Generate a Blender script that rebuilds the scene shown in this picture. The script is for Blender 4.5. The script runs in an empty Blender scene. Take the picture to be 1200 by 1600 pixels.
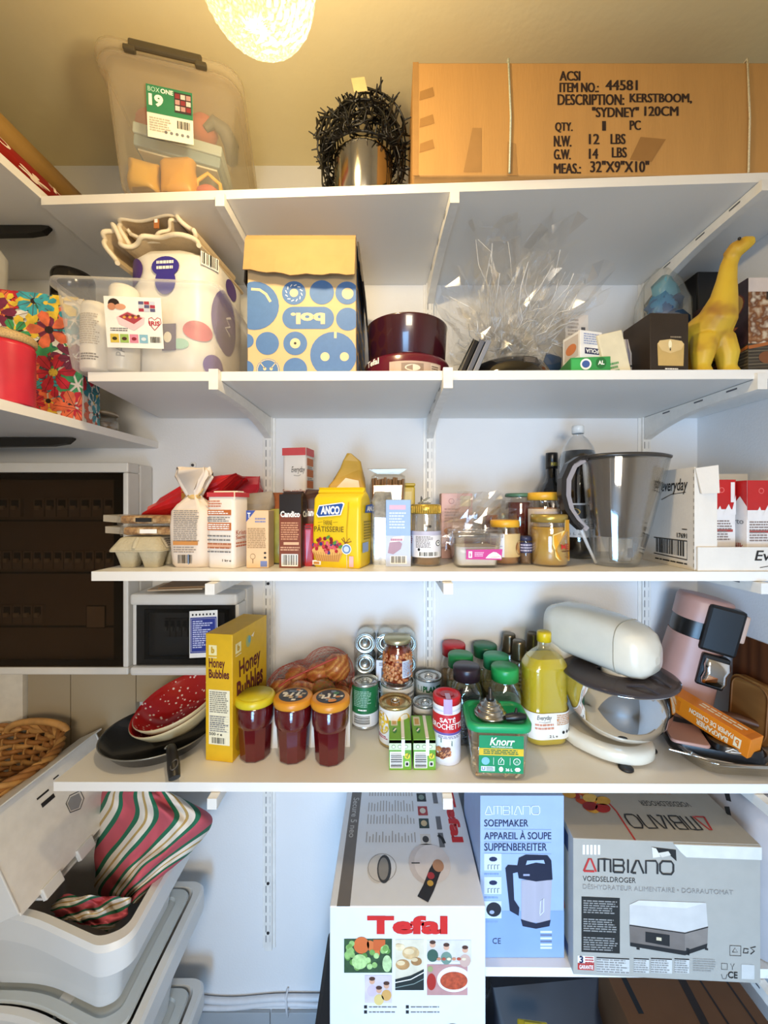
import bpy, bmesh, math, random
from math import sin, cos, pi, radians as R_
from mathutils import Vector, Matrix, noise

SC = bpy.context.scene
COL = SC.collection
EYE = 1.75                      # camera height; every height below is written relative to the eye

# ---------------------------------------------------------------- camera
cd = bpy.data.cameras.new('camera')
cd.sensor_width = 36.0
cd.lens = 610 / 1600 * 36
cd.shift_x = -11 / 1600
cd.shift_y = -10 / 1600
cd.clip_start = 0.01
cam = bpy.data.objects.new('camera', cd)
cam.location = (0, 0, EYE)
cam.rotation_euler = (pi / 2, 0, 0)
COL.objects.link(cam)
SC.camera = cam

# ---------------------------------------------------------------- light and exposure
SC.view_settings.view_transform = 'Standard'
SC.view_settings.look = 'None'
SC.view_settings.gamma = 1.0
SC.view_settings.use_curve_mapping = False
SC.view_settings.exposure = 0.2
SC.cycles.transparent_max_bounces = 24
SC.cycles.max_bounces = 10
SC.cycles.caustics_reflective = False
SC.cycles.caustics_refractive = False
SC.cycles.sample_clamp_indirect = 4.0

wd = bpy.data.worlds.new('daylight')
SC.world = wd
wd.use_nodes = True
wd.node_tree.nodes['Background'].inputs[0].default_value = (1.0, 0.92, 0.8, 1)
wd.node_tree.nodes['Background'].inputs[1].default_value = 0.5


def area_light(name, loc, target, sx, sy, power, col, spread=180):
    l = bpy.data.lights.new(name, 'AREA')
    l.shape = 'RECTANGLE'
    l.size = sx
    l.size_y = sy
    l.energy = power
    l.color = col
    l.spread = math.radians(spread)
    o = bpy.data.objects.new(name, l)
    o.location = loc
    d = Vector(target) - Vector(loc)
    o.rotation_euler = d.to_track_quat('-Z', 'Y').to_euler()
    COL.objects.link(o)
    return o


# daylight of the open doorway behind the photographer
area_light('doorway_daylight', (-0.45, -1.7, 0.75), (0.0, 1.25, 0.45), 1.2, 1.2, 33, (0.30, 0.60, 1.0), 92)
area_light('warm_fill', (0.2, -1.4, 1.9), (0.3, 1.2, 1.5), 0.7, 0.5, 22, (1.0, 0.86, 0.68), 150)  # warm fill added to lift the shelf undersides, no lamp there

# ---------------------------------------------------------------- materials
_mc = {}


def lin(hx):
    hx = hx.lstrip('#')
    o = []
    for i in (0, 2, 4):
        c = int(hx[i:i + 2], 16) / 255
        o.append(c / 12.92 if c <= 0.04045 else ((c + 0.055) / 1.055) ** 2.4)
    return o


def newmat(name):
    m = bpy.data.materials.new(name)
    m.use_nodes = True
    nt = m.node_tree
    nt.nodes.clear()
    out = nt.nodes.new('ShaderNodeOutputMaterial')
    return m, nt, out


def C(hx, r=.5, m=0.0, n=.05, ns=35.0, b=0.0, bs=120.0, coat=0.0, st=(1, 1, 1), emit=0.0):
    """a procedural surface: one colour with a slight noise, optional bump"""
    key = ('C', hx, r, m, n, ns, b, bs, coat, st, emit)
    if key in _mc:
        return _mc[key]
    mt, nt, out = newmat('surface_' + hx)
    L = nt.links
    bs_ = nt.nodes.new('ShaderNodeBsdfPrincipled')
    bs_.inputs['Roughness'].default_value = r
    bs_.inputs['Metallic'].default_value = m
    bs_.inputs['Coat Weight'].default_value = coat
    tc = nt.nodes.new('ShaderNodeTexCoord')
    mp = nt.nodes.new('ShaderNodeMapping')
    mp.inputs['Scale'].default_value = st
    L.new(tc.outputs['Object'], mp.inputs['Vector'])
    nz = nt.nodes.new('ShaderNodeTexNoise')
    nz.inputs['Scale'].default_value = ns
    nz.inputs['Detail'].default_value = 3
    L.new(mp.outputs['Vector'], nz.inputs['Vector'])
    cr = nt.nodes.new('ShaderNodeValToRGB')
    c = lin(hx)
    cr.color_ramp.elements[0].position = .3
    cr.color_ramp.elements[1].position = .7
    cr.color_ramp.elements[0].color = [max(0, x * (1 - n)) for x in c] + [1]
    cr.color_ramp.elements[1].color = [min(1, x * (1 + n)) for x in c] + [1]
    L.new(nz.outputs['Fac'], cr.inputs['Fac'])
    L.new(cr.outputs['Color'], bs_.inputs['Base Color'])
    if emit:
        L.new(cr.outputs['Color'], bs_.inputs['Emission Color'])
        bs_.inputs['Emission Strength'].default_value = emit
    if b:
        n2 = nt.nodes.new('ShaderNodeTexNoise')
        n2.inputs['Scale'].default_value = bs
        L.new(mp.outputs['Vector'], n2.inputs['Vector'])
        bp = nt.nodes.new('ShaderNodeBump')
        bp.inputs['Strength'].default_value = b
        bp.inputs['Distance'].default_value = .004
        L.new(n2.outputs['Fac'], bp.inputs['Height'])
        L.new(bp.outputs['Normal'], bs_.inputs['Normal'])
    L.new(bs_.outputs[0], out.inputs[0])
    _mc[key] = mt
    return mt


def clear(hx='ffffff', body=.06, edge=.5, r=.06, thru='ffffff', b=0.0, bs=60.0):
    """thin clear or milky plastic and glass: see-through, with a share of its own surface that grows at grazing angles"""
    key = ('K', hx, body, edge, r, thru, b, bs)
    if key in _mc:
        return _mc[key]
    mt, nt, out = newmat('clear_' + hx)
    L = nt.links
    tr = nt.nodes.new('ShaderNodeBsdfTransparent')
    tr.inputs[0].default_value = lin(thru) + [1]
    if r <= .12 and body < .3:
        pb = nt.nodes.new('ShaderNodeBsdfAnisotropic')
        pb.inputs['Color'].default_value = lin(hx) + [1]
    else:
        pb = nt.nodes.new('ShaderNodeBsdfPrincipled')
        pb.inputs['Base Color'].default_value = lin(hx) + [1]
    pb.inputs['Roughness'].default_value = r
    lw = nt.nodes.new('ShaderNodeLayerWeight')
    lw.inputs['Blend'].default_value = .35
    nz = nt.nodes.new('ShaderNodeTexNoise')
    nz.inputs['Scale'].default_value = bs
    tc = nt.nodes.new('ShaderNodeTexCoord')
    L.new(tc.outputs['Object'], nz.inputs['Vector'])
    if b:
        bp = nt.nodes.new('ShaderNodeBump')
        bp.inputs['Strength'].default_value = b
        bp.inputs['Distance'].default_value = .01
        L.new(nz.outputs['Fac'], bp.inputs['Height'])
        L.new(bp.outputs['Normal'], pb.inputs['Normal'])
        L.new(bp.outputs['Normal'], lw.inputs['Normal'])
    mr = nt.nodes.new('ShaderNodeMapRange')
    mr.inputs['To Min'].default_value = body
    mr.inputs['To Max'].default_value = edge
    L.new(lw.outputs['Facing'], mr.inputs['Value'])
    mx = nt.nodes.new('ShaderNodeMixShader')
    L.new(mr.outputs[0], mx.inputs[0])
    L.new(tr.outputs[0], mx.inputs[1])
    L.new(pb.outputs[0], mx.inputs[2])
    L.new(mx.outputs[0], out.inputs[0])
    _mc[key] = mt
    return mt


def ramp_mat(name, tex, stops, r=.5, coord='Object', scale=(1, 1, 1), rot=(0, 0, 0), bump=0.0, const=False, **kw):
    """colour stops over a wave, voronoi or noise texture"""
    mt, nt, out = newmat(name)
    L = nt.links
    pb = nt.nodes.new('ShaderNodeBsdfPrincipled')
    pb.inputs['Roughness'].default_value = r
    tc = nt.nodes.new('ShaderNodeTexCoord')
    mp = nt.nodes.new('ShaderNodeMapping')
    mp.inputs['Scale'].default_value = scale
    mp.inputs['Rotation'].default_value = rot
    L.new(tc.outputs[coord], mp.inputs['Vector'])
    t = nt.nodes.new('ShaderNodeTex' + tex)
    for k, v in kw.items():
        if k in t.inputs:
            t.inputs[k].default_value = v
        else:
            setattr(t, k, v)
    L.new(mp.outputs['Vector'], t.inputs['Vector'])
    cr = nt.nodes.new('ShaderNodeValToRGB')
    if const:
        cr.color_ramp.interpolation = 'CONSTANT'
    e = cr.color_ramp.elements
    while len(e) < len(stops):
        e.new(.5)
    for i, (p, hx) in enumerate(stops):
        e[i].position = p
        e[i].color = lin(hx) + [1]
    oname = 'Fac' if 'Fac' in t.outputs else 'Distance'
    L.new(t.outputs[oname], cr.inputs['Fac'])
    L.new(cr.outputs['Color'], pb.inputs['Base Color'])
    if bump:
        bp = nt.nodes.new('ShaderNodeBump')
        bp.inputs['Strength'].default_value = bump
        bp.inputs['Distance'].default_value = .004
        L.new(t.outputs[oname], bp.inputs['Height'])
        L.new(bp.outputs['Normal'], pb.inputs['Normal'])
    L.new(pb.outputs[0], out.inputs[0])
    return mt


# ---------------------------------------------------------------- geometry builder
class Fr:
    """a flat face in fractions: u to its right, v up, h off the face in metres"""
    def __init__(s, o, ux, uy):
        s.o, s.ux, s.uy = Vector(o), Vector(ux), Vector(uy)
        s.n = s.ux.cross(s.uy).normalized()
        s.W, s.H = s.ux.length, s.uy.length
        s.deg = 0

    def p(s, u, v, h=0.0):
        return s.o + s.ux * u + s.uy * v + s.n * h


class Per:
    """the side wall of a rounded box, unrolled: u in metres along the wall from the middle of the front towards the right"""
    def __init__(s, w, d, r, h):
        s.w, s.d, s.r, s.H, s.W, s.deg = w, d, r, h, 1.0, 0

    def p(s, u, v, h=0.0):
        sg, t = (1, u) if u >= 0 else (-1, -u)
        a, q = s.w / 2 - s.r, s.r * pi / 2
        if t < a:
            x, y = t, -s.d / 2 - h
        elif t < a + q:
            g = (t - a) / s.r
            x, y = a + (s.r + h) * sin(g), -s.d / 2 + s.r - (s.r + h) * cos(g)
        else:
            x, y = s.w / 2 + h, -s.d / 2 + s.r + (t - a - q)
        return Vector((sg * x, y, v * s.H))


class Cy:
    """part of an upright round wall in fractions; angle 0 faces the front"""
    def __init__(s, r, z0, z1, a0=-80, a1=80, cx=0, cy=0, r2=None, sq=1.0):
        s.r, s.r2, s.z0, s.z1, s.a0, s.a1, s.cx, s.cy, s.sq = r, r if r2 is None else r2, z0, z1, a0, a1, cx, cy, sq
        s.deg = abs(a1 - a0)
        s.W, s.H = r * R_(s.deg), abs(z1 - z0)

    def p(s, u, v, h=0.0):
        a = R_(s.a0 + (s.a1 - s.a0) * u)
        rr = s.r + (s.r2 - s.r) * v + h
        return Vector((s.cx + rr * sin(a), s.cy - rr * cos(a) * s.sq, s.z0 + (s.z1 - s.z0) * v))


_tc = {}


def text_geo(t, bold, shear):
    k = (t, bold, shear)
    if k in _tc:
        return _tc[k]
    cu = bpy.data.curves.new('writing', 'FONT')
    cu.body = t
    cu.size = 1
    cu.offset = bold
    cu.shear = shear
    cu.resolution_u = 3
    cu.fill_mode = 'FRONT'
    ob = bpy.data.objects.new('writing', cu)
    COL.objects.link(ob)
    dg = bpy.context.evaluated_depsgraph_get()
    me = bpy.data.meshes.new_from_object(ob.evaluated_get(dg))
    vs = [(v.co.x, v.co.y) for v in me.vertices]
    fs = [tuple(p.vertices) for p in me.polygons]
    bpy.data.objects.remove(ob)
    bpy.data.curves.remove(cu)
    bpy.data.meshes.remove(me)
    x0 = min(v[0] for v in vs); x1 = max(v[0] for v in vs)
    y0 = min(v[1] for v in vs); y1 = max(v[1] for v in vs)
    vs = [((x - x0) / (x1 - x0), (y - y0) / (y1 - y0)) for x, y in vs]
    # make every face look along +n
    f2 = []
    for f in fs:
        a = sum(vs[f[i]][0] * vs[f[(i + 1) % len(f)]][1] - vs[f[(i + 1) % len(f)]][0] * vs[f[i]][1] for i in range(len(f)))
        f2.append(f if a > 0 else tuple(reversed(f)))
    _tc[k] = (vs, f2)
    return _tc[k]


def rr(w, d, r, z=0.0, n=5, cx=0.0, cy=0.0):
    """ring of a rounded rectangle, counter-clockwise seen from above"""
    r = min(r, w / 2 - 1e-4, d / 2 - 1e-4)
    o = []
    for (sx, sy, a0) in ((1, -1, -90), (1, 1, 0), (-1, 1, 90), (-1, -1, 180)):
        for i in range(n + 1):
            a = R_(a0 + 90 * i / n)
            o.append(Vector((cx + sx * (w / 2 - r) + r * cos(a), cy + sy * (d / 2 - r) + r * sin(a), z)))
    return o


def circ(rx, ry, z, n=24, cx=0.0, cy=0.0):
    return [Vector((cx + rx * cos(2 * pi * i / n), cy + ry * sin(2 * pi * i / n), z)) for i in range(n)]


class MB:
    def __init__(s):
        s.v, s.f, s.mi, s.sm, s.mats = [], [], [], [], []

    def m(s, mat):
        if mat not in s.mats:
            s.mats.append(mat)
        return s.mats.index(mat)

    def add(s, vs, fs, mat, smooth=False, M=None):
        b = len(s.v)
        k = s.m(mat)
        for q in vs:
            q = Vector(q)
            s.v.append(M @ q if M else q)
        for f in fs:
            s.f.append(tuple(b + i for i in f))
            s.mi.append(k)
            s.sm.append(smooth)
        return s

    def box(s, x0, x1, y0, y1, z0, z1, mat, bev=0.0, M=None, seg=2):
        bm = bmesh.new()
        bmesh.ops.create_cube(bm, size=1)
        for q in bm.verts:
            q.co = Vector(((x0 + x1) / 2 + q.co.x * (x1 - x0), (y0 + y1) / 2 + q.co.y * (y1 - y0), (z0 + z1) / 2 + q.co.z * (z1 - z0)))
        if bev:
            bmesh.ops.bevel(bm, geom=list(bm.edges), offset=bev, segments=seg, affect='EDGES', profile=.5)
        bm.verts.index_update()
        s.add([q.co.copy() for q in bm.verts], [tuple(x.index for x in f.verts) for f in bm.faces], mat, False, M)
        bm.free()
        return s

    def loft(s, rings, mat, cap0=True, cap1=True, smooth=True, M=None, closed=True, split=False):
        if split:                       # crisp edges between the bands
            for a, b in zip(rings, rings[1:]):
                s.loft([a, b], mat, False, False, True, M, closed)
            return s.add(rings[0], [tuple(reversed(range(len(rings[0]))))], mat, False, M) if cap0 and not cap1 else s._caps(rings, mat, cap0, cap1, M)
        n = len(rings[0])
        vs = [q for r in rings for q in r]
        fs = []
        for i in range(len(rings) - 1):
            for j in range(n if closed else n - 1):
                a, b = i * n + j, i * n + (j + 1) % n
                fs.append((a, b, b + n, a + n))
        s.add(vs, fs, mat, smooth, M)
        if cap0:
            s.add(rings[0], [tuple(reversed(range(n)))], mat, False, M)
        if cap1:
            s.add(rings[-1], [tuple(range(n))], mat, False, M)
        return s

    def _caps(s, rings, mat, c0, c1, M):
        n = len(rings[0])
        if c0:
            s.add(rings[0], [tuple(reversed(range(n)))], mat, False, M)
        if c1:
            s.add(rings[-1], [tuple(range(n))], mat, False, M)
        return s

    def lathe(s, prof, mat, seg=28, cx=0.0, cy=0.0, smooth=True, M=None, sq=1.0, fac=0.0, ph=0.0):
        """spin (r, z) pairs; pairs at r 0 close it"""
        vs, fs, rows = [], [], []
        for (r, z) in prof:
            if r <= 1e-6:
                rows.append([len(vs)])
                vs.append((cx, cy, z))
            else:
                rows.append(list(range(len(vs), len(vs) + seg)))
                vs += [(cx + r * cos(2 * pi * i / seg + ph), cy + r * sin(2 * pi * i / seg + ph) * sq, z) for i in range(seg)]
        for A, B in zip(rows, rows[1:]):
            for i in range(seg):
                j = (i + 1) % seg
                if len(A) == 1 and len(B) == 1:
                    break
                if len(A) == 1:
                    fs.append((A[0], B[j], B[i]))
                elif len(B) == 1:
                    fs.append((A[i], A[j], B[0]))
                else:
                    fs.append((A[i], A[j], B[j], B[i]))
        return s.add(vs, fs, mat, smooth, M)

    def tube(s, pts, r, mat, seg=8, smooth=True, M=None, closed=False):
        """tube along points; r one radius or one per point"""
        pts = [Vector(q) for q in pts]
        n = len(pts)
        rs = r if isinstance(r, (list, tuple)) else [r] * n
        up = Vector((0, 0, 1))
        rings = []
        pn = None
        for i in range(n):
            t = (pts[(i + 1) % n] - pts[i - 1]) if closed else (pts[min(i + 1, n - 1)] - pts[max(i - 1, 0)])
            if t.length < 1e-9:
                t = Vector((0, 0, 1))
            t.normalize()
            if pn is None:
                a = up if abs(t.dot(up)) < .9 else Vector((1, 0, 0))
                pn = (a - t * a.dot(t)).normalized()
            else:
                pn = pn - t * pn.dot(t)
                if pn.length < 1e-6:
                    a = up if abs(t.dot(up)) < .9 else Vector((1, 0, 0))
                    pn = a - t * a.dot(t)
                pn.normalize()
            bn = t.cross(pn)
            rings.append([pts[i] + (pn * cos(2 * pi * k / seg) + bn * sin(2 * pi * k / seg)) * rs[i] for k in range(seg)])
        if closed:
            rings.append(rings[0])
            return s.loft(rings, mat, False, False, smooth, M)
        return s.loft(rings, mat, True, True, smooth, M)

    def ball(s, c, r, mat, seg=16, M=None, k=(1, 1, 1)):
        pr = [(0 if i in (0, seg // 2) else r * sin(pi * i / (seg // 2)), -r * cos(pi * i / (seg // 2))) for i in range(seg // 2 + 1)]
        T = Matrix.Translation(Vector(c)) @ Matrix.Diagonal((k[0], k[1], k[2], 1))
        return s.lathe(pr, mat, seg, M=(M @ T if M else T))

    # ---- flat print on a face -------------------------------------------------
    def rect(s, F, x0, y0, x1, y1, mat, h=.0004):
        n = max(1, int(math.ceil(F.deg * abs(x1 - x0) / 7))) if F.deg else 1
        vs, fs = [], []
        for i in range(n + 1):
            u = x0 + (x1 - x0) * i / n
            vs += [F.p(u, y0, h), F.p(u, y1, h)]
        for i in range(n):
            fs.append((2 * i, 2 * i + 2, 2 * i + 3, 2 * i + 1))
        return s.add(vs, fs, mat)

    def ell(s, F, cx, cy, rx, ry, mat, h=.0006, n=20, rot=0.0):
        """ry None keeps a true circle of rx * face width"""
        if ry is None:
            ry = rx * F.W / F.H
        c, d = cos(rot), sin(rot)
        vs = []
        for i in range(n):
            a = 2 * pi * i / n
            x, y = rx * F.W * cos(a), ry * F.H * sin(a)
            vs.append(F.p(cx + (x * c - y * d) / F.W, cy + (x * d + y * c) / F.H, h))
        return s.add(vs, [tuple(range(n))], mat)

    def spot(s, F, cu, cv, ru, rv, mat, h=.001, n=24, k=4):
        """an ellipse that follows a bent wall"""
        vs = [F.p(cu, cv, h)]
        fs = []
        for j in range(1, k + 1):
            vs += [F.p(cu + ru * j / k * cos(2 * pi * i / n), cv + rv * j / k * sin(2 * pi * i / n), h) for i in range(n)]
        for i in range(n):
            fs.append((0, 1 + i, 1 + (i + 1) % n))
            for j in range(k - 1):
                a, b = 1 + j * n + i, 1 + j * n + (i + 1) % n
                fs.append((a, a + n, b + n, b))
        return s.add(vs, fs, mat)

    def poly(s, F, pts, mat, h=.0006):
        a = sum(pts[i][0] * pts[(i + 1) % len(pts)][1] - pts[(i + 1) % len(pts)][0] * pts[i][1] for i in range(len(pts)))
        if a < 0:
            pts = list(reversed(pts))
        return s.add([F.p(x, y, h) for x, y in pts], [tuple(range(len(pts)))], mat)

    def line(s, F, pts, w, mat, h=.0007, closed=False):
        """stroke of w metres along fraction points"""
        P = [Vector((x * F.W, y * F.H)) for x, y in pts]
        n = len(P)
        vs = []
        for i in range(n):
            a = P[(i - 1) % n] if (closed or i) else P[i]
            b = P[(i + 1) % n] if (closed or i < n - 1) else P[i]
            t = (b - a)
            t = t.normalized() if t.length > 1e-9 else Vector((1, 0))
            q = Vector((-t.y, t.x)) * w / 2
            for z in (P[i] - q, P[i] + q):
                vs.append(F.p(z.x / F.W, z.y / F.H, h))
        fs = [(2 * i, 2 * ((i + 1) % n), 2 * ((i + 1) % n) + 1, 2 * i + 1) for i in range(n if closed else n - 1)]
        return s.add(vs, fs, mat)

    def tx(s, F, t, x0, y0, x1, y1, mat, bold=0.0, shear=0.0, rot=0, h=.0008):
        """writing fitted into the box x0..x1, y0..y1 of a face"""
        if 'M' in t or 'W' in t:
            bold = min(bold, .004)
        vs, fs = text_geo(t, bold, shear)
        o = []
        for (a, b) in vs:
            if rot == 180:
                a, b = 1 - a, 1 - b
            elif rot == 90:
                a, b = 1 - b, a
            elif rot == 270:
                a, b = b, 1 - a
            o.append(F.p(x0 + (x1 - x0) * a, y0 + (y1 - y0) * b, h))
        return s.add(o, fs, mat)

    def small(s, F, x0, y0, x1, y1, n, mat, rnd=None, fill=.55, h=.0007, rag=.25):
        """lines of print too fine to read"""
        rnd = rnd or random.Random(int(abs(x0 * 991 + y0 * 773 + n * 31) * 1000) + n)
        dy = (y1 - y0) / n
        for i in range(n):
            y = y1 - dy * (i + 1)
            x = x0
            xe = x1 - rnd.random() * rag * (x1 - x0)
            while x < xe:
                w = (x1 - x0) * rnd.uniform(.06, .22)
                s.rect(F, x, y + dy * (1 - fill) / 2, min(x + w, xe), y + dy * (1 + fill) / 2, mat, h)
                x += w + (x1 - x0) * .025
        return s

    def bars(s, F, x0, y0, x1, y1, dark, light=None, n=22, vert=True, h=.0007, rnd=None):
        rnd = rnd or random.Random(n * 7 + int(x0 * 100))
        if light:
            s.rect(F, x0, y0, x1, y1, light, h - .0002)
        ex = .06
        t = ex
        while t < 1 - ex:
            w = rnd.choice((1, 1, 2, 3)) * (1 - 2 * ex) / (n * 2.6)
            e = min(t + w, 1 - ex)
            if vert:
                s.rect(F, x0 + (x1 - x0) * t, y0 + (y1 - y0) * .1, x0 + (x1 - x0) * e, y1 - (y1 - y0) * .06, dark, h)
            else:
                s.rect(F, x0 + (x1 - x0) * .06, y0 + (y1 - y0) * t, x1 - (x1 - x0) * .06, y0 + (y1 - y0) * e, dark, h)
            t = e + rnd.choice((1, 1, 2)) * (1 - 2 * ex) / (n * 2.2)
        return s

    def jit(s, amp, sc, seed=0.0, start=0):
        for i in range(start, len(s.v)):
            q = s.v[i]
            d = noise.noise_vector(q * sc + Vector((seed, seed * 1.7, seed * .3)))
            s.v[i] = q + d * amp
        return s

    def build(s, name, parent=None, loc=None, rz=0.0, rot=None):
        me = bpy.data.meshes.new(name)
        me.from_pydata([tuple(q) for q in s.v], [], s.f)
        for mt in s.mats:
            me.materials.append(mt)
        me.polygons.foreach_set('material_index', s.mi)
        me.polygons.foreach_set('use_smooth', s.sm)
        me.update()
        o = bpy.data.objects.new(name, me)
        COL.objects.link(o)
        if parent:
            o.parent = parent
        if loc is not None:
            o.location = loc
        if rot is not None:
            o.rotation_euler = rot
        elif rz:
            o.rotation_euler = (0, 0, R_(rz))
        return o


def tag(o, label, cat, group=None, kind=None):
    o['label'] = label
    o['category'] = cat
    if group:
        o['group'] = group
    if kind:
        o['kind'] = kind
    return o


def thing(name, label, cat, loc, rz=0.0, group=None, rot=None):
    o = bpy.data.objects.new(name, None)
    o.empty_display_size = .03
    COL.objects.link(o)
    o.location = loc
    o.rotation_euler = rot if rot is not None else (0, 0, R_(rz))
    return tag(o, label, cat, group)


def struct(name, mb):
    o = mb.build(name)
    o['kind'] = 'structure'
    return o


def at(u, Y, z):
    """point at depth Y and height z (from the eye) on the sight line of picture column u"""
    return Vector(((u - 611) / 610 * Y, Y, EYE + z))


def faces(w, d, h):
    return dict(front=Fr((-w / 2, -d / 2, 0), (w, 0, 0), (0, 0, h)), right=Fr((w / 2, -d / 2, 0), (0, d, 0), (0, 0, h)),
                left=Fr((-w / 2, d / 2, 0), (0, -d, 0), (0, 0, h)), top=Fr((-w / 2, -d / 2, h), (w, 0, 0), (0, d, 0)))


# common surfaces
WHITE = C('eceae6', .45)
PAPER = C('f2f0ea', .6)
BLACK = C('0c0c0d', .35)
INK = C('1c1a1a', .6)
GREYINK = C('77777a', .6)
STEEL = C('c9c9c8', .22, 1.0)
CHROME = C('dcdcdc', .06, 1.0, n=.01)
GLASS = clear('ffffff', .05, .55, .03)
CARD = C('c69a5c', .75, n=.07, ns=14, b=.15, bs=90)

# ================================================================= THE ROOM
BACK, LEFTX, RIGHTX, CEIL = 1.275, -1.45, 1.0, 1.11
S5, S4, S3, S2, S1 = .741, .306, -.149, -.627, -1.04      # shelf tops
T = .021
WALLM = C('e6e7e8', .75, n=.02, ns=4, b=.12, bs=160)
struct('floor', MB().box(LEFTX, RIGHTX, -.7, BACK, -.04, 0, ramp_mat('floor_tiles', 'Brick', [(0, '8f9396'), (1, 'a9adaf')], .4, scale=(3, 3, 3))))
struct('ceiling', MB().box(LEFTX - .1, RIGHTX + .1, -.7, BACK + .1, EYE + CEIL, EYE + CEIL + .05, C('e6d8ac', .8, n=.03, ns=5, b=.2, bs=40)))
struct('wall_back', MB().box(LEFTX, RIGHTX, BACK, BACK + .1, 0, EYE + CEIL, WALLM))
struct('wall_left', MB().box(LEFTX - .1, LEFTX, -.7, BACK + .1, 0, EYE + CEIL, WALLM))
mb = MB()
mb.box(LEFTX, -.4, -.8, -.7, 0, EYE + CEIL, WALLM).box(.5, RIGHTX, -.8, -.7, 0, EYE + CEIL, WALLM).box(-.3999, .4999, -.8, -.7, 2.06, EYE + CEIL, WALLM)
struct('light_blocking_wall', mb)  # unseen wall added so its opening keeps daylight off ceiling and left shelves
struct('wall_right', MB().box(RIGHTX, RIGHTX + .1, -.7, BACK + .1, 0, EYE + CEIL, WALLM))
mb = MB()
for i in range(9):
    mb.box(-1.45 + i * .27 + (-.02), -1.45 + i * .27 + .247, BACK - .011, BACK - .001, .002, EYE - 1.643, C('a6adb3', .35, n=.05, ns=8), .002)
struct('baseboard_back', mb)
mb = MB()
for x0, x1, zb in ((-1.165, -1.03, 1.0), (-1.027, -.82, 1.0), (-.817, -.47, .63)):
    mb.box(x0, x1, BACK - .022, BACK - .002, EYE - zb, EYE - .498, C('a89a80', .6, n=.03, ns=3, st=(1, 1, .1)))
struct('trim_1', mb)
struct('trim_2', MB().box(-1.33, -1.17, BACK - .035, BACK - .002, EYE - 1.2, EYE - .5, C('e9e4d6', .5)))

# screw with its white washer
t = thing('wall_screw', 'small screw in a white washer on the wall above the tied flour bag', 'screw', at(302, BACK, (790 - 727) / 610 * BACK))
RX = Matrix.Rotation(pi / 2, 4, 'X')
MB().lathe([(0, 0), (.011, 0), (.010, .003), (0, .003)], PAPER, 16, M=RX).build('washer', t, (0, -.001, 0))
MB().lathe([(0, .003), (.005, .003), (.004, .006), (0, .0065)], C('4c4c50', .3, .8), 12, M=RX).build('screw_head', t, (0, -.001, 0))

# ---------------------------------------------------------------- shelf boards
SHW = C('eae8e3', .42, n=.015, ns=6)


def board(name, label, pts, ztop, th=T):
    mb = MB()
    lo = [Vector((x, y, EYE + ztop - th)) for x, y in pts]
    hi = [Vector((x, y, EYE + ztop)) for x, y in pts]
    mb.loft([lo, hi], SHW, smooth=False)
    return tag(mb.build(name), label, 'shelf')


WB = BACK - .001
board('wall_shelf', 'top white shelf holding the big kraft carton and lights', [(-.838, .935), (.998, .862), (.998, WB), (-.838, WB)], S5)
board('wall_shelf', 'white shelf carrying the clear tub, blue circle carton and toy dinosaur', [(-.695, .895), (.86, .878), (.998, .876), (.998, WB), (-.752, WB)], S4)
board('wall_shelf', 'white shelf of flour, sugar, jars and the water jug', [(-.677, .882), (.998, .88), (.998, WB), (-.677, WB)], S3)
board('wall_shelf', 'deep white shelf carrying frying pan, jam jars and stand mixer', [(-.766, .886), (.998, .878), (.998, WB), (-.763, WB)], S2)
board('wall_shelf', 'lowest white shelf under the soup maker and food dryer cartons', [(.206, .88), (.998, .875), (.998, WB), (.206, WB)], S1)
board('side_shelf', 'upper side shelf by the left wall with wrapping paper rolls', [(LEFTX + .001, .1), (-.8385, .1), (-.8385, WB), (LEFTX + .001, WB)], .757)
board('side_shelf', 'lower side shelf by the left wall with floral gift bag', [(LEFTX + .001, .1), (-.76, .1), (-.76, WB), (LEFTX + .001, WB)], .208)
board('side_shelf', 'low side shelf by the left wall under the wicker basket', [(LEFTX + .001, .85), (-.985, .85), (-.985, 1.225), (LEFTX + .001, 1.225)], -.885)

# ---------------------------------------------------------------- wall rails and brackets
RAIL = C('e9e8e4', .35)
SLOT = C('5a5d63', .6)


def rail(u, z0, z1, label):
    t = thing('shelf_rail', label, 'shelf rail', at(u, BACK, z0), group='slotted wall rails')
    H = z1 - z0
    MB().box(-.021, .021, -.004, -.0005, 0, H, RAIL, .001).build('back_plate', t)
    mb = MB()
    mb.box(-.012, .012, -.014, -.004, 0, H, RAIL, .0015)
    F = Fr((-.012, -.014, 0), (.024, 0, 0), (0, 0, H))
    z = .03
    while z < H - .03:
        mb.rect(F, .18, z / H, .27, (z + .022) / H, SLOT)
        mb.rect(F, .73, z / H, .80, (z + .022) / H, C('b9babd', .5))
        z += .032
    mb.build('channel', t)
    for zz in ([.06, .22] if z0 < -1 else [.2]) + [H * .55]:
        MB().lathe([(0, 0), (.005, 0), (.004, .002), (0, .002)], C('2a2a2c', .4, .6), 10, M=RX).build('screw', t, (0, -.0145, zz))


rail(421, -1.44, .72, 'slotted white wall rail running down past the bins')
rail(671, -1.03, .72, 'slotted white wall rail behind the middle of the shelves')
rail(1006, -1.03, .72, 'slotted white wall rail nearest the milk carton corner')
BRK = C('e8e6e0', .4)


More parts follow.
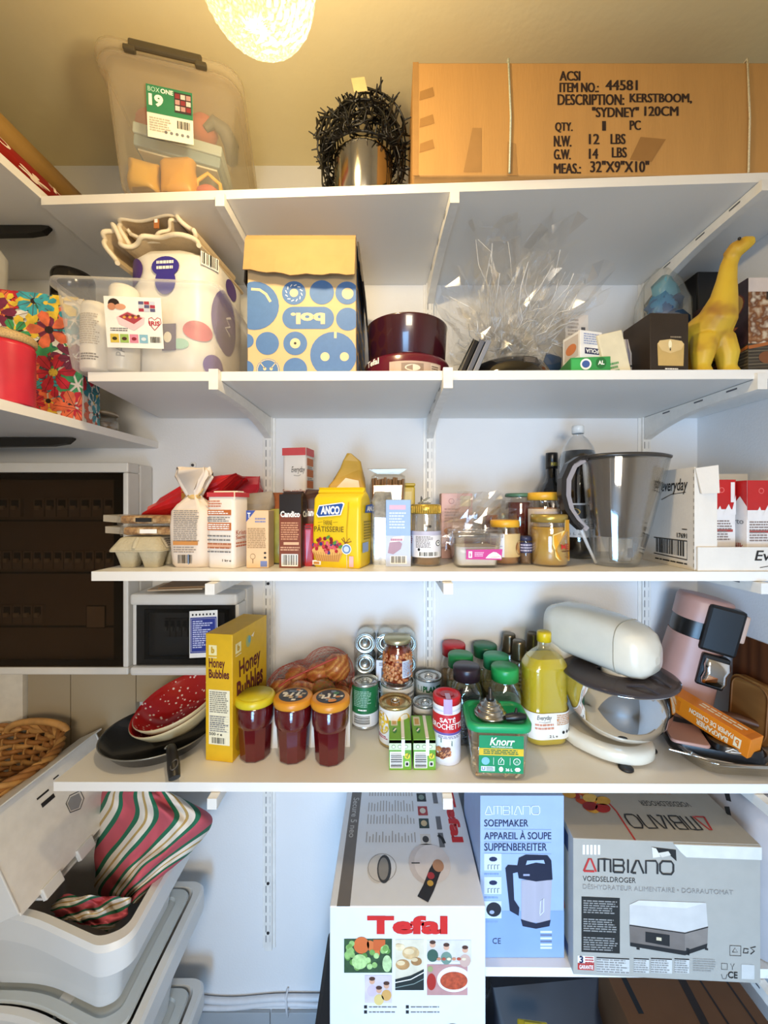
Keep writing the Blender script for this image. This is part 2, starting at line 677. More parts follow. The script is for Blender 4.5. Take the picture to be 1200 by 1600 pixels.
def bracket(X, ztop, label, tip=.868, lip=.0, dx=0.0, th=.021, hw=.066, drop=.0):
    t = thing('shelf_bracket', label, 'shelf bracket', (X, BACK, EYE + ztop - T - .0015), group='white shelf brackets')
    L = BACK - tip
    prof = []
    n = 14
    for i in range(n + 1):
        a = i / n
        y = -.016 - (L - .016) * a
        h = .024 + (hw - .024) * max(0, 1 - a / .75) ** 2.2
        prof.append((y, -h))
    ring = [Vector((0, -.016, 0)), Vector((0, -L, 0))] if not lip else [Vector((0, -.016, 0)), Vector((0, -L + .012, 0)), Vector((0, -L + .012, lip)), Vector((0, -L, lip))]
    ring = ring + [Vector((0, y, z)) for y, z in reversed(prof)]
    A = [q + Vector((-th / 2 + dx * (-q.y / L), 0, 0)) for q in ring]
    B = [q + Vector((th / 2 + dx * (-q.y / L), 0, 0)) for q in ring]
    mb = MB().loft([A, B], BRK, smooth=False)
    for k in (.25, .55, .8):
        F = Fr((-th / 2 + dx * k - .0003, -L * k, -.009), (0, -.03, 0), (0, 0, .004))
        mb.rect(F, 0, 0, 1, 1, SLOT)
    mb.build('arm', t)
    MB().box(-.006, .006, -.016, -.002, -hw, -.004, BRK, .001).build('hook_plate', t)


XL, XM, XR = -.397, .126, .828
bracket(XL, S5, 'white bracket under the top shelf beside the blue circle carton', .905, .006)
bracket(XM, S5, 'white bracket under the top shelf beside the cellophane', .895, .006, .02)
bracket(XR, S5, 'white bracket under the top shelf beside the toy dinosaur', .86, .0, 0, .022, .07)
bracket(XL, S4, 'white bracket carrying the second shelf under the clear tub', .872, .022)
bracket(XM, S4, 'white bracket carrying the second shelf under the burgundy pans', .862, .022)
bracket(XR, S4, 'white bracket carrying the second shelf above the water jug', .87, .012, .0, .022, .07)
bracket(XL, S3, 'white bracket under the flour and sugar shelf beside the small fuse box', .855)
bracket(XM, S3, 'white bracket under the flour and sugar shelf behind the cans', .86)
bracket(XR, S3, 'white bracket under the flour and sugar shelf above the pink coffee machine', .862)
bracket(XL, S2, 'white bracket tip under the mixer shelf beside the striped cloth', .865)
bracket(XM, S2, 'white bracket tip under the mixer shelf over the pressure cooker carton', .865)
bracket(XR, S2, 'white bracket tip under the mixer shelf over the food dryer carton', .845)
bracket(XR, S1, 'white bracket sticking out under the lowest shelf', .80)
DB = C('14110e', .5)
for (z, Y, ln, lab) in ((.726, 1.03, .55, 'dark pointed bracket under the upper side shelf'), (.177, 1.07, .58, 'dark pointed bracket under the lower side shelf')):
    mb = MB()
    ring = lambda x, h, w: [Vector((x, -w, -h)), Vector((x, w, -h)), Vector((x, w, 0)), Vector((x, -w, 0))]
    mb.loft([ring(0, .05, .009), ring(ln * .5, .026, .009), ring(ln * .9, .022, .009), ring(ln * .97, .016, .009), ring(ln, .004, .006)], DB, smooth=False)
    tag(mb.build('shelf_bracket', None, (LEFTX + .002, Y, EYE + z + .008)), lab, 'shelf bracket', 'dark side brackets')

# ---------------------------------------------------------------- pendant lamp
t = thing('pendant_lamp', 'lit round lamp of dimpled glass hanging from the ceiling', 'lamp', (-.188, .55, EYE + .735))
mt, nt, out = newmat('dimpled_lit_glass')
pb = nt.nodes.new('ShaderNodeBsdfPrincipled'); tr = nt.nodes.new('ShaderNodeBsdfTransparent'); mx = nt.nodes.new('ShaderNodeMixShader')
vo = nt.nodes.new('ShaderNodeTexVoronoi'); tc = nt.nodes.new('ShaderNodeTexCoord'); cr = nt.nodes.new('ShaderNodeValToRGB')
vo.inputs['Scale'].default_value = 150
vo.feature = 'DISTANCE_TO_EDGE'
cr.color_ramp.elements[0].color = lin('9a7f3c') + [1]; cr.color_ramp.elements[0].position = .0
cr.color_ramp.elements[1].color = lin('fff8dc') + [1]; cr.color_ramp.elements[1].position = .42
nt.links.new(tc.outputs['Object'], vo.inputs['Vector']); nt.links.new(vo.outputs['Distance'], cr.inputs['Fac'])
pb.inputs['Roughness'].default_value = .2
pb.inputs['Base Color'].default_value = (.03, .028, .02, 1); nt.links.new(cr.outputs[0], pb.inputs['Emission Color'])
pb.inputs['Emission Strength'].default_value = 1.15
tr.inputs[0].default_value = (1, .95, .85, 1)
mx.inputs[0].default_value = .72
nt.links.new(tr.outputs[0], mx.inputs[1]); nt.links.new(pb.outputs[0], mx.inputs[2]); nt.links.new(mx.outputs[0], out.inputs[0])
mb = MB()
N = 30
rows = []
vs, fs = [], []
rnd = random.Random(3)
for i in range(N + 1):
    th = .28 + (pi - .28) * i / N
    for j in range(2 * N):
        r = .074 + (.0016 if (i + j) % 2 else -.0004) + rnd.uniform(-.0006, .0006)
        a = 2 * pi * (j + .5 * (i % 2)) / (2 * N)
        vs.append((1.05 * r * sin(th) * cos(a), 1.05 * r * sin(th) * sin(a), .86 * r * cos(th)))
for i in range(N):
    for j in range(2 * N):
        a, b = i * 2 * N + j, i * 2 * N + (j + 1) % (2 * N)
        fs.append((a, b, b + 2 * N, a + 2 * N))
mb.add(vs, fs, mt, False)
mb.build('glass_shade', t)
MB().lathe([(0, .12), (.018, .12), (.026, .09), (.026, .07), (.018, .066), (0, .066)], C('d9d2bd', .4), 24).build('holder', t)
MB().tube([(0, 0, .11), (0, 0, CEIL - .735 - .002)], .003, C('e8e4d8', .5), 8).build('cord', t)
MB().lathe([(0, CEIL - .765), (.035, CEIL - .765), (.05, CEIL - .745), (.05, CEIL - .736), (0, CEIL - .736)], C('e8e4d8', .5), 24).build('ceiling_rose', t)
bulb = C('fff0c4', .4, emit=1.5)
MB().ball((0, 0, .02), .022, bulb, 12).build('bulb', t)
pl = bpy.data.lights.new('bulb_light', 'POINT')
pl.energy = 50
pl.color = (1.0, .80, .50)
pl.shadow_soft_size = .045
po = bpy.data.objects.new('bulb_light', pl)
po.location = (0, 0, -.015)
po.parent = t
COL.objects.link(po)

# ---------------------------------------------------------------- fuse boxes
CASE = C('d8d6d0', .4, n=.02)
SMOKE = clear('d8c8b4', .015, .12, .05, thru='c2b5a6')
PLATE = C('8a8176', .5)
GASK = C('100e0d', .6)


def breakers(mb, x0, x1, z0, z1, y, n, gap=(), dk='2c2a28'):
    w = (x1 - x0) / n
    for i in range(n):
        if i in gap:
            continue
        a = x0 + i * w
        mb.box(a + w * .06, a + w * .94, y - .012, y, z0, z1, C('98928a', .5), .001)
        mb.box(a + w * .2, a + w * .8, y - .013, y - .011, z0 + (z1 - z0) * .5, z0 + (z1 - z0) * .92, C(dk, .5))
        mb.box(a + w * .3, a + w * .7, y - .02, y - .011, z0 + (z1 - z0) * .38, z0 + (z1 - z0) * .6, C('b9b4ac', .5), .001)


t = thing('fuse_box', 'large grey electrical cabinet with a dark see-through door and rows of switches', 'fuse box', (-1.1, BACK - .001, EYE - .186))
x0, x1, z0, z1, yf = -.33, .324, -.314, .314, -.122
mb = MB()
mb.box(x0, x1, -.07, 0, z0, z1, CASE, .008)
for a, b, c, d in ((x0, x1, z1 - .03, z1), (x0, x1, z0, z0 + .022), (x1 - .016, x1, z0 + .0221, z1 - .0301), (x0, x0 + .016, z0 + .0221, z1 - .0301)):
    mb.box(a, b, yf, -.0701, c, d, CASE, .004)
mb.build('housing', t)
MB().box(x0 + .017, x1 - .017, -.0745, -.0705, z0 + .023, z1 - .031, PLATE).build('inner_plate', t)
mb = MB()
for a, b, c, d in ((x0 + .017, x1 - .017, z1 - .05, z1 - .031), (x0 + .017, x1 - .017, z0 + .023, z0 + .04), (x1 - .05, x1 - .017, z0 + .0401, z1 - .0501)):
    mb.box(a, b, -.112, -.104, c, d, GASK, .001)
mb.build('door_gasket', t)
for zc, n, gp, lab in ((.18, 14, (0, 1, 6), ''), (.02, 16, (), ''), (-.145, 16, (9, 10, 11, 12, 13, 14, 15), '')):
    mb = MB()
    breakers(mb, -.24, .26, zc - .028, zc + .028, -.0747, n, gp)
    mb.box(-.31, .285, -.0772, -.0747, zc - .043, zc - .037, GASK)
    mb.build('breaker_row', t)
mb = MB().box(.165, .225, -.0775, -.0747, -.19, -.12, GASK).box(.168, .222, -.0785, -.0774, -.187, -.123, C('b5aca0', .6))
mb.build('circuit_card', t)
MB().box(x0 + .017, x1 - .017, -.1195, -.1165, z0 + .023, z1 - .031, SMOKE).build('door', t)

t = thing('fuse_box', 'small grey fuse box under the third shelf with a blue notice on its door', 'fuse box', (-.607, BACK - .001, EYE - .378))
mb = MB()
mb.box(-.158, .158, -.06, 0, -.12, .12, CASE, .006)
mb.box(-.157, .157, -.135, -.0601, .086, .12, CASE, .008)
mb.box(-.157, .157, -.135, -.0601, -.12, -.094, CASE, .008)
mb.box(.146, .157, -.12, -.0601, -.0939, .0859, CASE, .003)
mb.box(-.157, -.146, -.12, -.0601, -.0939, .0859, CASE, .003)
mb.build('housing', t)
MB().box(-.145, .145, -.064, -.0601, -.093, .085, C('a2a2a2', .5)).build('inner_plate', t)
mb = MB()
for a, b, c, d in ((-.125, .125, .06, .07), (-.125, .125, -.078, -.068), (-.125, -.113, -.0679, .0599), (.113, .125, -.0679, .0599)):
    mb.box(a, b, -.117, -.11, c, d, GASK, .001)
mb.build('door_gasket', t)
mb = MB()
breakers(mb, -.09, .02, -.026, .03, -.0642, 6, (), '1c1c1c')
mb.build('breaker_row', t)
MB().box(-.1455, .1455, -.1205, -.118, -.093, .085, clear('ffffff', .015, .12, .06, thru='b4b3b2')).build('door', t)
mb = MB()
F = Fr((.012, -.1212, -.072), (.083, 0, .004), (0, 0, .138))
mb.rect(F, 0, 0, 1, 1, PAPER, .0006)
mb.rect(F, .03, .1, .97, .86, C('22338c', .5), .001)
mb.line(F, [(.07, .13), (.93, .13), (.93, .83), (.07, .83)], .001, PAPER, .0013, True)
mb.small(F, .12, .2, .88, .8, 13, C('c9cfee', .6), rag=.6, h=.0014)
for i in range(7):
    mb.ell(F, .12 + i * .125, .92, .035, .025, INK, .0012, 6)
mb.build('notice', t)['label'] = 'blue printed notice'
t = tag(MB().box(-.075, .075, -.06, .05, 0, .004, C('b9a183', .7)).box(-.05, .08, -.05, .055, .0045, .009, C('8a6a48', .7)).jit(.003, 20).build('envelope', None, (-.64, 1.2, EYE - .2485), 8),
        'brown envelope lying on top of the small fuse box', 'envelope')

# ================================================================= TOP SHELF
MILK = clear('f1ead8', .10, .45, .35, thru='fbf6ea')
MILK2 = clear('f2f2f2', .17, .5, .35, thru='fafafa')


def tub(t, w0, d0, w1, d1, H, mat, rim=.012, r=.04, lip=.012):
    """tapered see-through tub, open above, with a turned-out rim"""
    mb = MB()
    rings = [rr(w0 - .02, d0 - .02, r * .8, .0), rr(w0, d0, r, .008)]
    for k in (.3, .6, .9):
        rings.append(rr(w0 + (w1 - w0) * k, d0 + (d1 - d0) * k, r, H * k))
    rings += [rr(w1, d1, r, H - lip), rr(w1 + rim * 2, d1 + rim * 2, r + rim, H - lip + .001), rr(w1 + rim * 2, d1 + rim * 2, r + rim, H), rr(w1 - .002, d1 - .002, r, H)]
    mb.loft(rings, mat, True, False, True)
    return mb.build('body', t)


# --- clear box with handles
t = thing('storage_box', 'clear lidded storage box with dark clip and green label on the top shelf', 'storage box', (-.548, 1.065, EYE + S5 + .001), 13)
tub(t, .235, .31, .285, .355, .262, MILK)
mb = MB()
mb.loft([rr(.312, .382, .05, .2635), rr(.318, .388, .05, .27), rr(.316, .386, .05, .284), rr(.29, .36, .045, .288)], MILK, True, True)
mb.build('lid', t)
DK = C('4a4130', .4)
for sy in (-1, 1):
    mb = MB()
    mb.box(-.075, .075, sy * .198 - .005, sy * .198 + .005, .262, .281, DK, .004)
    mb.box(-.085, -.06, sy * .197 - .006, sy * .197 + .006, .254, .266, DK, .003)
    mb.box(.06, .085, sy * .197 - .006, sy * .197 + .006, .254, .266, DK, .003)
    mb.build('clip_handle', t)
mb = MB()
F = Fr((-.045, -.171, .098), (.096, 0, 0), (0, -.012, .108))
mb.rect(F, 0, 0, 1, 1, C('efe9d8', .5), 0)
mb.rect(F, 0, .47, 1, 1, C('2f7f58', .5), .0006)
mb.tx(F, 'BOX', .04, .87, .29, .96, C('bfe0cd', .5), .0, h=.001)
mb.tx(F, 'ONE', .31, .87, .58, .96, PAPER, .03, h=.001)
mb.tx(F, '19', .05, .6, .36, .83, PAPER, .05, h=.001)
mb.rect(F, .6, .56, .97, .95, C('3a2f33', .5), .001)
for i in range(3):
    for j in range(3):
        mb.rect(F, .62 + j * .12, .6 + i * .115, .72 + j * .12, .69 + i * .115, C(('d8c8c0', 'b98f8a', '8a3038')[(i + j) % 3], .5), .0014)
mb.small(F, .05, .12, .55, .4, 6, C('b5ad9c', .6), h=.001)
mb.bars(F, .63, .24, .95, .42, INK, None, 16, h=.001)
for i in range(5):
    mb.ell(F, .4 + i * .12, .14, .035, None, GREYINK, .001, 8)
mb.build('label', t)['label'] = 'green and white size label'

BX = Matrix.Translation((-.548, 1.065, EYE + S5 + .001)) @ Matrix.Rotation(R_(13), 4, 'Z')
pos = lambda x, y, z: BX @ Vector((x, y, z))
mb = MB().box(-.098, .098, -.12, .13, 0, .026, C('7f98a8', .5), .004).box(-.1, .1, -.122, .132, .0262, .05, C('a9bcc4', .5), .003).box(-.09, .09, -.11, .12, -.004, -.0001, C('d9d4c4', .5))
tag(mb.build('file_box', None, pos(0, .01, .132), rot=(R_(8), R_(6), R_(13))), 'flat grey blue box inside the clear lidded storage box', 'box')
pk = C('b8624a', .7)


def balls(x, y, z, r, lab):
    mb = MB()
    n = 20
    prof = [(0 if i in (0, n) else r * sin(pi * i / n) * (1 + .035 * (-1) ** i), -r * cos(pi * i / n)) for i in range(n + 1)]
    mb.lathe(prof, pk, 24)
    return tag(mb.build('paper_lantern', None, pos(x, y, z), rot=(R_(60), R_(20), 0)), lab, 'paper lantern', 'pink ribbed lanterns')


balls(.05, -.07, .226, .034, 'higher pink ribbed paper lantern inside the clear lidded storage box')
balls(-.078, -.06, .221, .032, 'lower pink ribbed paper lantern inside the clear lidded storage box')
mb = MB().tube([pos(.06, -.1, .205), pos(.08, -.105, .222), pos(.105, -.1, .21), pos(.118, -.08, .195), pos(.112, -.03, .19)], [.008, .014, .018, .02, .015], C('6c6a60', .6), 8)
tag(mb.build('hand_strap'), 'grey curved strap beside the paper lanterns in the clear box', 'strap')


def bag(name, label, cat, loc, w, d, h, mat, rz=0, top=.35, seed=1, amp=.006, fn=None, rot=None, group=None, smooth=True, sc=30, n=6, taper=.95, ruf=0.0):
    """soft filled bag whose upper end narrows to a crimped edge"""
    mb = MB()
    rings = []
    for k, a, b in ((0, .86, .8), (.03, .97, .95), (.2, 1, 1), (.45, 1, 1), (.66, .98, .92), (.8, taper, .6), (.9, taper * .98, .3), (1, taper, .08)):
        rings.append(rr(w * a, d * b, min(w, d) * .3 * b, h * k, n))
    mb.loft(rings, mat, True, True, smooth)
    for i, q in enumerate(mb.v):
        if ruf and q.z > h * .7:
            mb.v[i] = q + Vector((0, .3 * ruf * noise.noise(Vector((q.x * 40, 2, seed))), (q.z / h - .7) / .3 * ruf * (noise.noise(Vector((q.x * 26, q.y * 9, seed))) - .3)))
    mb.jit(amp, sc, seed)
    z = min(q.z for q in mb.v)
    mb.v = [q - Vector((0, 0, z)) for q in mb.v]
    if fn:
        fn(mb, faces(w, d + amp * .8, h))
    return tag(mb.build(name, None, loc, rz, rot), label, cat, group)


bag('plastic_bag', 'small yellow plastic bag in the corner of the clear lidded storage box', 'bag', pos(-.075, -.085, .012), .072, .09, .088, C('c9a043', .4), 13, seed=3, amp=.01)
bag('plastic_bag', 'golden yellow knotted plastic bag inside the clear lidded storage box', 'bag', pos(.002, -.085, .012), .078, .09, .112, C('cf9a3c', .4), 13, seed=5, amp=.012)
mb = MB().box(-.035, .035, -.004, .004, 0, .03, C('8a9a5a', .6)).tx(Fr((-.035, -.0045, 0), (.07, 0, 0), (0, 0, .03)), 'Sea', .3, .3, .75, .75, PAPER)
tag(mb.build('seed_packet', None, pos(-.06, -.03, .012 + .045), 13), 'small green packet standing behind the yellow bags in the clear box', 'packet')
mb = MB()
mb.ball((0, 0, .025), .028, C('c06a5c', .5), 12, k=(1.1, .8, .9))
mb.tube([(-.03, 0, .02), (-.025, -.005, .055), (0, -.008, .075), (.028, -.005, .055), (.032, 0, .02)], .005, C('d8b04c', .5), 8)
tag(mb.build('toy_basket', None, pos(.068, -.1, .012), 13), 'pink pouch with a yellow loop handle inside the clear box', 'pouch')
tag(MB().box(-.014, .014, -.02, .02, 0, .052, C('7fb95a', .5), .003).build('green_carton', None, pos(.1, -.055, .012), 13), 'small bright green carton inside the clear box', 'carton')

# --- string lights in a shiny pot
LX, LY = -.071, 1.0
t = thing('metal_pot', 'shiny metal pot under the tangle of black string lights', 'pot', (LX, LY, EYE + S5 + .001))
MB().lathe([(0, 0), (.066, 0), (.07, .003), (.074, .13), (.0755, .132), (.074, .1335), (.0725, .131), (.069, .006), (0, .005)], C('b9b2a4', .12, 1.0), 48).build('wall', t)
t = thing('string_lights', 'tangled bundle of black string lights heaped in the metal pot', 'string lights', (LX, LY, EYE + S5 + .145))
rnd = random.Random(11)
mb = MB()
wire = C('080706', .45)
for k in range(58):
    a = rnd.uniform(0, 2 * pi)
    el = rnd.uniform(-.2, 1.35)
    p = Vector((cos(a) * cos(el), sin(a) * cos(el), sin(el))) * rnd.uniform(.07, .105) + Vector((0, 0, .015))
    d = Vector((rnd.uniform(-1, 1), rnd.uniform(-1, 1), rnd.uniform(-1, 1)))
    pts = []
    for i in range(26):
        pts.append(p.copy())
        rad = p - Vector((0, 0, .015))
        d = (d + Vector((rnd.gauss(0, .45), rnd.gauss(0, .45), rnd.gauss(0, .45))))
        d = (d - rad.normalized() * d.dot(rad.normalized()) * .9).normalized()
        p = p + d * .014
        rad = p - Vector((0, 0, .015))
        lim = .112 + .012 * sin(5 * a)
        if rad.length > lim:
            p -= rad.normalized() * (rad.length - lim)
        p.x = max(-.118, min(.108, p.x))
        if p.z < .012 and math.hypot(p.x, p.y) < .088:
            h_ = math.hypot(p.x, p.y) + 1e-6
            if h_ > .06:
                p.x *= .089 / h_; p.y *= .089 / h_
            else:
                p.z = .012
        if p.y < -.02 and abs(p.x) < .085:
            p.z = max(p.z, -.012)
        p.z = max(-.12, p.z)
    mb.tube(pts, .0023, wire, 5)
    for i in range(2, 25, 3):
        q = pts[i]
        e = (q - Vector((0, 0, .015))).normalized() + Vector((rnd.gauss(0, .6), rnd.gauss(0, .6), rnd.gauss(0, .6)))
        e2 = q + e.normalized() * rnd.uniform(.014, .026)
        if math.hypot(e2.x, e2.y) < .09 and e2.z < 0:
            continue
        mb.tube([q, e2], [.0026, .0016], wire, 4)
for k, a in enumerate((-2.85, -.2, -.35, 3.3, 2.9)):        # strands hanging down outside the pot
    pts = [Vector((cos(a) * r, sin(a) * r, z)) for r, z in ((.07, .06), (.095, .02), (.1, -.04), (.098, -.09), (.094, -.125))]
    pts = [q + Vector((rnd.gauss(0, .005), rnd.gauss(0, .005), 0)) for q in pts]
    mb.tube(pts, .0021, wire, 5)
    for q in pts[1:]:
        mb.tube([q, q + Vector((rnd.uniform(-.02, .02), rnd.uniform(-.02, .005), rnd.uniform(-.018, .01)))], [.0026, .0016], wire, 4)
mb.build('wire', t)
mb = MB()
F = Fr((-.015, -.118, .045), (.03, .004, .008), (-.008, .01, .042))
mb.box(0, 1, 0, 1, 0, 1, C('d9c48e', .6), M=Matrix(((.03, -.008, 0, -.012), (.004, .01, .0012, -.121), (.008, .042, 0, .045), (0, 0, 0, 1))))
mb.small(F, .15, .2, .85, .85, 4, C('8a7440', .6), h=.002)
mb.build('paper_tag', t)['label'] = 'small cream paper tag'

# --- big kraft carton tied with string
t = thing('cardboard_box', 'long kraft carton tied with string and printed in black capitals', 'cardboard box', (.455, .992, EYE + S5 + .0005))
W, D, H = .812, .229, .255
KRAFT = C('bf9052', .78, n=.05, ns=9, b=.12, bs=70, st=(3, 1, .4))
mb = MB().box(-W / 2, W / 2, -D / 2, D / 2, 0, H, KRAFT, .004)
F = faces(W, D, H)['front']
KI = C('2a1712', .7)
X0, sx, zt = 645, 1 / 567, None
fx = lambda u: (u - 645) * .873 / 610 / W
fy = lambda v: (EYE + (790 - v) * .8775 / 610 - EYE - S5) / H
for s, u0, v0, u1, v1 in (('ACSI', 875, 127, 908, 112), ('ITEM NO.:', 875, 145, 937, 130), ('44581', 947, 142, 998, 126), ('DESCRIPTION:', 872, 165, 977, 148),
                          ('KERSTBOOM,', 985, 163, 1083, 147), ('"SYDNEY"', 926, 184, 1000, 168), ('120CM', 1008, 182, 1062, 167), ('QTY.', 868, 208, 896, 192),
                          ('1', 942, 205, 948, 190), ('PC', 985, 204, 1003, 189), ('N.W.', 866, 230, 894, 213), ('12', 921, 226, 938, 210), ('LBS', 955, 226, 979, 210),
                          ('G.W.', 866, 250, 893, 234), ('14', 921, 249, 936, 233), ('LBS', 957, 247, 981, 231), ('MEAS.:', 866, 272, 909, 256), ('32"X9"X10"', 923, 270, 1016, 252)):
    for dx_ in (0, .0011, .0022):
        mb.tx(F, s, fx(u0) + dx_ / W, fy(v0), fx(u1) + (dx_ - .0022) / W, fy(v1), KI, .0, h=.0008 + dx_ * .02)
mb.rect(F, .0, .0, .016, 1, C('a57c46', .8), .0004)
for v in (.2, .42, .66):
    mb.poly(F, [(.018, v), (.06, v + .04), (.055, v + .12), (.02, v + .08)], C('9f743c', .8), .0006)
mb.poly(F, [(.6, .14), (.66, .12), (.7, .32), (.63, .34)], C('9a6f3a', .8))
mb.poly(F, [(.14, .03), (.19, .03), (.19, .42), (.165, .42)], C('a67c46', .8))
mb.poly(F, [(.26, .0), (.29, .0), (.285, .28), (.262, .3)], C('a87e48', .8))
mb.build('carton', t)
for x, cc in ((-.19, 'c9d2c0'), (.345, 'd8cfb2')):
    mb = MB()
    e = .0035
    mb.tube([(x, -D / 2 - e, .0035), (x + .003, -D / 2 - e, H * .5), (x - .002, -D / 2 - e, H + e), (x, D / 2 + e, H + e), (x, D / 2 + e, .0035)], .0022, C(cc, .7, n=.2, ns=300), 6)
    mb.build('string_tie', t)

# --- rolls of wrapping paper
SH = EYE + .7585
HOL = ramp_mat('red_wrapping_paper', 'Voronoi', [(0, 'f3dcc8'), (.16, 'f3dcc8'), (.17, 'b3271d'), (1, 'b3271d')], .5, scale=(1, 1, 1), const=True)
HOL.node_tree.nodes['Voronoi Texture'].inputs['Scale'].default_value = 26
GOLD = C('c79d55', .45, n=.12, ns=14, st=(1, .3, 1))


def roll(name, label, x, z, r, y0, y1, mat, txt=False):
    mb = MB()
    ring = lambda y, q: [Vector((x + q * cos(-a), y, SH + z + q * sin(-a))) for a in [2 * pi * i / 24 for i in range(24)]]
    mb.loft([ring(y0, r), ring(y1, r), ring(y1, r * .6), ring(y1 - .05, r * .6)], mat, True, True)
    if txt:
        class CyR:
            deg, W, H = 60, .05, .14

            def __init__(s, y):
                s.y = y

            def p(s, u, v, h=0.0):
                a = R_(40 - 75 * u)
                rr_ = r + h
                return Vector((x + rr_ * cos(a), s.y + v * .16, SH + z + rr_ * sin(a)))
        for k, y in enumerate((y0 + .05, y0 + .25, y0 + .45, y0 + .64)):
            for q, s_ in ((.15, 'HO'), (.62, '*')):
                mb.tx(CyR(y + (.0 if q < .5 else .1)), s_, q, .1, q + .4, .6, C('f1ddc6', .5), .02, rot=90, h=.0012)
    return tag(mb.build(name), label, 'wrapping paper')


roll('wrapping_paper_roll', 'red wrapping paper roll with white holiday letters at the shelf edge', -.869, .026, .0255, .32, 1.22, HOL, True)
roll('wrapping_paper_roll', 'golden brown wrapping paper roll lying above the red one', -.897, .0865, .0405, .30, 1.235, GOLD)
roll('wrapping_paper_roll', 'plain brown wrapping paper roll beneath the golden one', -.948, .0285, .028, .34, 1.2, C('a88852', .5))

# ================================================================= LEFT LOWER SIDE SHELF
SL = EYE + .2085
FLOW = ['d8362f', 'c2253a', 'f0c63f', '2f8ea0', '3f9a62', 'e2704a', 'f4efe2', '7a2a4a', '3fa6b4']
t = thing('gift_bag', 'paper gift bag printed with big red, yellow and turquoise flowers', 'gift bag', (-.872, .985, SL), 14)
w, d, h = .20, .085, .305
mb = MB()
mb.loft([rr(w, d, .003, 0, 1), rr(w, d, .003, h * .5, 1), rr(w + .002, d * .9, .003, h, 1), rr(w - .002, d * .86, .003, h, 1), rr(w - .004, d - .006, .003, .01, 1)], C('efe6d8', .45), True, True, False)
rnd = random.Random(8)
for key in ('front', 'right'):
    F = faces(w, d + .001, h)[key]
    for k in range(70 if key == 'front' else 40):
        cx, cy = rnd.uniform(.04, .96), rnd.uniform(.04, .96)
        rad = rnd.uniform(.022, .05)
        cc = C(rnd.choice(FLOW), .45, n=.25, ns=60)
        hh = .0008 + k * .00003
        npet = rnd.choice((5, 6, 7))
        for i in range(npet):
            a = 2 * pi * i / npet + k
            pts = [(cx + rad * q * cos(a + e) / F.W, cy + rad * q * sin(a + e) / F.H) for q, e in ((.12, 0), (.55, -.42), (.85, -.3), (1, 0), (.85, .3), (.55, .42))]
            pts = [(min(1, max(0, x)), min(1, max(0, y))) for x, y in pts]
            mb.poly(F, pts, cc, hh)
            if k % 2:
                mb.line(F, [pts[0], pts[3]], .0012, C('5a1a22', .5), hh + .00002)
        if .1 < cx < .9:
            mb.ell(F, cx, cy, min(rad * .2 / F.W, .1), rad * .2 / F.H, C(rnd.choice(('2a1c1c', '2c6a5c', 'e9c548')), .5), hh + .00002, 8)
mb.build('bag_body', t)
MB().box(-w / 2 + .004, w / 2 - .004, -d * .4, d * .4, h + .0005, h + .002, C('2c1418', .6)).build('top_fold', t)
t = thing('ribbon_spool', 'red ribbed ribbon spool with a glittery beige rim beside the gift bag', 'spool', (-.806, .815, SL))
mb = MB()
pr = [(0, 0), (.048, 0)]
for i in range(24):
    pr += [(.0492, .004 + i * .005), (.0478, .0065 + i * .005)]
mb.lathe(pr + [(.047, .128), (0, .128)], C('c32338', .35, n=.1, ns=20), 40)
mb.build('ribbon', t)
MB().lathe([(0, .1285), (.049, .1285), (.051, .133), (.051, .143), (.046, .148), (0, .146)], C('b99c6c', .6, n=.3, ns=400), 36).build('rim', t)
t = thing('glass_jar', 'small squat glass jar at the far end of the lower side shelf', 'jar', (-.822, 1.1, SL))
MB().lathe([(0, 0), (.042, 0), (.046, .004), (.046, .03), (.043, .036), (.043, .046), (.041, .046)], clear('d8d2c6', .25, .6, .1, b=.3), 32).build('glass', t)
MB().lathe([(0, .0465), (.045, .0465), (.045, .05), (.043, .054), (0, .054)], C('b3a58f', .4, .5), 32).build('lid', t)
MB().lathe([(0, .003), (.041, .003), (.041, .024), (0, .024)], C('6a523c', .7, n=.3, ns=80), 24).build('filling', t)
t = thing('black_flask', 'glossy black flask standing behind the clear tub', 'flask', (-.895, 1.1, SL))
MB().lathe([(0, 0), (.046, 0), (.05, .004), (.05, .36), (.0495, .365)], C('191613', .3), 36).build('body', t)
MB().lathe([(0, .3655), (.0505, .3655), (.0505, .43), (.047, .44), (0, .441)], C('1f1b16', .18), 36).build('cap', t)
t = tag(MB().box(-.09, .09, -.08, .08, 0, .33, C('7a6a50', .7), .003).build('cardboard_box', None, (-1.125, .98, SL)), 'plain brown carton at the outer end of the lower side shelf', 'cardboard box')
mb = MB().loft([rr(.12, .09, .025, 0), rr(.15, .11, .03, .02), rr(.152, .112, .03, .1), rr(.13, .1, .03, .12)], C('d9d6ce', .4))
tag(mb.build('plastic_container', None, (-1.073, .98, SL + .331), 0), 'rounded white plastic container beneath the upper side shelf', 'container')

